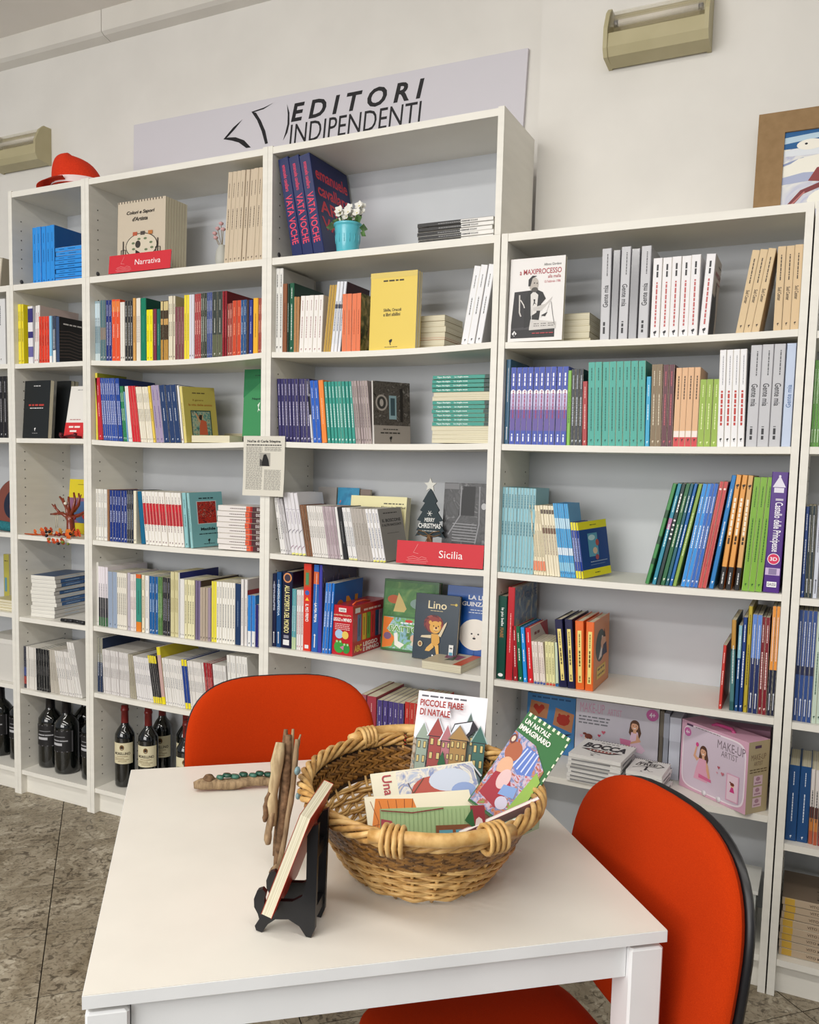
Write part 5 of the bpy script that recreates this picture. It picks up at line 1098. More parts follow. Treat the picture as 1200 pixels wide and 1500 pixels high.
def f_makeup_back(A):
    A.r(0, 0, 1, 1, painting('pale_grey_card', ['#c4c0cc', '#ccc8d2', '#d0ccd4'], 4)); A.t('MAKE-UP', .05, .80, .35, .95, '#d09cb8', .0); A.t('ARTIST', .39, .80, .56, .9, '#d09cb8', .0)
    for i, y in enumerate((.72, .67, .62)): A.w(.04, .42, y, .022, '#7c7c84', i)
    girl(A, .72, .70, .19, True, '#e8c8dc'); doll(A, .17, .4, .12); heart(A, .30, .46, .02, '#c83c5c'); heart(A, .35, .52, .025, '#d06478'); heart(A, .08, .42, .02, '#e0a8c0')
    A.e(.92, .9, .07, .09, '#c864a4'); A.t('4+', .885, .86, .955, .94, '#f0e0ec', .03)


def f_heart(A):
    A.r(0, 0, 1, 1, painting('blue_card', ['#3c78b0', '#4484bc'], 4)); A.w(.1, .9, .93, .03, '#24507c')
    A.poly([(.04, .62), (.42, .58), (.46, .84), (.08, .88)], '#b87c54'); heart(A, .25, .74, .12, '#b0301c'); A.poly([(.55, .5), (.94, .4), (.98, .72), (.6, .8)], '#b87c54'); A.e(.76, .6, .14, .1, '#a82c1c', 9)
    A.e(.68, .68, .03, .03, '#a82c1c', 8); A.e(.86, .68, .03, .03, '#a82c1c', 8); A.poly([(.45, .3), (.95, .38), (.6, .22)], '#1c2430')


def f_yellowbook(A):
    A.r(0, .0, 1, .66, '#8c5c7c'); A.e(.5, .4, .3, .2, '#4c6c9c'); A.e(.6, .35, .1, .08, '#c83c34'); A.r(0, 0, 1, .2, '#e0cc24'); A.r(.3, .9, .7, .91, '#8c7c20')


def f_gen(A): A.w(.2, .8, .85, .02, '#5c4c3c'); A.r(.2, .2, .6, .5, '#5c8c9c')


def f_brown(A): A.r(.05, .05, .95, .7, '#a49c88'); A.e(.4, .45, .12, .2, '#4c4038'); A.w(.6, .85, .55, .03, '#3c3428')


FR = {  # key: cover colour, art, kind, thing name, label, hard
    'colori': ('#cdc0ac', f_colori, 'cookery book', 'ring_bound_book', 'pale ring-bound cookery book with drawn dinner table', 0, 'pale cookery books behind the Narrativa sign'),
    'black': ('#1c2022', f_black, 'book', 'paperback', 'black paperback facing out with thin red title, narrow bookcase', 0, None),
    'black2': ('#1f2224', None, 'book', 'paperback', 'black paperback behind the facing-out black one, narrow bookcase', 0, 'black paperbacks standing one behind another'),
    'qr': ('#e9e6e0', f_qr, 'book', 'paperback', 'white paperback with red foot on small dark red easel', 0, None),
    'green': ('#3d8f5a', f_green, 'book', 'paperback', 'green paperback facing out on black easel above the newspaper cutting', 0, None),
    'sibille': ('#e5c95a', f_sibille, 'book', 'paperback', 'yellow paperback with small black title facing out', 0, 'yellow paperbacks facing out'),
    'maxi': ('#e8e5e3', f_maxi, 'book', 'paperback', 'white paperback facing out with black-and-white photograph of seated man', 0, None),
    'haring': ('#e6dfae', f_haring, 'book', 'paperback', 'thick cream book behind the grey-covered journals', 0, None),
    'gente': ('#4a4b50', f_gente, 'book', 'hardback_book', 'film-wrapped grey photograph book behind the red Sicilia sign', 1, None),
    'fattoria': ('#416f42', f_fattoria, 'picture book', 'picture_book', 'green farm picture book standing behind the lion book', 1, None),
    'lino': ('#1d2f3d', f_lino, 'picture book', 'picture_book', 'dark blue picture book with dancing lion on its cover', 1, None),
    'luna': ('#1a54a4', f_luna, 'picture book', 'picture_book', 'bright blue picture book with smiling white moon', 1, None),
    'heart': ('#3c78b0', f_heart, 'box', 'game_box', 'blue game box with red heart behind the basket books', 1, None),
    'makeup_back': ('#c8c4ce', f_makeup_back, 'box', 'toy_box', 'pale make-up toy box lying back with seated girl', 1, None),
    'yellowbook': ('#dcc92c', f_yellowbook, 'picture book', 'picture_book', 'yellow picture book behind the brown jewellery tree', 0, None),
    'a_book': ('#b0a84a', f_gen, 'book', 'paperback', 'olive yellow book on shelf of bookcase at left edge', 0, None),
    'cream_behind': ('#6c7c74', f_brown, 'book', 'paperback', 'grey-green book standing behind the powder blue paperbacks', 0, None)}
BACKN = ['front', 'second', 'third', 'fourth', 'fifth', 'sixth', 'seventh', 'hindmost']
for key, row, x, y, z, wd, h, t, rec, n, yaw in FRONTS:
    col, art, cat, name, label, hard, grp = FR[key]
    if key == 'luna': x -= .014
    if key == 'black': x, wd = -1.9085, .141
    if key == 'gente': x -= .002
    for i in range(n):
        yy = y + i * (t + .0012) / math.cos(rec)
        M = T(x - wd / 2, yy, z + .0004 + t * math.sin(rec)) @ RX(-rec) @ T(0, t, 0) @ RZ(-math.pi / 2)
        lb = label if n == 1 else '%s, %s of %s' % (label, BACKN[i] if i < n - 1 else 'hindmost', CARD[n])
        make_book(name, lb, cat, grp if n > 1 else None, M, t, h, wd, col, None, (), '', '#444', (), bool(hard), False, 0, art if i == 0 else None, key if i == 0 else None)


# ---- books lying in stacks, spine to the room
def stack(name, label, cat, group, row, xr, y, items, t, h, d, seed, zbase=None, pages_out=(), pfx='from the bottom'):
    rd = random.Random(seed); z = (shelf_z(row, xr) if zbase is None else zbase) + .0006
    n = len(items)
    for i, k in enumerate(items):
        kk = dict(k); col = kk.pop('col'); tt = kk.pop('t', t); po = kk.pop('po', 0); lbl = kk.pop('label', None); nm = kk.pop('name', name); hh = kk.pop('h', h)
        dx, dy, ya = rd.uniform(-.003, .003), rd.uniform(0, .004), rd.uniform(-.012, .012)
        if po: M = T(xr - hh + dx, y + dy + d, z) @ RZ(math.pi + ya) @ RY(-math.pi / 2)
        else: M = T(xr + dx, y + dy, z) @ RZ(ya) @ RY(-math.pi / 2)
        L = lbl or label
        if n > 1: L = '%s, %s %s' % (L, ORDN[i] if i < n - 1 else 'topmost', pfx if i < n - 1 else 'of the stack')
        make_book(nm, L, cat, group, M, tt, hh, d, col, kk.pop('front', None), kk.pop('bands', ()), kk.pop('m', ''), kk.pop('mc', '#444'), kk.pop('tx', ()), False, kk.pop('white', False), 0, kk.pop('art', None), kk.pop('ak', None), seed * 10)
        z += tt + .0004
    return z


# bright blue books beside the upright ones
stack('paperback', 'bright blue paperback lying flat', 'book', 'flat stack of bright blue books', 'N0', -1.622, .03, [dict(col='#2f92e6', m='a', mc='#123a78') for i in range(8)], .0155, .165, .15, 21, zbase=2.0203)
# grey-white books lying behind
G_ = dict(col='#2c9485', bands=[(0, .1, '#24403c')], tx=[('Pippo Bonfiglio', .68, .92, '#f0f8f4', 'd', .45), ('Le doglie mute', .38, .62, '#f0f8f4', 'd', .45)])
C_ = dict(col='#e4dcc0', po=1)
stack('paperback', 'flat paperback at right end', 'book', 'flat stack of teal paperbacks', 'C2', -.028, .03,
      [dict(C_, label='cream page edges of flat paperback')] * 4 + [dict(G_, label='flat teal paperback')] * 6 + [dict(C_, label='cream page edges of flat paperback')] * 2 + [dict(G_, label='flat teal paperback')] * 4, .0122, .185, .125, 22)
stack('paperback', 'white paperback with orange and dark red end', 'book', 'flat stack with orange and dark ends', 'B3', -.826, .02,
      [dict(col='#e6e0dc', bands=[(0, .22, '#4c2c30'), (.22, .27, '#a82824'), (.27, .36, '#e0603c')], tx=[('EDGO', .03, .12, '#e8e0dc', 'd', .5)], m='w', mc='#6c5c5c')] * 8, .0188, .185, .13, 23)
stack('magazine', 'black and white magazine', 'magazine', 'stack of black and white magazines', 'C0', -.036, .03,
      [dict(col='#e8e6e2', bands=[(.42, 1, '#1c1b1c')], tx=[('ROMANZI SICILIANI', .2, .4, '#2c2c2c', 'd', .4)], m='w', mc='#8c8c8c', white=True)] * 5, .0122, .24, .17, 24, zbase=2.0203)
stack('hardback_book', 'pale tan cookery book lying flat', 'book', 'stack of tan cookery books at the foot of right edge bookcase', 'E6', 1.045, .03,
      [dict(col='#b8a48c', front='#7c6c5c', bands=[(.86, .97, '#c8a040')], tx=[('VITO MARTORELLI', .3, .7, '#5c4c3c', 'd', .34)], art=(lambda A: (A.t('Colori e Sapori', .1, .5, .6, .62, '#241f1b', .02, .2), A.t("d'Artista", .2, .35, .5, .45, '#241f1b', .02, .2), A.e(.8, .5, .06, .08, '#241f1b'))) if i == 7 else None, ak='e6' if i == 7 else None) for i in range(8)], .0195, .215, .17, 25)
stack('paperback', 'cream paperback lying behind the yellow books', 'book', 'small stack behind yellow books', 'C1', -.206, .09, [dict(col='#d8c8a8', po=1) for i in range(2)] + [dict(col='#c85c38', t=.006, po=1)] + [dict(col='#d8ccb0', po=1) for i in range(4)], .0165, .11, .14, 26)
stack('paperback', 'cream paperback lying behind the seated-man book', 'book', 'small stack behind seated-man book', 'D1', .245, .08, [dict(col='#cfc4a0', po=1) for i in range(5)], .0172, .12, .16, 27)
stack('paperback', 'thick pale yellow book lying page edges forward', 'book', None, 'B2', -.968, .03, [dict(col='#e0d48c', po=1, t=.024)], .024, .165, .2, 28)
stack('paperback', 'beige book lying behind the saint picture book', 'book', 'pair lying behind the saint picture book', 'B2', -1.0, .235, [dict(col='#b0a890', t=.02)] * 2, .02, .15, .035, 33)
# magazines on the narrow bookcase
MG = [dict(col='#cfccc8', t=.017, white=True, front='#2c5484', bands=[(.0, .85, '#2c5c94' if i in (9, 8, 4, 6, 3) else '#cfccc8')], m='w', mc='#a8c4dc') for i in range(11)]
rd = random.Random(4); z = .7276
for i in range(11):
    k = MG[i]; ph = math.radians(98 + rd.uniform(-1.5, 1.5))
    M = T(-1.860 + rd.uniform(-.003, .003), .253, z) @ RZ(ph) @ RY(-math.pi / 2)
    make_book('magazine', 'white and blue magazine, %s in the slumping stack on narrow bookcase' % ('topmost' if i == 10 else ORDN[i] + ' from the bottom'), 'magazine', 'slumping stack of magazines', M, .0148, .205, .117, '#cfccc8', '#2c4c74' if i == 10 else '#cfccc8', k['bands'], 'w', '#a8c4dc', (), False, True, 0, None, None, i)
    z += .0152

# ---------------------------------------------------------------- table and what lies on it
TU, TV, TO = Vector((.771, .636, 0)).normalized(), Vector((-.636, .771, 0)).normalized(), Vector((.129, -1.670, 0))
TMAT = Matrix(((TU.x, TV.x, 0, TO.x), (TU.y, TV.y, 0, TO.y), (0, 0, 1, 0), (0, 0, 0, 1)))   # local x: near edge, local y: left edge
S = .752
t = new_thing('table', 'square white table with white steel legs in front of the bookcases', 'table', M=TMAT)
mb = MB(); mb.box(0, 0, .722, S, S, .7395, TABLE); mb.box(-.0006, -.0006, .7225, S + .0006, .0, .7385, TMETAL); mb.box(S, -.0006, .7225, S + .0006, S, .7385, TMETAL); mb.box(-.0006, 0, .7225, 0, S, .7385, TMETAL); mb.build('table_top', t)
for x in (0.002, S - .052):
    for y in (.002, S - .052):
        mb = MB(); mb.box(x, y, .0, x + .05, y + .05, .715, TMETAL, bev=.003); mb.build('leg', t)
for a in ((.053, .012, S - .053, .035), (.053, S - .035, S - .053, .0), (.012, .053, .0, S - .053), (S - .035, .053, .0, S - .053)):
    x0, y0, x1, y1 = a
    if x1 == .0: x1 = x0 + .023
    if y1 == .0: y1 = y0 + .023
    mb = MB(); mb.box(x0, y0, .672, x1, y1, .719, TMETAL); mb.build('rail', t)


def chair(label, M, top=.85, wb=.222, hb=.19, nb=2.75, bend=-.04):
    """local: seat centre at origin, sitter faces -y, backrest at +y"""
    t = new_thing('office_chair', label, 'chair', 'orange-red upholstered chairs at the table', M)

    def pad(w2, h2, th, n, bend, m, back=None, lat=1.):
        R, K = 12, 56; vs = []; fs = []
        for side in (0, 1):
            for i in range(R + 1):
                r = math.sin(i / R * math.pi / 2)
                for k in range(K):
                    a = 2 * math.pi * k / K; c, s_ = math.cos(a), math.sin(a)
                    x = w2 * r * math.copysign(abs(c) ** (2 / n), c); z = h2 * r * math.copysign(abs(s_) ** (2 / n), s_)
                    y = th * (1 - r ** 5) ** .5 if r < 1 else 0
                    vs.append((x, (y if side else -y) + bend * (x / w2) ** 2, z))
        for side in (0, 1):
            o = side * (R + 1) * K
            for i in range(R):
                for k in range(K):
                    q = (o + i * K + k, o + i * K + (k + 1) % K, o + (i + 1) * K + (k + 1) % K, o + (i + 1) * K + k)
                    fs.append(q if side else q[::-1])
        return vs, fs
    zc = top - hb
    # backrest cushion and shell
    vs, fs = pad(wb, hb, .026, nb, bend, FABRIC)
    B = T(0, .235, zc) @ RX(math.radians(-7))
    mb = MB(); mb.M = B; mb.add(vs, fs, FABRIC, True); mb.build('backrest', t)
    vs, fs = pad(wb + .002, hb + .002, .020, nb, bend, BLACKP)
    mb = MB(); mb.M = B @ T(0, .018, -.002); mb.add(vs, fs, BLACKP, True); mb.build('back_shell', t)
    vs, fs = pad(.232, .195, .032, 5.0, 0, FABRIC)
    mb = MB(); mb.M = T(0, -.002, .452) @ RX(math.pi / 2); mb.add(vs, fs, FABRIC, True); mb.build('seat', t)
    vs, fs = pad(.224, .187, .016, 5.0, 0, BLACKP)
    mb = MB(); mb.M = T(0, -.002, .424) @ RX(math.pi / 2); mb.add(vs, fs, BLACKP, True); mb.build('seat_pan', t)
    mb = MB(); mb.tube([(0, .1, .405), (0, .24, .405), (0, .275, .44), (0, .285, .55), (0, .29, zc)], .016, BLACKP, 10, flat=2.0); mb.build('back_bracket', t)
    for sx in (-1, 1):
        for sy in (-1, 1):
            mb = MB(); mb.tube([(sx * .16, sy * .1, .405), (sx * .2, sy * .17, .4), (sx * .215, sy * .19, .36), (sx * .225, sy * .20, .006)], .0135, BLACKP, 10); mb.build('leg', t)
    return t


def at(u, v, z=0): p = TO + TU * u + TV * v; return T(p.x, p.y, z)


ang = math.atan2(TU.y, TU.x)
# chair behind the table: sitter faces the near edge (local -y -> -v)
chair('orange-red upholstered chair pushed in on the bookcase side of the table', at(.309, .625) @ RZ(ang), .892, .206, .19, 3.4)
# chair on the right: sitter faces -u
chair('orange-red upholstered chair with black back shell at the right side of the table', at(.818 - .235 * math.cos(math.radians(5)), .15 - .235 * math.sin(math.radians(5))) @ RZ(ang - math.pi / 2 + math.radians(5)), .868, .215, .188, 2.8, -.022)

# ---- wicker basket
BC = Vector((.327, -1.174, .7397)); bd = Vector((-.55, .835, 0)).normalized(); BM = T(*BC) @ RZ(math.atan2(bd.y, bd.x))
t = new_thing('wicker_basket', 'oval wicker basket with brown plaited band, full of picture books, on the table', 'basket', M=BM)
AX, AY = .222, .183


def brad(z):   # size factor of the wall at height z (0 .. .135)
    return .56 + .44 * (z / .135) ** .8


def bp_(a, z, off=0): f = brad(z); return Vector(((AX * f + off) * math.cos(a), (AY * f + off) * math.sin(a), z))


NS = 26
for i in range(NS):
    a = 2 * math.pi * i / NS
    mb = MB(); mb.tube([bp_(a, z) for z in (.003, .02, .045, .07, .1, .134)], .0028, WICK2, 6); mb.build('upright_rod', t)
rb2 = random.Random(8)
for r in range(9):   # woven rods of the lower wall
    z = .007 + r * .0076
    mb = MB(); n = NS * 4; ph = r % 2
    for q in range(2):
        mb.tube([bp_(2 * math.pi * k / n, z + q * .0036 + rb2.uniform(-.0006, .0006), .0042 * math.cos(math.pi * (k / 4 + ph))) for k in range(n)], .0024 + rb2.uniform(-.0003, .0005), WICK2 if rb2.random() < .6 else WICK, 6, closed=True)
    mb.build('woven_rod', t)
mb = MB()                                 # plaited herringbone band
rows_ = 6; nb = 84; PLAITD = noisy('dark_plaited_bamboo', '#4a2e10', '#7a5222', (90, 90, 90), 4, .4)
for r in range(rows_):
    for k in range(nb):
        a0 = 2 * math.pi * k / nb; da = 2 * math.pi / nb; zb = .075 + r * .0066
        s_ = 1 if r % 2 else -1
        p0 = bp_(a0 - s_ * da * .9, zb, .001 if k % 2 else .0018); p1 = bp_(a0 + s_ * da * .9, zb + .0072, .0018 if k % 2 else .001)
        mb.tube([p0, (p0 + p1) / 2 + Vector((math.cos(a0), math.sin(a0), 0)) * .0012, p1], .0033, PLAIT if (k + r) % 3 else PLAITD, 4, flat=.4, smooth=False)
        if r > 0: mb.tube([bp_(a0 - s_ * da * .9, zb, -.0035), bp_(a0, zb + .0036, -.0047), bp_(a0 + s_ * da * .9, zb + .0072, -.0035)], .0033, PLAIT if (k + r) % 3 else PLAITD, 4, flat=.4, smooth=False)
for z0, z1, off in ((.074, .119, -.0008),):
    vs = []; n = 72
    for z in (z0, z1):
        for k in range(n): vs.append(bp_(2 * math.pi * k / n, z, off))
    mb.add(vs, [(k, (k + 1) % n, n + (k + 1) % n, n + k) for k in range(n)], mat('#2e1c0a', .8), True)
o = mb.build('plaited_band', t); o['kind'] = 'stuff'
for q in range(5):                        # twisted rim
    mb = MB(); n = 130
    mb.tube([bp_(2 * math.pi * k / n, .128, 0) + Vector((math.cos(2 * math.pi * k / n), math.sin(2 * math.pi * k / n), 0)) * (.0085 * math.cos(2 * math.pi * (k * 9 / n + q / 5))) + Vector((0, 0, .0085 * math.sin(2 * math.pi * (k * 9 / n + q / 5)))) for k in range(n)], .0042, WICK if q % 2 else WICK2, 7, closed=True)
    mb.build('rim_rod', t)
for r in range(9):                        # woven floor
    f = .08 + r * .054; mb = MB(); n = 60
    mb.tube([(AX * f * math.cos(2 * math.pi * k / n), AY * f * math.sin(2 * math.pi * k / n), .006 + .002 * math.cos(math.pi * k / 2 + r * math.pi)) for k in range(n)], .0042, WICK, 5, closed=True); mb.build('floor_ring', t)
mb = MB(); mb.lathe([(0, .001), (AX * .55, .001), (AX * .55, .0035), (0, .0035)], WICK, 40, sy=AY / AX); mb.build('floor_mat', t)
for sgn in (-1, 1):                       # end handles bound with cane
    a0 = 0 if sgn == 1 else math.pi
    mb = MB(); pts = []
    for k in range(15):
        a = a0 + (k - 7) * .075; e_ = 1 - abs(k - 7) / 7
        pts.append(bp_(a, .134) + Vector((math.cos(a) * (.008 + .006 * e_), math.sin(a) * (.008 + .006 * e_), .006 * min(1, e_ * 2))))
    mb.tube(pts, .0098, WICK2, 10); mb.build('handle', t)
    for c in (-.36, .36):
        for j in range(4):
            a = a0 + c + (j - 1.5) * .042; cen = bp_(a, .130) + Vector((math.cos(a) * .008, math.sin(a) * .008, .002)); nrm = Vector((math.cos(a), math.sin(a), 0))
            mb = MB(); mb.tube([cen + nrm * .0185 * math.cos(b) + Vector((0, 0, 1)) * .0185 * math.sin(b) for b in [2 * math.pi * q / 14 for q in range(14)]], .0033, WICK2, 6, closed=True, flat=1.2); mb.build('cane_binding', t)


# ---- picture books in the basket: placed by lower-left corner, across and up directions
def frame(o, x, y):
    x = Vector(x).normalized(); y = Vector(y); y = (y - x * y.dot(x)).normalized(); n = x.cross(y)
    # book local: height z -> y, width (local y) -> x, front normal (local x) -> n
    return Matrix(((n.x, x.x, y.x, o[0]), (n.y, x.y, y.y, o[1]), (n.z, x.z, y.z, o[2]), (0, 0, 0, 1)))


def placed(name, label, o, x, y, wd, h, t, col, art, key, down=0, hard=False, cat='picture book', spine=None, white=True):
    x = Vector(x).normalized(); y = Vector(y); y = (y - x * y.dot(x)).normalized(); n = x.cross(y)
    p = Vector(o) - y * down - n * t
    make_book(name, label, cat, 'picture books in the wicker basket' if cat == 'picture book' else None, frame(p, x, y), t, h, wd, col, None, (), '', '#444', (), hard, white, 0, art, key)


def a_piccole(A):
    A.r(0, 0, 1, 1, '#eceaf0'); A.w(.05, .7, .955, .015, '#5c5c64')
    K = '#26222c'; SN = '#dfe3ec'
    A.r(.0, .25, 1, .62, painting('village_wash', ['#3c5058', '#8c7454', '#b4a898', '#4c6c6c', '#7c4440'], 60))

    def house(x, y, w_, h_, c, rf, rise=.12, cols=2, rows=3):
        A.r(x, y, x + w_, y + h_, K); A.r(x + .006, y, x + w_ - .006, y + h_, c)
        A.poly([(x - .03, y + h_ - .015), (x + w_ + .03, y + h_ - .015), (x + w_ * .5, y + h_ + rise + .012)], K); A.poly([(x - .015, y + h_ - .008), (x + w_ + .015, y + h_ - .008), (x + w_ * .5, y + h_ + rise)], c)
        A.ln([(x - .03, y + h_ - .012), (x + w_ * .5, y + h_ + rise + .006), (x + w_ + .03, y + h_ - .012)], .0022, rf)
        for i in range(cols):
            for j in range(rows):
                a_, b_ = x + w_ * (i + .22) / cols, y + h_ * (j + .25) / rows
                A.r(a_, b_, a_ + w_ * .5 / cols, b_ + h_ * .5 / rows, K); A.r(a_ + .006, b_ + .004, a_ + w_ * .5 / cols - .006, b_ + h_ * .5 / rows - .004, '#cdb878')
    house(.70, .30, .16, .40, '#5c6c64', '#b8c8d0', .16); house(.84, .28, .18, .36, '#3f6a62', '#9cb4b4', .12); house(.05, .28, .16, .34, '#93a294', SN, .12)
    A.poly([(.5, .66), (.56, .76), (.82, .80), (.9, .74), (.72, .64)], K); A.poly([(.515, .665), (.57, .752), (.81, .79), (.78, .71), (.7, .65)], SN)
    house(.22, .32, .20, .33, '#9c4440', SN, .14); house(.40, .36, .14, .26, '#b07078', SN, .12); house(.52, .34, .24, .30, '#a4804c', '#8c7c6c', .1, 3, 3)
    A.poly([(.70, .1), (1, .12), (1, .36), (.84, .46), (.70, .34)], K); A.poly([(.715, .12), (.985, .13), (.985, .35), (.84, .44), (.715, .33)], '#6c8490'); A.e(.84, .22, .085, .1, K, 16); A.e(.84, .22, .065, .08, '#4c4440', 16); A.ln([(.70, .35), (.84, .465), (1, .37)], .003, SN)
    A.r(0, 0, 1, .2, painting('snowy_street', ['#dcdce4', '#a8b0bc', '#7c8490', '#e8e4dc', '#8c6c5c'], 70))
    for i in range(5):
        h0 = .16 + i * .065; ww = .17 - i * .028; A.poly([(.43 - ww, h0), (.43 - ww * .5, h0 - .015), (.43, h0), (.43 + ww * .5, h0 - .015), (.43 + ww, h0), (.43, h0 + .11)], ('#1f5c38', '#357a4c')[i % 2])
    A.ln([(.3, .17), (.43, .14), (.6, .17)], .003, K); A.ln([(.3, .14), (.43, .11), (.6, .14)], .0015, K)
    A.poly([(.0, .0), (.26, .0), (.3, .1), (.16, .16), (0, .12)], '#3c3844'); A.poly([(.14, .06), (.22, .2), (.3, .1)], '#3c3c74'); A.e(.08, .1, .06, .05, '#8c4a50'); A.e(.08, .1, .04, .035, '#c8a8a4')
    A.poly([(.3, .85), (.36, .95), (.45, .9), (.5, .8), (.38, .82)], '#eceaf0')
    A.t('PICCOLE FIABE', .04, .87, .66, .925, '#9c2c28', .03); A.t('DI NATALE', .05, .795, .48, .85, '#9c2c28', .03)


def a_imm(A):
    A.r(0, 0, 1, 1, '#2f6c38')
    for i in range(9): A.r(.04 + i * .11, .965, .09 + i * .11, 1, '#d8dcc4'); A.r(.97, .3 + i * .075, 1, .34 + i * .075, '#d8dcc4')
    A.t('UN NATALE', .05, .885, .62, .935, '#eef0e4', .03); A.t('IMMAGINARIO', .02, .81, .72, .865, '#eef0e4', .03)
    A.poly([(.0, .78), (.5, .76), (.9, .6), (.92, .1), (.6, .02), (.02, .02)], painting('dream_room', ['#8c2430', '#c87c4c', '#5c7cb0', '#c8b8c8', '#b04048', '#7c9c4c'], 55))
    A.poly([(.3, .5), (.36, .72), (.66, .7), (.74, .5), (.5, .44)], '#5c78c0')
    for i in range(4): A.ln([(.34 + i * .1, .48), (.4 + i * .08, .7)], .002, '#c8d0e8')
    A.e(.2, .6, .16, .1, '#a85c3c'); A.e(.22, .44, .14, .1, '#d8a888'); A.poly([(.08, .12), (.5, .08), (.56, .3), (.4, .4), (.12, .36)], '#9c2434'); A.e(.34, .34, .12, .1, '#d8b8b8'); A.poly([(.4, .2), (.7, .24), (.66, .34), (.4, .3)], '#7c9cd0'); A.e(.55, .15, .12, .06, '#c8c4d8'); A.poly([(.7, .1), (.95, .2), (.95, .5), (.8, .56), (.74, .3)], '#8cb04c'); A.e(.06, .7, .06, .05, '#6c3430'); A.e(.06, .7, .035, .03, '#d8c8b0')


def a_santa(A):
    A.r(0, 0, 1, 1, '#e0dac4'); A.r(.24, .06, 1, .98, painting('winter_watercolour', ['#d8d4c8', '#a8b4cc', '#e4dccc', '#7c8cb8', '#d8c8b0'], 30))
    A.e(.55, .62, .2, .24, '#b05448'); A.e(.74, .78, .2, .16, '#c4ccdc'); A.e(.42, .4, .14, .2, '#a0443c'); A.e(.42, .4, .09, .13, '#c07060'); A.e(.72, .38, .17, .16, '#b86c5c'); A.e(.72, .4, .12, .1, '#5c74a8'); A.e(.85, .6, .12, .12, '#8ca0cc'); A.e(.9, .2, .14, .14, '#c88474')
    for p in ([(.26, .2), (.34, .6), (.5, .85)], [(.3, .1), (.4, .5), (.34, .8)], [(.3, .5), (.4, .55), (.6, .1)], [(.36, .2), (.48, .3), (.52, .6)]): A.ln(p, .0014, '#5c4c40')
    vs, fs, asp = text_geo('Una lettera', .015)
    A.mb.add([A.P(.10 + .09 * b, .95 - .8 * a) for a, b in vs], fs, mat('#a8444c'))


def a_orange(A):
    A.r(0, 0, 1, 1, '#e8e0c8'); A.poly([(0, .1), (.3, .0), (.5, .4), (.45, .9), (.1, .95)], '#d8803c')
    for i in range(6): A.ln([(.05 + i * .07, .1), (.1 + i * .06, .5), (.05 + i * .08, .9)], .001, '#8c4c28')
    A.ln([(0, .4), (.3, .5), (.5, .45)], .001, '#8c4c28')


def a_greenhouse(A):
    A.r(0, 0, 1, 1, '#9cb483')
    for i in range(24): A.r(.02 + i * .041, .05, .024 + i * .041, .95, '#88a070')
    A.poly([(0, 0), (.14, 0), (.2, .3), (.1, .75), (0, .8)], '#a84850'); A.poly([(.03, .1), (.09, .12), (.12, .4), (.05, .6)], '#e4d4cc'); A.r(.52, .0, .86, .62, '#7c4c30'); A.r(.55, .04, .68, .52, '#5c98a8'); A.r(.71, .04, .83, .52, '#5c98a8'); A.r(.42, 0, .54, .42, '#1f4c40')
    A.r(.86, 0, 1, 1, '#8c3038'); A.poly([(.8, .7), (.9, .5), (.88, .95)], '#2c5c34'); A.e(.94, .6, .04, .16, '#d8c8c4', 8); A.ln([(.0, .97), (.3, .9), (.6, .97)], .0015, '#7c2c30')


def a_pink(A): A.r(0, 0, 1, 1, '#cda0ac'); A.r(.1, .1, .9, .3, '#b87c8c')
def a_leaf(A): A.r(0, 0, 1, 1, '#a8c0a0'); A.poly([(.1, .2), (.5, .3), (.9, .1), (.9, .5), (.3, .6)], '#2c5c3c'); A.e(.7, .8, .12, .06, '#b03c4c')


placed('picture_book', 'white picture book with snowy village cover standing tallest in the basket', (.2588, -1.0698, .8407), (.925, .371, -.08), (-.096, .432, .897), .1215, .212, .009, '#e6e4ea', a_piccole, 'pic', down=.072)
placed('picture_book', 'green-bordered picture book leaning over the basket rim', (.4110, -1.166, .8640), (.8914, .023, -.4527), (.344, .616, .709), .078, .170, .009, '#2f6c38', a_imm, 'imm', down=.012)
placed('picture_book', 'cream picture book with painted winter scene lying tilted in the basket', (.2894, -1.2371, .8084), (.80, .583, .09), (-.504, .484, .55), .168, .125, .008, '#ded8c4', a_santa, 'san', down=.03)
placed('picture_book', 'picture book with orange cobweb corner under the winter book', (.286, -1.268, .826), (.80, .58, .03), (-.42, .60, .45), .165, .09, .007, '#e4dcc4', a_orange, 'ora', down=.04)
placed('picture_book', 'thick green picture book with brown window, front of the basket', (.3334, -1.3175, .8478), (.83, .555, .01), (-.180, .317, .931), .150, .066, .014, '#9cb483', a_greenhouse, 'grh', down=.038)
placed('picture_book', 'thin pink picture book wedged at right side of the basket', (.420, -1.232, .798), (.62, .60, .27), (.22, -.22, .5), .130, .055, .005, '#cda0ac', a_pink, 'pnk')
placed('picture_book', 'thin green leafy picture book wedged against the basket rim', (.434, -1.243, .795), (.62, .60, .27), (.22, -.22, .5), .120, .050, .005, '#8ca888', a_leaf, 'lea')

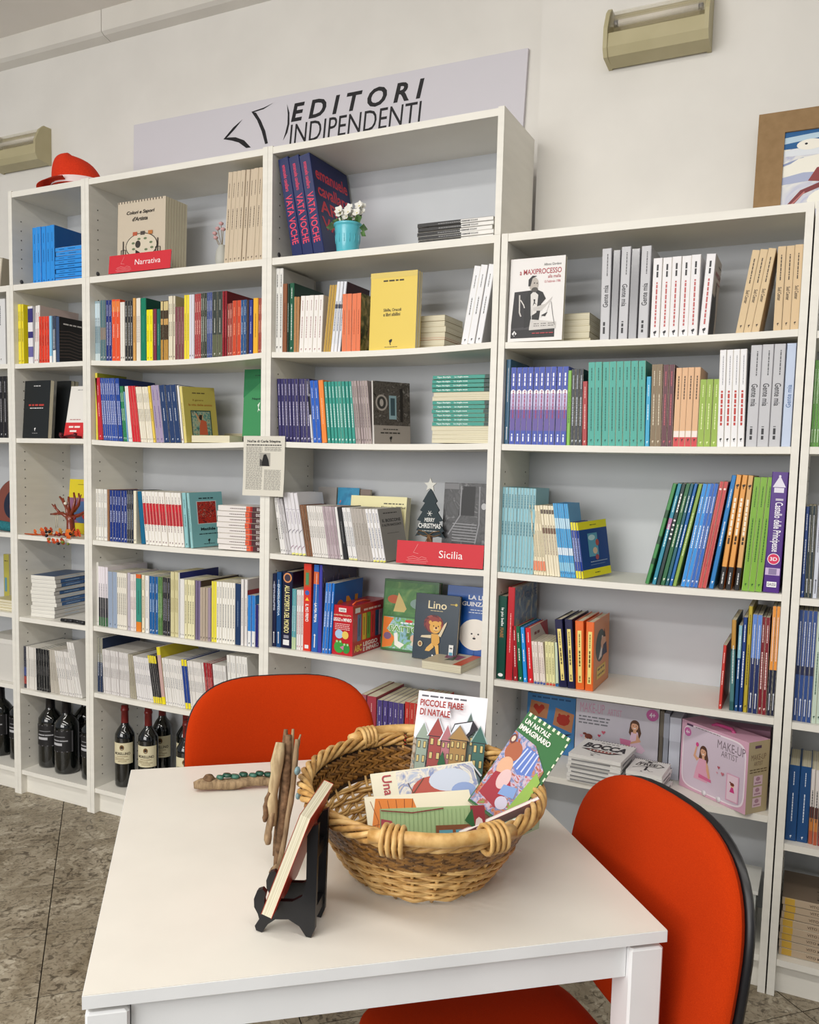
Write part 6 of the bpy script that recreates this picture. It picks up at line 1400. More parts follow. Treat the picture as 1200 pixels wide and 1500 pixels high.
# ---- black book easel with a book seen edge-on
EM = at(0, 0, .7397); e0 = Vector((.228, -1.461, .7397)); EA = math.radians(17); EM = T(e0.x, e0.y, e0.z) @ RZ(EA)
t = new_thing('book_easel', 'black plastic book easel with curled lips on the table', 'book stand', M=EM)
prof = [(-.004, .002), (.004, -.0), (.012, .012), (.022, .020), (.040, .022), (.055, .014), (.064, .001), (.071, -.0), (.076, .012), (.079, .155), (.071, .151), (.064, .138), (.0635, .075), (.058, .055), (.045, .047), (.022, .045), (.013, .040), (.008, .035), (.0065, .045), (.009, .055), (.004, .060), (-.003, .057), (-.0075, .045), (-.007, .034), (-.002, .025), (.0, .018), (-.006, .008)]
for y in (.004, .056):
    mb = MB(); mb.prism(prof, y - .004, y + .004, BLACKP); mb.build('side_plate', t)
mb = MB(); mb.box(.0655, .008, .02, .074, .052, .035, BLACKP); mb.box(.0655, .008, .10, .074, .052, .115, BLACKP); mb.build('cross_bar', t)
bm = T(e0.x, e0.y, e0.z) @ RZ(EA)
# book leans on the easel, its cover towards the table's left side and its fore-edge to the room
def a_red(A): A.r(0, 0, 1, 1, '#c8402c')
th = math.atan2(.060 - .012, .895 - .762)
t_ = .015
make_book('paperback', 'book with red back cover leaning on the black easel', 'book', None, bm @ T(.0075, .104, .0325) @ RY(math.atan2(.050, .137)) @ RZ(math.pi) @ T(-t_, 0, .004), t_, .148, .124, '#b8341f', None, (), '', '#444', (), False, False, 0, None, 'red')

# ---- driftwood ornaments
def stick(mb, p0, p1, r0, r1, m, seed, bend=.004, n=9):
    rd = random.Random(seed); p0, p1 = Vector(p0), Vector(p1); d = p1 - p0; u = d.orthogonal().normalized(); v = d.cross(u).normalized(); k1, k2 = rd.uniform(-bend, bend), rd.uniform(-bend, bend)
    pts = []; rr = []
    for i in range(n):
        s_ = i / (n - 1); pts.append(p0 + d * s_ + u * (k1 * math.sin(math.pi * s_) + rd.uniform(-.0008, .0008)) + v * (k2 * math.sin(2 * math.pi * s_) + rd.uniform(-.0008, .0008)))
        rr.append((r0 + (r1 - r0) * s_) * rd.uniform(.88, 1.12) * (1 if 0 < i < n - 1 else .75))
    mb.tube(pts, rr, m, 9)


b0 = Vector((.150, -1.314, .742)); q = lambda du, dv, z: b0 + Vector((TU.x * du + TV.x * dv, TU.y * du + TV.y * dv, z))
t = new_thing('driftwood_bundle', 'upright bundle of driftwood sticks between the easel and the basket', 'ornament')
for i, (a, b_, r0, r1, m) in enumerate(((q(.004, .0, 0), q(.022, .02, .205), .007, .0062, WOODD), (q(-.004, .004, .07), q(.010, .016, .195), .0085, .0095, WOODL), (q(.008, -.004, .01), q(.034, .012, .20), .005, .004, WOOD),
                                        (q(-.009, -.002, .045), q(-.003, .002, .092), .0055, .005, WOOD), (q(-.014, .004, .078), q(-.007, .006, .122), .004, .0035, WOODD), (q(.012, .012, .03), q(.03, .022, .213), .004, .003, WOOD), (q(.002, .010, .02), q(.018, .026, .212), .005, .0045, WOODD), (q(.03, .012, .15), q(.040, .012, .207), .0028, .0018, WOOD))):
    mb = MB(); stick(mb, a, b_, r0, r1, m, i); mb.build('stick', t)
mb = MB(); stick(mb, q(-.006, -.012, .004), q(.03, .012, .004), .005, .0045, WOOD, 22); mb.build('foot_stick', t)
for i, (p, s_) in enumerate(((q(.036, .002, .115), .006), (q(.034, .0, .155), .007))):
    mb = MB(); mb.lathe([(0, -s_), (s_ * .7, -s_ * .6), (s_ * .9, 0), (s_ * .6, s_ * .7), (0, s_)], mat('#8fb4bc', .3, .5, trans=.4), 10, tuple(p), sx=.7); mb.build('sea_glass', t)
p0, p1 = Vector((-.167, -1.118, .7515)), Vector((-.040, -1.018, .7535))
t = new_thing('driftwood_piece', 'flat driftwood piece set with green sea glass, far left of the table', 'ornament')
mb = MB(); n = 14; pts = [p0.lerp(p1, i / (n - 1)) + Vector((0, 0, .002 * math.sin(i * .9))) for i in range(n)]; mb.tube(pts, [.0065, .0105, .0115, .011, .0105, .0108, .0112, .0108, .0104, .010, .0098, .0092, .008, .005], WOOD, 10, flat=1.15); mb.build('wood', t)
for i, (s_, r, m) in enumerate(((.30, .0075, SEAG), (.38, .009, SEAGD), (.47, .0095, SEAG), (.57, .009, SEAGD), (.68, .0085, SEAG), (.76, .0085, SEAGD), (.86, .0095, SEAGD))):
    p = p0.lerp(p1, s_) + Vector((0, 0, .0125 + .003 * (i % 2))); mb = MB(); mb.lathe([(0, -.0035), (r * .8, -.003), (r, 0), (r * .8, .003), (0, .0035)], m, 10, tuple(p), sx=1.1, sy=.8); mb.build('sea_glass', t)
p = p0.lerp(p1, .17) + Vector((0, 0, .011)); mb = MB(); mb.lathe([(0, -.007), (.009, -.005), (.0115, .001), (.007, .007), (0, .008)], WOODD, 12, tuple(p)); mb.build('knot', t)

# ---------------------------------------------------------------- wine bottles
def bottle(x, y, z, h, r, label, kind, grp, rot=0.):
    """kind 0: black magnum with dark label, 1: claret capsule with cream label"""
    t = new_thing('wine_bottle', label, 'bottle', grp, T(x, y, z) @ RZ(rot))
    s_ = h
    prof = [(0, .002), (r * .8, 0), (r * .98, .004), (r, .012), (r, .60 * s_), (r * .96, .655 * s_), (r * .72, .71 * s_), (r * .42, .76 * s_), (r * .36, .80 * s_), (r * .34, .93 * s_), (r * .39, .935 * s_), (r * .39, .955 * s_), (r * .34, .96 * s_)]
    mb = MB(); mb.lathe(prof + [(0, .96 * s_)], BOTTLE, 28); mb.build('glass_body', t)
    mb = MB(); mb.lathe([(r * .39, .76 * s_), (r * .375, .80 * s_), (r * .36, .93 * s_), (r * .415, .934 * s_), (r * .415, .958 * s_), (r * .36, .963 * s_), (r * .36, s_), (0, s_)], mat('#6b1c1a' if kind else '#141214', .3), 24); mb.build('capsule', t)
    # label wraps the front of the body
    z0, z1 = (.30, .56) if kind else (.30, .58); n = 14; vs = []; rr = r + .0005; span = 1.15
    for zz in (z0 * s_, z1 * s_):
        for k in range(n + 1):
            a = -math.pi / 2 - span + 2 * span * k / n; vs.append((rr * math.cos(a), rr * math.sin(a), zz))
    mb = MB(); mb.add(vs, [(k, k + 1, n + 2 + k, n + 1 + k) for k in range(n)], mat('#d8cfae' if kind else '#1b1a1c', .5), True); lb = mb.build('paper_label', t)
    mb = MB(); R2 = rr + .0004

    def P(u, v):
        a = -math.pi / 2 + span * (2 * u - 1); return (R2 * math.cos(a), R2 * math.sin(a), (z0 + (z1 - z0) * v) * s_)

    def quad(u0, v0, u1, v1, c):
        m_ = 5; mb.add([P(u0 + (u1 - u0) * k / m_, v0) for k in range(m_ + 1)] + [P(u0 + (u1 - u0) * k / m_, v1) for k in range(m_ + 1)], [(k, k + 1, m_ + 2 + k, m_ + 1 + k) for k in range(m_)], mat(c, .5))
    if kind:
        mb.add([P(.5 + .1 * math.cos(2 * math.pi * k / 12), .78 + .13 * math.sin(2 * math.pi * k / 12)) for k in range(12)], [tuple(range(12))], mat('#6c4c24', .5)); mb.add([P(.5 + .05 * math.cos(2 * math.pi * k / 8), .78 + .07 * math.sin(2 * math.pi * k / 8)) for k in range(8)], [tuple(range(8))], mat('#2c2018', .5))
        vs_, fs_, _ = text_geo('MORELLINO', .02); mb.add([P(.14 + .72 * a, .43 + .13 * b) for a, b in vs_], fs_, mat('#2c2420', .5))
        for v, u0, u1 in ((.34, .25, .75), (.25, .15, .6), (.18, .15, .8), (.1, .3, .7)): quad(u0, v, u1, v + .03, '#8c7c5c')
    else:
        for v, c in ((.0, '#77767a'), (.97, '#77767a')): quad(.04, v, .96, v + .03, c)
        quad(.04, 0, .06, 1, '#77767a'); quad(.94, 0, .96, 1, '#77767a'); quad(.2, .5, .8, .56, '#9c9ca0'); quad(.2, .3, .6, .42, '#b8b8bc'); quad(.25, .7, .7, .73, '#8c8c90')
    mb.build('label_print', lb)
    return t


g0, g1 = 'black wine magnums in the narrow bookcase', 'red-capped wine bottles at the foot of left tall bookcase'
bottle(-1.929, .105, .1005, .308, .0485, 'black wine magnum with dark label standing nearest the left panel of narrow bookcase', 0, g0, .35)
bottle(-1.815, .085, .1005, .308, .0485, 'black wine magnum standing in the middle of narrow bookcase', 0, g0, .2)
bottle(-1.835, .205, .1005, .308, .0485, 'black wine magnum hidden behind the middle one', 0, g0, .2)
bottle(-1.673, .09, .1005, .308, .0485, 'black wine magnum half hidden by the right panel of narrow bookcase', 0, g0, .2)
bottle(-1.508, .088, .1005, .315, .038, 'red-capped wine bottle standing first beside the left panel', 1, g1, .45)
bottle(-1.405, .105, .1005, .315, .038, 'red-capped wine bottle just behind the table corner', 1, g1, .45)
bottle(-1.425, .205, .1005, .33, .038, 'taller wine bottle directly behind the table-corner bottle', 1, g1, .5)
bottle(-1.30, .20, .1005, .315, .038, 'wine bottle with shaded cream label at the back', 1, g1, .5)
bottle(-1.21, .095, .1005, .30, .038, 'red-capped wine bottle beside the orange chair', 1, g1, .5)
bottle(-2.105, .11, .1005, .308, .0485, 'black wine magnum at the foot of the bookcase at left edge', 0, 'black wine magnums at left edge', .3)
bottle(-2.22, .10, .1005, .308, .0485, 'black wine magnum beside another, bottom shelf at left edge', 0, 'black wine magnums at left edge', .3)

# ---------------------------------------------------------------- signs on the shelves
def shelf_sign(word, cx, z, w_, h, label, ya, lean=.25, y=-.001):
    t = new_thing('shelf_sign', label, 'sign', 'red section signs', T(cx, y, z) @ RZ(ya) @ RX(-lean))
    mb = MB(); mb.box(-w_ / 2, 0, 0, w_ / 2, .0015, h, mat('#cf2c38', .55)); A = Art(mb, (-w_ / 2, -.0001, 0), (1, 0, 0), (0, 0, 1), (0, -1, 0), w_, h)
    A.t(word, *((.5, .34, .77, .66) if word[0] == 'S' else (.43, .36, .84, .66)), '#f4ecec', .0)
    for pts in ([(.14, .2), (.2, .24), (.27, .2)], [(.27, .2), (.33, .24), (.37, .2)], [(.13, .26), (.2, .34), (.27, .26)], [(.27, .26), (.3, .34), (.36, .28)], [(.2, .5), (.25, .88)], [(.2, .5), (.26, .46)], [(.12, .14), (.38, .14)], [(.14, .07), (.36, .07)]): A.ln(pts, .0008, '#e8a8a8')
    mb.build('panel', t)
    mb = MB(); mb.prism([(.0016, .001), (.05, .001), (.05, .003), (.0035, .003), (.0035, h - .004), (.0016, h - .004)], -w_ / 2, w_ / 2, mat('#d8dcdc', .1, .5, trans=.9), 'yz'); mb.build('acrylic_holder', t)


shelf_sign('Narrativa', -1.345, 2.0225, .285, .064, 'red Narrativa sign in front of the pale cookery book', 0, .1)
shelf_sign('Sicilia', -.165, 1.0625, .285, .070, 'red Sicilia sign in front of the Christmas tree ornament', 0, .1)

# newspaper cutting taped over the shelf edge
t = new_thing('newspaper_cutting', 'newspaper cutting hanging from the shelf edge between two tall bookcases', 'newspaper cutting')
mb = MB(); W_, H_ = .166, .198; x0, z1 = -.887, 1.448; n = 10; PAP = mat('#d8d4c8', .8); vs = []
cur = lambda s_: -.0012 - .012 * max(0, s_ - .35) ** 2
for i in range(n + 1):
    s_ = i / n; z = z1 - H_ * s_; y = cur(s_) - .0004
    vs += [(x0, y, z), (x0 + W_, y - .004 * s_, z), (x0 + W_, y - .004 * s_ + .0003, z), (x0, y + .0003, z)]
fs = [(0, 1, 2, 3), (4 * n, 4 * n + 3, 4 * n + 2, 4 * n + 1)]
for i in range(n): fs += [(4 * i + k, 4 * i + (k + 1) % 4, 4 * i + 4 + (k + 1) % 4, 4 * i + 4 + k) for k in range(4)]
mb.add(vs, fs, PAP); mb.build('paper', t)
mb = MB()


def NP(u, v):
    s_ = 1 - v; return (x0 + W_ * u, cur(s_) - .0008 - .004 * s_ * u, z1 - H_ * s_)


vs_, fs_, _ = text_geo("Noi'te di Carla Stiepina", .03); mb.add([NP(.1 + .8 * a, .88 + .055 * b) for a, b in vs_], fs_, mat('#1c1b1c', .7))
rd = random.Random(7)


def nline(u0, u1, v, h, c='#77746e'):
    x = u0
    while x < u1 - .01:
        l = min(u1 - x, rd.uniform(.03, .1)); mb.add([NP(x, v), NP(x + l, v), NP(x + l, v + h), NP(x, v + h)], [(0, 1, 2, 3)], mat(c, .7)); x += l + .012


nline(.08, .92, .84, .018, '#3c3a38')
for i in range(38):
    v = .81 - i * .019
    if v < .06: break
    nline(.07, .47, v, .008)
    if not .44 < v < .74: nline(.52, .92, v, .008)
mb.add([NP(.4, .5), NP(.66, .5), NP(.66, .72), NP(.4, .72)], [(0, 1, 2, 3)], mat('#a8a49c', .7))


def NO(u, v): p = NP(u, v); return (p[0], p[1] - .0004, p[2])


mb.add([NO(.44, .5), NO(.64, .5), NO(.62, .6), NO(.56, .7), NO(.5, .69), NO(.47, .6)], [tuple(range(6))], mat('#1c1b1c', .7)); mb.add([NO(.52, .6), NO(.57, .6), NO(.565, .66), NO(.525, .66)], [(0, 1, 2, 3)], mat('#b8b4ac', .7)); mb.add([NO(.41, .5), NO(.46, .5), NO(.46, .6), NO(.41, .62)], [(0, 1, 2, 3)], mat('#4c4a48', .7))
mb.build('newsprint', t)

# ---------------------------------------------------------------- easels on the shelves
def mini_easel(x, y, z, w_, c, label):
    t = new_thing('small_easel', label, 'book stand')
    m = mat(c, .35)
    for sx in (-1, 1):
        xx = x + sx * w_ / 2
        mb = MB(); mb.tube([(xx, y - .022, z + .020), (xx, y - .026, z + .012), (xx, y - .02, z + .005), (xx, y, z + .006), (xx, y + .04, z + .006)], [.0075, .006, .0048, .0048, .0045], m, 8); mb.build('lip_arm', t)
    mb = MB(); mb.tube([(x - w_ / 2, y - .006, z + .007), (x, y - .006, z + .013), (x + w_ / 2, y - .006, z + .007)], .0048, m, 8); mb.build('cross_bar', t)
    mb = MB(); mb.tube([(x, y + .038, z + .004), (x, y + .05, z + .1)], .004, m, 8); mb.build('back_leg', t)


mini_easel(-1.722, .046, SHELF_Z['N2'] + .0004, .075, '#5c1420', 'small dark red easel holding a white paperback')
mini_easel(-.915, .115, 1.4245, .075, '#151014', 'small black easel holding the green paperback')

# ---------------------------------------------------------------- things on the upper shelves
# turquoise pot with white flowers
t = new_thing('flower_pot', 'turquoise metal pot of white flowers before the navy books', 'flower pot', M=T(-.525, .045, 2.0206))
mb = MB(); mb.lathe([(0, 0), (.033, 0), (.0345, .003), (.0415, .078), (.0415, .082), (.045, .084), (.0455, .088), (.0445, .0905), (.042, .09), (.040, .085), (.038, .07), (0, .07)], mat('#5cbfd0', .25, .5, coat=.3), 36); mb.build('pot', t)
mb = MB()
for a in range(14):
    an = 2 * math.pi * a / 14; mb.tube([(.0375 * math.cos(an), .0375 * math.sin(an), .03), (.0395 * math.cos(an), .0395 * math.sin(an), .055)], .0012, mat('#5cbfd0', .25, .5, coat=.3), 5)
mb.build('embossed_flute', t)
rd = random.Random(12); GL = noisy('dark_leaf', '#2c4a20', '#54783c', (60, 60, 60), 3, .5); WP = mat('#ecebe4', .6)
for i in range(19):
    a = rd.uniform(0, 6.28); r = rd.uniform(.005, .05); p = Vector((r * math.cos(a), .7 * r * math.sin(a), .115 + rd.uniform(-.008, .03))); mb = MB()
    for k in range(5):
        b = 2 * math.pi * k / 5 + a; d = Vector((math.cos(b), -.5 + .5 * math.sin(b), math.sin(b))).normalized() * .0145; s_ = Vector((-math.sin(b), 0, math.cos(b))) * .0085
        mb.add([p, p + d * .6 + s_, p + d * 1.15 + Vector((0, -.002, 0)), p + d * .6 - s_, p + Vector((0, .002, 0))], [(0, 1, 2, 3), (4, 3, 2, 1)], WP)
    mb.lathe([(0, -.002), (.0022, 0), (0, .002)], mat('#d8c860', .6), 6, tuple(p + Vector((0, -.003, 0)))); mb.build('blossom', t)
    mb = MB(); mb.tube([(p.x * .3, p.y * .3, .07), (p.x * .7, p.y * .7, .095), tuple(p)], .0012, GL, 5); mb.build('stem', t)
for i, (x, y, z, s_) in enumerate(((-.055, -.01, .088, .03), (-.03, -.02, .098, .026), (.045, -.015, .1, .032), (.055, 0, .075, .028), (.02, -.02, .1, .024), (.03, .01, .112, .03), (-.02, .02, .12, .026), (.06, -.01, .055, .022))):
    d = Vector((x, y, z)) - Vector((0, 0, .08)); d.normalize(); s2_ = d.cross(Vector((0, 1, 0))).normalized() * s_ * .45; p = Vector((x, y, z)) - d * s_ * .5
    mb = MB(); mb.add([p, p + d * s_ * .5 + s2_, p + d * s_ * 1.1 - Vector((0, 0, .006)), p + d * s_ * .5 - s2_, p + d * s_ * .5 + Vector((0, -.003, 0))], [(0, 1, 4), (1, 2, 4), (2, 3, 4), (3, 0, 4)], GL); mb.build('leaf', t)

# dried pink flower in a pale card vase
t = new_thing('dried_flower', 'pink dried flower in a small pale holder beside the tan books', 'flower', M=T(-1.035, .07, 2.0206))
mb = MB(); mb.lathe([(0, 0), (.018, 0), (.024, .03), (.02, .06), (.012, .075), (.012, .078), (0, .078)], mat('#b8b8b0', .5), 20); mb.build('holder', t)
for i, (x, z) in enumerate(((-.02, .135), (-.032, .12), (-.005, .15), (-.028, .105), (.004, .13))):
    mb = MB(); mb.tube([(0, 0, .07), (x * .6, 0, z * .8), (x, 0, z)], .0012, mat('#8c7c60'), 5); mb.build('stem', t)
    mb = MB(); mb.lathe([(0, -.006), (.007, -.002), (.009, .003), (.004, .007), (0, .006)], mat('#cfa3a4', .8), 8, (x, 0, z)); mb.build('petal_head', t)

# red cap on the narrow bookcase
HATM = noisy('orange_red_cloth', '#c42806', '#e03a10', (500, 500, 500), 2, .9, .3, .0004)
t = new_thing('cap', 'orange-red cloth cap with white lettered band on top of the narrow bookcase', 'hat', M=T(-1.735, .10, 2.372) @ RZ(.25))
mb = MB(); R_, K_ = 14, 36; vs = []; fs = []
for i in range(R_ + 1):
    f_ = i / R_; r = math.cos(f_ * math.pi / 2) ** .55 if i < R_ else 0
    for k in range(K_):
        a = 2 * math.pi * k / K_; x = .098 * r * math.cos(a); y = .085 * r * math.sin(a)
        z = (.004 + .118 * math.sin(f_ * math.pi / 2)) * (1 + .0 * x) * (1 - .22 * max(0, x / .098)) - .0 + (.012 if x < 0 else 0) * math.sin(f_ * math.pi)
        vs.append((x - .0 - .018 * math.sin(f_ * 1.5), y, z))
for i in range(R_): fs += [(i * K_ + k, i * K_ + (k + 1) % K_, (i + 1) * K_ + (k + 1) % K_, (i + 1) * K_ + k) for k in range(K_)]
mb.add(vs, fs, HATM, True); mb.add([vs[k] for k in range(K_)], [tuple(range(K_))], HATM); mb.build('crown', t)
mb = MB(); vs = []; n = 20; RR = ((.094, .012, .010), (.13, .010, .008), (.165, .003, .001))
for lay in (0, .0025):
    for (r, zc, zz) in RR:
        for k in range(n + 1):
            a = math.pi / 2 + math.pi * k / n; vs.append((r * math.cos(a) * 1.0, min(1, .088 / (r * .9) + .15) * r * .9 * math.sin(a) * (1 - .0), zz + lay + .012 * abs(math.sin(a)) * (r > .12)))
m1 = n + 1; fs = []
for lay in (0, 3 * m1):
    for q_ in range(2): fs += [(lay + q_ * m1 + k, lay + q_ * m1 + k + 1, lay + (q_ + 1) * m1 + k + 1, lay + (q_ + 1) * m1 + k) for k in range(n)]
fs += [(2 * m1 + k, 2 * m1 + k + 1, 5 * m1 + k + 1, 5 * m1 + k) for k in range(n)]
mb.add(vs, fs, HATM, True); mb.build('brim', t)
mb = MB(); vs = []; n = 40
for zz, rr in ((.006, .1005), (.03, .0995)):
    for k in range(n): a = 2 * math.pi * k / n; vs.append((rr * math.cos(a) - .002 - .018 * zz * 9 * .3, .0865 * math.sin(a) * rr / .0985, zz))
mb.add(vs, [(k, (k + 1) % n, n + (k + 1) % n, n + k) for k in range(n)], mat('#e9d4d4', .7), True)
vs_, fs_, _ = text_geo('SERMIDIVERSE', .04)
def HP(a, b):
    an = math.pi + .15 + 1.25 * a; z_ = .009 + .016 * b; rr = .1015; return (rr * math.cos(an) - .002 - .018 * z_ * 9 * .3, .0875 * math.sin(an), z_)
mb.add([HP(a, b) for a, b in vs_], fs_, mat('#3c2c34', .6)); mb.build('lettered_band', t)

# painting in a cardboard mount on top of the low bookcase
t = new_thing('framed_painting', 'snow scene painting in a brown cardboard mount leaning on the wall', 'painting', M=T(.645, .205, 2.0205) @ RX(-.12))
W_, H_ = .46, .315
for x0, z0, x1, z1 in ((0, 0, .068, H_), (W_ - .068, 0, W_, H_), (.068, 0, W_ - .068, .02), (.068, H_ - .058, W_ - .068, H_)):
    mb = MB(); mb.box(x0, 0, z0, x1, .006, z1, CARDB); mb.build('mount', t)
mb = MB(); mb.box(.06, .0062, .01, W_ - .06, .009, H_ - .05, mat('#e8e4d8', .6)); A = Art(mb, (.066, .0061, .018), (1, 0, 0), (0, 0, 1), (0, -1, 0), W_ - .132, H_ - .074)
A.r(0, 0, 1, 1, painting('snow_fields', ['#e8e6dc', '#ecebe2', '#b8bcd4', '#e6e4da', '#f0eee6'], 9)); A.r(0, .8, 1, 1, '#1c5c94'); A.poly([(0, .86), (.3, .9), (.5, .97), (.2, .95), (0, .93)], '#b8d0e0'); A.poly([(0, .78), (.25, .82), (.6, .78), (.6, .7), (0, .72)], '#dfe4ea')
A.ln([(0, .62), (.15, .68), (.3, .62), (.5, .66)], .006, '#8c98bc'); A.poly([(0, .58), (.12, .68), (.34, .72), (.6, .64), (.6, .5), (.2, .46), (0, .5)], '#efece0'); A.poly([(0, .48), (.16, .52), (.4, .5), (.2, .42), (0, .4)], '#a8b0cc'); A.e(.2, .83, .1, .06, '#f0ece0'); A.e(.17, .84, .012, .012, '#1c1c24', 8)
A.poly([(.2, .42), (.26, .56), (.5, .6), (.8, .5), (.7, .36), (.4, .38)], '#8c3c3c'); A.ln([(.02, .02), (.06, .14), (.16, .3), (.3, .37), (.5, .44)], .013, '#7c3438'); A.ln([(.03, .05), (.08, .16), (.18, .3)], .004, '#b87470'); A.e(.5, .2, .3, .16, '#f0eee2')
mb.build('picture', t)

# ---------------------------------------------------------------- narrow bookcase: jewellery tree, garland, markers
t = new_thing('jewellery_tree', 'glossy brown branching jewellery tree beside the yellow picture book', 'jewellery stand', M=T(-1.772, .075, 1.0565))
BR = mat('#7c2f16', .25, .5, coat=.4)
mb = MB(); mb.tube([(0, 0, 0), (.002, 0, .03), (.0, 0, .062), (-.004, 0, .08)], [.024, .0165, .015, .02], BR, 12); mb.build('trunk', t)
for pts, r0 in (([(-.004, 0, .07), (-.04, -.004, .088), (-.075, -.006, .084), (-.10, -.006, .082)], .009), ([(-.05, -.004, .087), (-.072, -.004, .105), (-.082, -.002, .122)], .006), ([(-.072, -.004, .105), (-.098, -.002, .122)], .005), ([(-.01, 0, .08), (-.03, .01, .11), (-.055, .012, .14), (-.07, .012, .152)], .009), ([(-.045, .012, .13), (-.05, .012, .148)], .004), ([(0, 0, .08), (-.01, 0, .12), (-.008, .0, .155)], .009),
                ([(.004, 0, .08), (.02, -.004, .105), (.026, 0, .14), (.02, 0, .172)], .009), ([(.02, 0, .10), (.045, 0, .125), (.05, 0, .15), (.046, 0, .17)], .008), ([(.05, 0, .148), (.06, 0, .165)], .004), ([(.006, 0, .074), (.05, 0, .085), (.08, 0, .1), (.095, 0, .12)], .009), ([(.078, 0, .1), (.085, .004, .14)], .005)):
    mb = MB(); mb.tube(pts, [r0 * (1 - .6 * i / (len(pts) - 1)) for i in range(len(pts))], BR, 9); mb.build('branch', t)
mb = MB(); mb.lathe([(0, -.007), (.006, -.004), (.0075, 0), (.006, .004), (0, .007)], mat('#e4dccc', .3), 10, (-.012, -.012, .128)); mb.build('pearl_ring', t)
for i, (x, z) in enumerate(((-.066, .082), (-.056, .085))):
    mb = MB(); mb.tube([(x, -.012, z - .002), (x + .001, -.012, z - .02), (x - .001, -.012, z - .038), (x, -.012, z - .05)], .0012, mat('#c8c0a8', .3, metal=.6), 5); mb.lathe([(0, -.003), (.003, 0), (0, .003)], mat('#b8b0a0', .3), 6, (x, -.012, z - .052)); mb.build('hanging_earring', t)
t = new_thing('autumn_garland', 'orange autumn leaf garland with dark berries hanging over the shelf edge', 'garland')
rd = random.Random(31); cl = ['#d8601c', '#c8481c', '#e07c28', '#a83c1c', '#b87c20']
z0 = 1.0565
for i in range(22):
    x = -1.865 + i * .0095 + rd.uniform(-.006, .006); y = rd.uniform(-.012, .03); z = z0 + .006 + rd.uniform(0, .018); a = rd.uniform(-.6, .6); s_ = rd.uniform(.018, .026)
    if i in (8, 11, 13, 15): y = -.014; z = z0 - .016
    up = Vector((math.sin(a), -.3, math.cos(a))).normalized() * s_; sd = Vector((math.cos(a), .1, -math.sin(a))) * s_ * .6; p = Vector((x, y, z)) - up * .4
    mb = MB(); mb.add([p, p + sd * .9 + up * .35, p + sd * .5 + up * .5, p + sd * .7 + up * .9, p + up * 1.25, p - sd * .7 + up * .9, p - sd * .5 + up * .5, p - sd * .9 + up * .35, p + up * .5 + Vector((0, -.003, 0))],
                      [(k, (k + 1) % 8, 8) for k in range(8)], mat(rd.choice(cl), .6)); mb.build('leaf', t)
mb = MB(); mb.tube([(-1.95, .01, z0 + .004), (-1.90, .005, z0 + .004), (-1.86, .0, z0 + .006), (-1.78, .01, z0 + .008), (-1.70, .005, z0 + .012), (-1.68, .01, z0 + .04)], [.002, .0035, .003, .002, .002, .002], mat('#c0501c', .6), 6); mb.build('vine', t)
for i in range(13):
    x = -1.82 + i * .012; p = (x + rd.uniform(-.006, .006), -.014, z0 + rd.uniform(-.022, .018)) if i % 2 else (x, rd.uniform(-.006, .01), z0 + .008 + .02 * rd.random() + (.05 if i > 10 else 0)); r = rd.uniform(.005, .008)
    mb = MB(); mb.lathe([(0, -r), (r * .7, -r * .7), (r, 0), (r * .7, r * .7), (0, r)], mat(rd.choice(('#3c1424', '#1c1418', '#7c1c20', '#6c7c2c')), .3), 10, p); mb.build('berry', t)
for i, (x, y, l, a, lab) in enumerate(((-1.735, .02, .055, .1, 'black marker pen beside the magazine stack'), (-1.675, .02, .07, -.12, 'black marker pen resting near the right panel of narrow bookcase'))):
    t = new_thing('marker_pen', lab, 'pen', 'marker pens on narrow bookcase', T(x, y, SHELF_Z['N4'] + .0075) @ RZ(a))
    mb = MB(); mb.tube([(-l / 2, 0, 0), (l * .1, 0, 0)], .007, BLACKP, 12); mb.build('barrel', t)
    mb = MB(); mb.tube([(l * .1, 0, 0), (l / 2, 0, 0)], .0075, mat('#26262a', .4), 12); mb.build('pen_cap', t)

# ---------------------------------------------------------------- middle tall bookcase: ornament, box, flat book, back row
t = new_thing('christmas_tree_ornament', 'dark wooden Christmas tree ornament with white star and twine bow', 'ornament', M=T(-.236, .085, 1.1005))
DK = mat('#26343a', .6)
mb = MB(); mb.prism([(-.05, .04), (-.038, .058), (-.046, .058), (-.03, .088), (-.044, .09), (-.026, .118), (-.034, .122), (-.018, .146), (-.026, .15), (-.008, .18), (0, .19), (.008, .18), (.024, .152), (.018, .146), (.032, .124), (.026, .118), (.044, .092), (.03, .088), (.05, .06), (.04, .056), (.054, .038), (.03, .042), (.0, .036), (-.03, .044)], 0, .006, DK)
A = Art(mb, (-.05, -.0001, .036), (1, 0, 0), (0, 0, 1), (0, -1, 0), .1, .155); A.t('MERRY', .32, .33, .68, .41, '#e8e8e4', .02, .2); A.t('CHRISTMAS', .12, .2, .88, .3, '#e8e8e4', .02)
for k in range(3): a = math.pi * k / 3; A.ln([(.5 - .09 * math.cos(a), .5 - .06 * math.sin(a)), (.5 + .09 * math.cos(a), .5 + .06 * math.sin(a))], .0014, '#e8e8e4')
A.w(.25, .75, .14, .012, '#c8c8c4'); mb.build('tree_board', t)
mb = MB(); mb.prism([(.022 * (1 if k % 2 == 0 else .45) * math.sin(2 * math.pi * k / 10), .202 + .022 * (1 if k % 2 == 0 else .45) * math.cos(2 * math.pi * k / 10)) for k in range(10)], -.002, .003, mat('#d6d6ce', .6)); mb.build('star', t)
mb = MB(); mb.tube([(0, .004, -.042), (0, .004, .045)], .0095, noisy('bark', '#4c3020', '#7c5434', (90, 90, 90), 4, .8), 10); mb.build('trunk', t)
mb = MB(); mb.lathe([(0, 0), (.03, 0), (.032, .003), (.03, .006), (0, .006)], mat('#5c4434', .7), 20, (0, .004, -.0415)); mb.build('base', t)
mb = MB(); TW = mat('#8c6c48', .8)
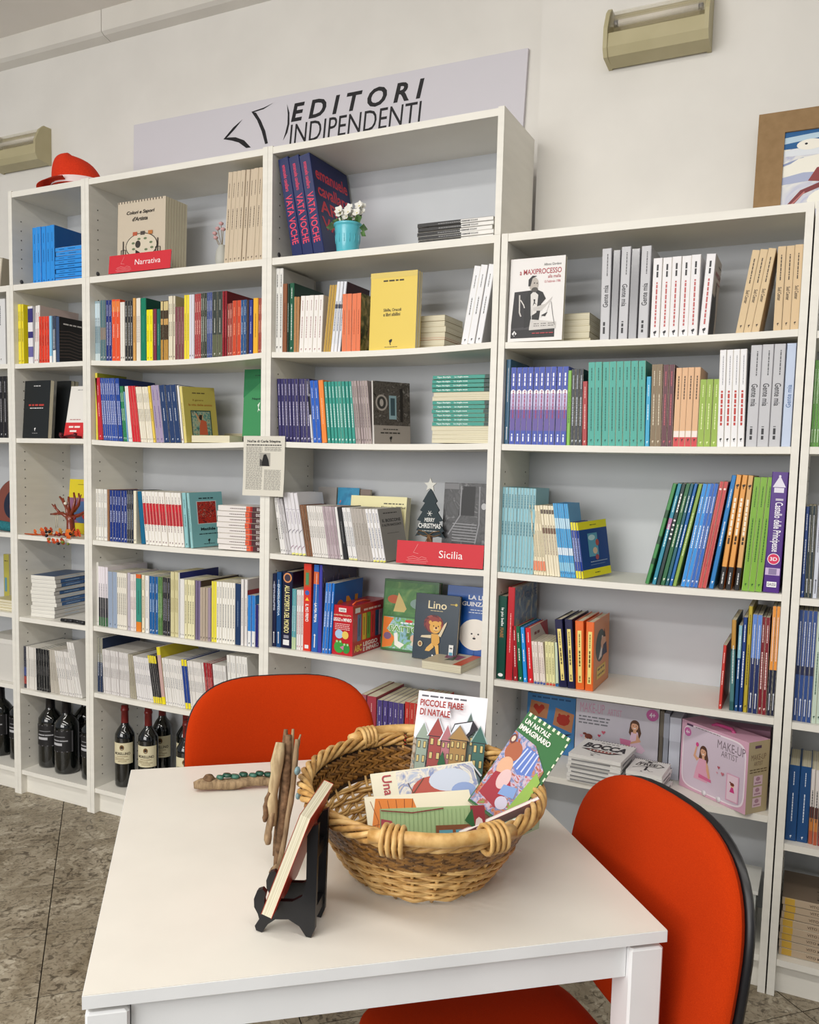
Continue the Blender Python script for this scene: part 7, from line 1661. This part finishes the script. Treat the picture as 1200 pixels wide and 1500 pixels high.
for sx in (-1, 1): mb.tube([(0, -.004, .046), (sx * .015, -.006, .056), (sx * .036, -.005, .06), (sx * .04, -.004, .05), (sx * .018, -.005, .042), (0, -.004, .046)], .0012, TW, 5); mb.tube([(0, -.004, .046), (sx * .012, -.005, .02), (sx * .02, -.005, -.01)], .0012, TW, 5)
mb.build('twine_bow', t)

# boxed set of little books
t = new_thing('boxed_book_set', 'red boxed set of little books with frogs on its end', 'book set', M=T(-.549, .028, .7426) @ RZ(math.radians(-2)))
RD_ = mat('#bf1f2a', .3, coat=.3)
w_, d_, h_ = .078, .225, .163
mb = MB(); mb.box(0, 0, 0, w_, d_, h_, RD_)
A = Art(mb, (0, -.0001, 0), (1, 0, 0), (0, 0, 1), (0, -1, 0), w_, h_)
A.r(.32, .87, .68, .95, '#f0ece8'); A.t('SASSI', .37, .885, .63, .93, '#2c2c2c', .02); A.t('LA MIA PRIMA VALIGETTA', .08, .79, .92, .82, '#f4e4c0', .01); A.t('LEGGO e IMPARO', .06, .68, .94, .75, '#f8f4f0', .03)
for i in range(4): A.w(.14, .86, .62 - i * .035, .012, '#f0d8d4', i)
A.e(.35, .42, .2, .09, '#a8c8e8'); A.e(.65, .41, .16, .08, '#e8c860'); A.e(.35, .16, .24, .12, '#3c9c3c'); A.e(.7, .14, .18, .1, '#348c38')
for x, y in ((.25, .27), (.42, .27), (.62, .22), (.78, .22)): A.e(x, y, .06, .03, '#6cbc4c'); A.e(x, y, .03, .015, '#f4f4ec'); A.e(x, y, .014, .008, '#181818', 6)
A.poly([(.4, .16), (.6, .2), (.58, .1)], '#c87c9c')
B = Art(mb, (w_ + .0001, 0, 0), (0, 1, 0), (0, 0, 1), (1, 0, 0), d_, h_)
B.t('LEGGO', .3, .13, .72, .22, '#f4e8e4', .04); B.t('E IMPARO', .3, .03, .76, .115, '#f4e8e4', .04); B.t('ABC', .05, .06, .26, .2, '#e8c050', .04); B.t('123', .8, .08, .95, .22, '#f0e0d0', .04); B.r(.06, .85, .2, .95, '#f0ece8'); B.w(.3, .8, .86, .04, '#f0c8c4')
mb.build('box', t)
for i, (c, y0) in enumerate((('#5c7ca0', .03), ('#d8b83c', .062), ('#5c9c3c', .09), ('#c83c3c', .118), ('#2c4c6c', .146), ('#c88c9c', .17), ('#3c3c6c', .194))):
    mb = MB(); mb.box(w_ - .001, y0, .045, w_ + .0014, y0 + .021, .132, mat(c, .4)); mb.box(w_ + .0014, y0 + .006, .06, w_ + .0017, y0 + .010, .12, mat(shade(c, .6), .4)); mb.build('little_book_spine', t)
mb = MB(); pts = [(w_ * .75, .03, h_), (w_ * .75, .05, h_ + .007), (w_ * .75, .1, h_ + .008), (w_ * .75, .14, h_ + .001)]; mb.tube(pts, .003, mat('#e05c30', .4), 6); mb.build('handle', t)

M = T(-.108, .004, .7426) @ RZ(math.radians(-8)) @ RY(-math.pi / 2)


def a_flat(A): A.r(0, 0, 1, 1, '#c8bfa8'); A.r(0, .78, 1, 1, '#c85028'); A.poly([(.1, .2), (.5, .3), (.6, .7), (.2, .72)], '#8c4c64'); A.poly([(.2, .5), (.7, .4), (.66, .62)], '#3c4c34'); A.w(.75, .9, .3, .3, '#8c8474')


make_book('paperback', 'cream paperback with colourful cover lying at the shelf edge below the moon book', 'book', None, T(-.205, .152, .7426) @ RZ(math.radians(-3)) @ RZ(math.pi) @ RY(-math.pi / 2), .024, .133, .15, '#d8d0b8', '#c8bfa8', (), '', '#444', (), False, False, 0, a_flat, 'flat')

# low back row behind the journals
def a_sea(A): A.r(0, 0, 1, 1, painting('sea_blue', ['#1c6ca0', '#3c9cc8', '#2c84b4'], 10)); [A.ln([(.02 + .02 * i, .2 + .14 * i), (.1, .35 + .1 * i), (.16, .2 + .15 * i)], .004, '#c87474') for i in range(5)]
def a_greyc(A): A.r(0, 0, 1, 1, '#a8a4a2'); A.w(.2, .7, .5, .05, '#b04c50')


for (x, w_, h_, c, art_, key_, lab) in ((-.735, .075, .222, '#a8a4a2', a_greyc, 'gc', 'grey book standing behind the tall corner-marked journals'), (-.655, .085, .222, '#2c84b4', a_sea, 'sea', 'sea blue book with coral standing behind the journals'), (-.567, .04, .218, '#8c7c74', None, 'br', 'narrow brown book standing behind the ivory journals')):
    make_book('paperback', lab, 'book', None, T(x, .215, 1.0572) @ RX(-.08) @ T(0, .012, .002) @ RZ(-math.pi / 2), .012, h_, w_, c, None, (), '', '#444', (), False, False, 0, art_, key_)

# ---------------------------------------------------------------- low wide bookcase, toy shelf
PK = mat('#d9a9c0', .35); 
t = new_thing('toy_carry_box', 'pink make-up toy carry case with smiling girl, at the shelf edge', 'toy box')
p0, p1, p2 = Vector((.545, .118, .4775)), Vector((.730, -.020, .4775)), Vector((.781, .038, .4775))
bx = (p1 - p0).normalized(); by = Vector((-bx.y, bx.x, 0)); bw = (p1 - p0).length; bdp = .078; bh = .192
M = Matrix(((bx.x, by.x, 0, p0.x), (bx.y, by.y, 0, p0.y), (0, 0, 1, p0.z), (0, 0, 0, 1)))
t.matrix_world = M
mb = MB(); mb.box(0, 0, 0, bw, bdp, bh, PK)
A = Art(mb, (0, -.0001, 0), (1, 0, 0), (0, 0, 1), (0, -1, 0), bw, bh)
rr = [(.5 + .475 * math.copysign(abs(math.cos(a)) ** .3, math.cos(a)), .5 + .465 * math.copysign(abs(math.sin(a)) ** .3, math.sin(a))) for a in [2 * math.pi * k / 40 for k in range(40)]]
A.poly(rr, '#f0e4ec'); A.poly([(.5 + (x - .5) * .965, .5 + (y - .5) * .955) for x, y in rr], '#d6c6d6')
A.t('MAKE-UP', .56, .77, .96, .89, '#7c6c78', .0); A.t('ARTIST', .62, .67, .86, .755, '#7c6c78', .0); A.e(.1, .84, .055, .065, '#cf6cac'); A.t('4+', .07, .81, .13, .87, '#f4e4f0', .04); A.r(.08, .935, .18, .965, '#5c3c5c'); A.w(.22, .6, .94, .012, '#8c7c88')
girl(A, .36, .64, .19, False); heart(A, .60, .5, .02, '#b85868'); heart(A, .66, .43, .025, '#c87484'); heart(A, .58, .42, .014, '#d898a8')
A.r(.72, .1, .9, .48, '#e0a8c4'); A.r(.735, .115, .885, .465, '#ead0de'); doll(A, .81, .33, .07)
B = Art(mb, (bw + .0001, 0, 0), (0, 1, 0), (0, 0, 1), (1, 0, 0), bdp, bh)
B.r(0, 0, 1, 1, '#b9a987'); B.r(.3, .9, .6, .94, '#5c3c5c'); B.t('MAKE-UP', .14, .74, .84, .82, '#7c6450', .0); B.t('ARTIST', .28, .66, .7, .72, '#7c6450', .0); B.w(.1, .9, .6, .015, '#6c5c44'); B.w(.1, .9, .565, .015, '#6c5c44')
for i in range(3): B.r(.3, .08 + i * .155, .72, .21 + i * .155, '#e4c8d4'); B.r(.36, .1 + i * .155, .66, .12 + i * .155, '#b88ca0'); B.e(.5, .165 + i * .155, .1, .03, '#b88ca0')
mb.build('box', t)
mb = MB(); mb.tube([(bw * .35, .03, bh - .001), (bw * .4, .035, bh + .006), (bw * .62, .035, bh + .006), (bw * .68, .03, bh - .001)], .005, mat('#b8487c', .3), 8); mb.build('carry_handle', t)
for x in (.4, .62):
    mb = MB(); mb.lathe([(0, -.001), (.0075, -.001), (.0075, .001), (0, .001)], mat('#e8e4ea', .3), 14); o = mb.build('clasp', t); o.rotation_euler = (math.pi / 2, 0, 0); o.location = (bw * x, -.0014, bh * .05)

for i, (x, y, w_, d_, h_, c, lab) in enumerate(((.477, .17, .010, .095, .19, '#6c6458', 'narrow brown-edged game box beside the pale make-up box'), (.490, .16, .014, .105, .188, '#9ca0ac', 'grey game box behind the pink carry case'), (.508, .15, .030, .115, .182, '#c8ccd8', 'pale blue game box touching the pink carry case'), (.62, .19, .15, .05, .17, '#c090a8', 'mauve box hidden behind the pink carry case'))):
    t = new_thing('game_box', lab, 'box', 'game boxes behind the carry case'); mb = MB(); mb.box(x, y, .4775, x + w_, y + d_, .4775 + h_, mat(c, .5)); mb.build('box', t)
    mb = MB(); mb.box(x - .0006, y - .0006, .4775 + h_ * .62, x + w_ + .0006, y + d_ + .0006, .4775 + h_ + .0006, mat(shade(c, 1.08), .5)); mb.build('lid', t)


def notebook_pile(x, y, ya, w_, d_, n, th, word, label, grp, seed):
    rd = random.Random(seed); z = .4775
    for i in range(n):
        t = new_thing('spiral_notebook', '%s, %s' % (label, 'topmost' if i == n - 1 else ORDN[i] + ' from the bottom'), 'notebook', grp, T(x + rd.uniform(-.003, .003), y + rd.uniform(-.003, .003), z) @ RZ(ya + rd.uniform(-.03, .03)))
        mb = MB(); mb.box(0, 0, 0, w_, d_, th * .86, mat('#e6e4e0', .6)); mb.box(-.0004, -.0004, th * .86, w_ + .0004, d_ + .0004, th * .92, mat('#eceae8', .5))
        if i < n - 1: mb.box(.01, -.0008, th * .2, w_ * .8, -.0003, th * .6, mat('#8c8c8c', .6)); mb.box(w_ + .0003, .02, th * .2, w_ + .0008, d_ * .8, th * .6, mat('#8c8c8c', .6))
        mb.build('pages', t)
        mb = MB()
        for k in range(18): xx = w_ * (k + .5) / 18; mb.tube([(xx, d_ - .004, th * .95), (xx, d_ + .001, th * 1.02), (xx, d_ + .004, th * .5), (xx, d_ + .001, -.0002), (xx, d_ - .002, th * .1)], .0007, mat('#5c5450', .3, metal=.5), 4)
        o = mb.build('spiral_wire', t); o['kind'] = 'stuff'
        if i == n - 1:
            mb = MB(); A = Art(mb, (0, 0, th * .921), (1, 0, 0), (0, 1, 0), (0, 0, 1), w_, d_)
            if word == 'BOCCA':
                A.w(.35, .7, .88, .03, '#4c4c4c'); A.t('BOCCA', .1, .5, .92, .8, '#1c1a1c', .05, .1); A.poly([(.1, .42), (.3, .47), (.9, .44), (.7, .3), (.4, .29)], '#241c1c'); A.poly([(.2, .41), (.4, .44), (.8, .42), (.66, .34), (.42, .33)], '#b06458')
                for k in range(7): A.r(.28 + k * .07, .36, .31 + k * .07, .42, '#f0ece4')
                A.ln([(.35, .2), (.45, .16), (.42, .24), (.55, .18)], .002, '#241c1c'); A.e(.42, .1, .03, .02, '#241c1c')
            else:
                A.w(.3, .7, .9, .04, '#4c4c4c'); A.poly([(.12, .5), (.2, .8), (.75, .8), (.92, .66), (.75, .5)], '#241c1c'); A.poly([(.16, .53), (.23, .77), (.73, .77), (.86, .66), (.73, .53)], '#e8e6e2'); A.t(word, .22, .56, .72, .74, '#241c1c', .04); A.r(.44, .2, .5, .5, '#241c1c'); A.r(.4, .8, .52, .9, '#3c3434'); A.ln([(.1, .3), (.3, .42), (.44, .44)], .002, '#241c1c'); A.ln([(.5, .3), (.62, .16), (.7, .2)], .002, '#241c1c'); A.e(.4, .1, .03, .02, '#241c1c')
            mb.build('cover_print', t)
        z += th


notebook_pile(.255, -.005, -.05, .150, .155, 7, .0118, 'BOCCA', 'white spiral notebook with black mouth drawing', 'pile of mouth-drawing notebooks', 1)
notebook_pile(.418, .0, -.06, .098, .115, 5, .0118, 'FREE', 'small white spiral notebook with signpost drawing', 'pile of signpost notebooks', 2)

# bottom shelf of the low bookcase: package half hidden by the chair
t = new_thing('storage_box', 'clear plastic box with white lid behind the orange chair', 'box'); mb = MB(); mb.box(.60, .05, .1006, .765, .20, .24, mat('#b8bcb8', .2, .5)); mb.build('box', t); mb = MB(); mb.box(.595, .045, .2402, .77, .205, .25, mat('#d8d8d4', .4)); mb.build('lid', t)
mb = MB(); mb.box(.69, .0492, .15, .755, .0498, .21, mat('#c04c50', .5)); mb.build('label', t)
t = new_thing('small_case', 'dark grey oblong case lying before the clear box on the bottom shelf', 'case'); mb = MB(); mb.tube([(.70, .03, .1125), (.71, .03, .1125), (.755, .028, .1125), (.765, .028, .1125)], [.006, .0115, .0115, .006], mat('#4c4c4e', .5), 12); mb.build('shell', t)
mb = MB(); mb.tube([(.705, .0185, .1125), (.76, .0165, .1125)], .0008, mat('#8c8c8c', .3), 5); mb.build('seam', t)

# ---------------------------------------------------------------- bookcase at the left edge: what shows of it
t = new_thing('grey_folder', 'grey folder leaning on top of the bookcase at left edge', 'folder'); mb = MB(); mb.M = T(-2.11, .03, 2.0205) @ RY(.16); mb.box(0, 0, 0, .02, .2, .12, mat('#a8a090', .6)); mb.build('cover', t); mb = MB(); mb.M = T(-2.11, .03, 2.0205) @ RY(.16); mb.box(.003, -.002, .004, .017, 0, .116, mat('#d8d0c0', .7)); mb.build('sheets', t)
t = new_thing('ornament_plate', 'dark round plate with red and white motif, third shelf at left edge', 'plate', M=T(-2.13, .12, 1.0606 + .105) @ RX(math.pi / 2 - .15))
mb = MB(); mb.lathe([(0, 0), (.06, .002), (.1, .01), (.104, .013), (.1, .014), (.06, .006), (0, .004)], mat('#7c4438', .4), 40); mb.build('dish', t)
mb = MB(); A = Art(mb, (-.07, -.07, .0065), (1, 0, 0), (0, 1, 0), (0, 0, 1), .14, .14); A.e(.5, .5, .45, .45, '#1c2438', 30); A.e(.5, .45, .2, .2, '#b8502c'); A.poly([(.6, .7), (.9, .75), (.8, .55)], '#c8302c'); A.poly([(.55, .2), (.85, .3), (.8, .15)], '#e8e4dc'); mb.build('painted_motif', t)
t = new_thing('teal_cloth_bundle', 'folded teal cloth beside the round plate at left edge', 'cloth'); mb = MB(); mb.tube([(-2.17, .04, 1.082), (-2.12, .035, 1.084), (-2.07, .04, 1.08), (-2.03, .05, 1.078)], [.012, .02, .019, .012], noisy('teal_cloth', '#1c5c68', '#2c7c84', (200, 200, 200), 3, .9), 12); mb.build('fold', t)
stack('booklet', 'yellowed booklet lying on fourth shelf at left edge', 'booklet', 'pile of yellowed booklets', 'A4', -2.03, .03, [dict(col=c, po=1) for c in ('#c8b878', '#d8cc98', '#b8a468', '#d0c48c')], .0105, .15, .15, 41)
t = new_thing('white_carton', 'white carton on the fifth shelf at left edge', 'box'); mb = MB(); mb.box(-2.24, .03, .4456, -2.04, .24, .60, mat('#cfccc6', .7)); mb.build('carton', t); mb = MB(); mb.box(-2.243, .027, .6002, -2.037, .243, .62, mat('#d8d5cf', .7)); mb.build('lid', t)
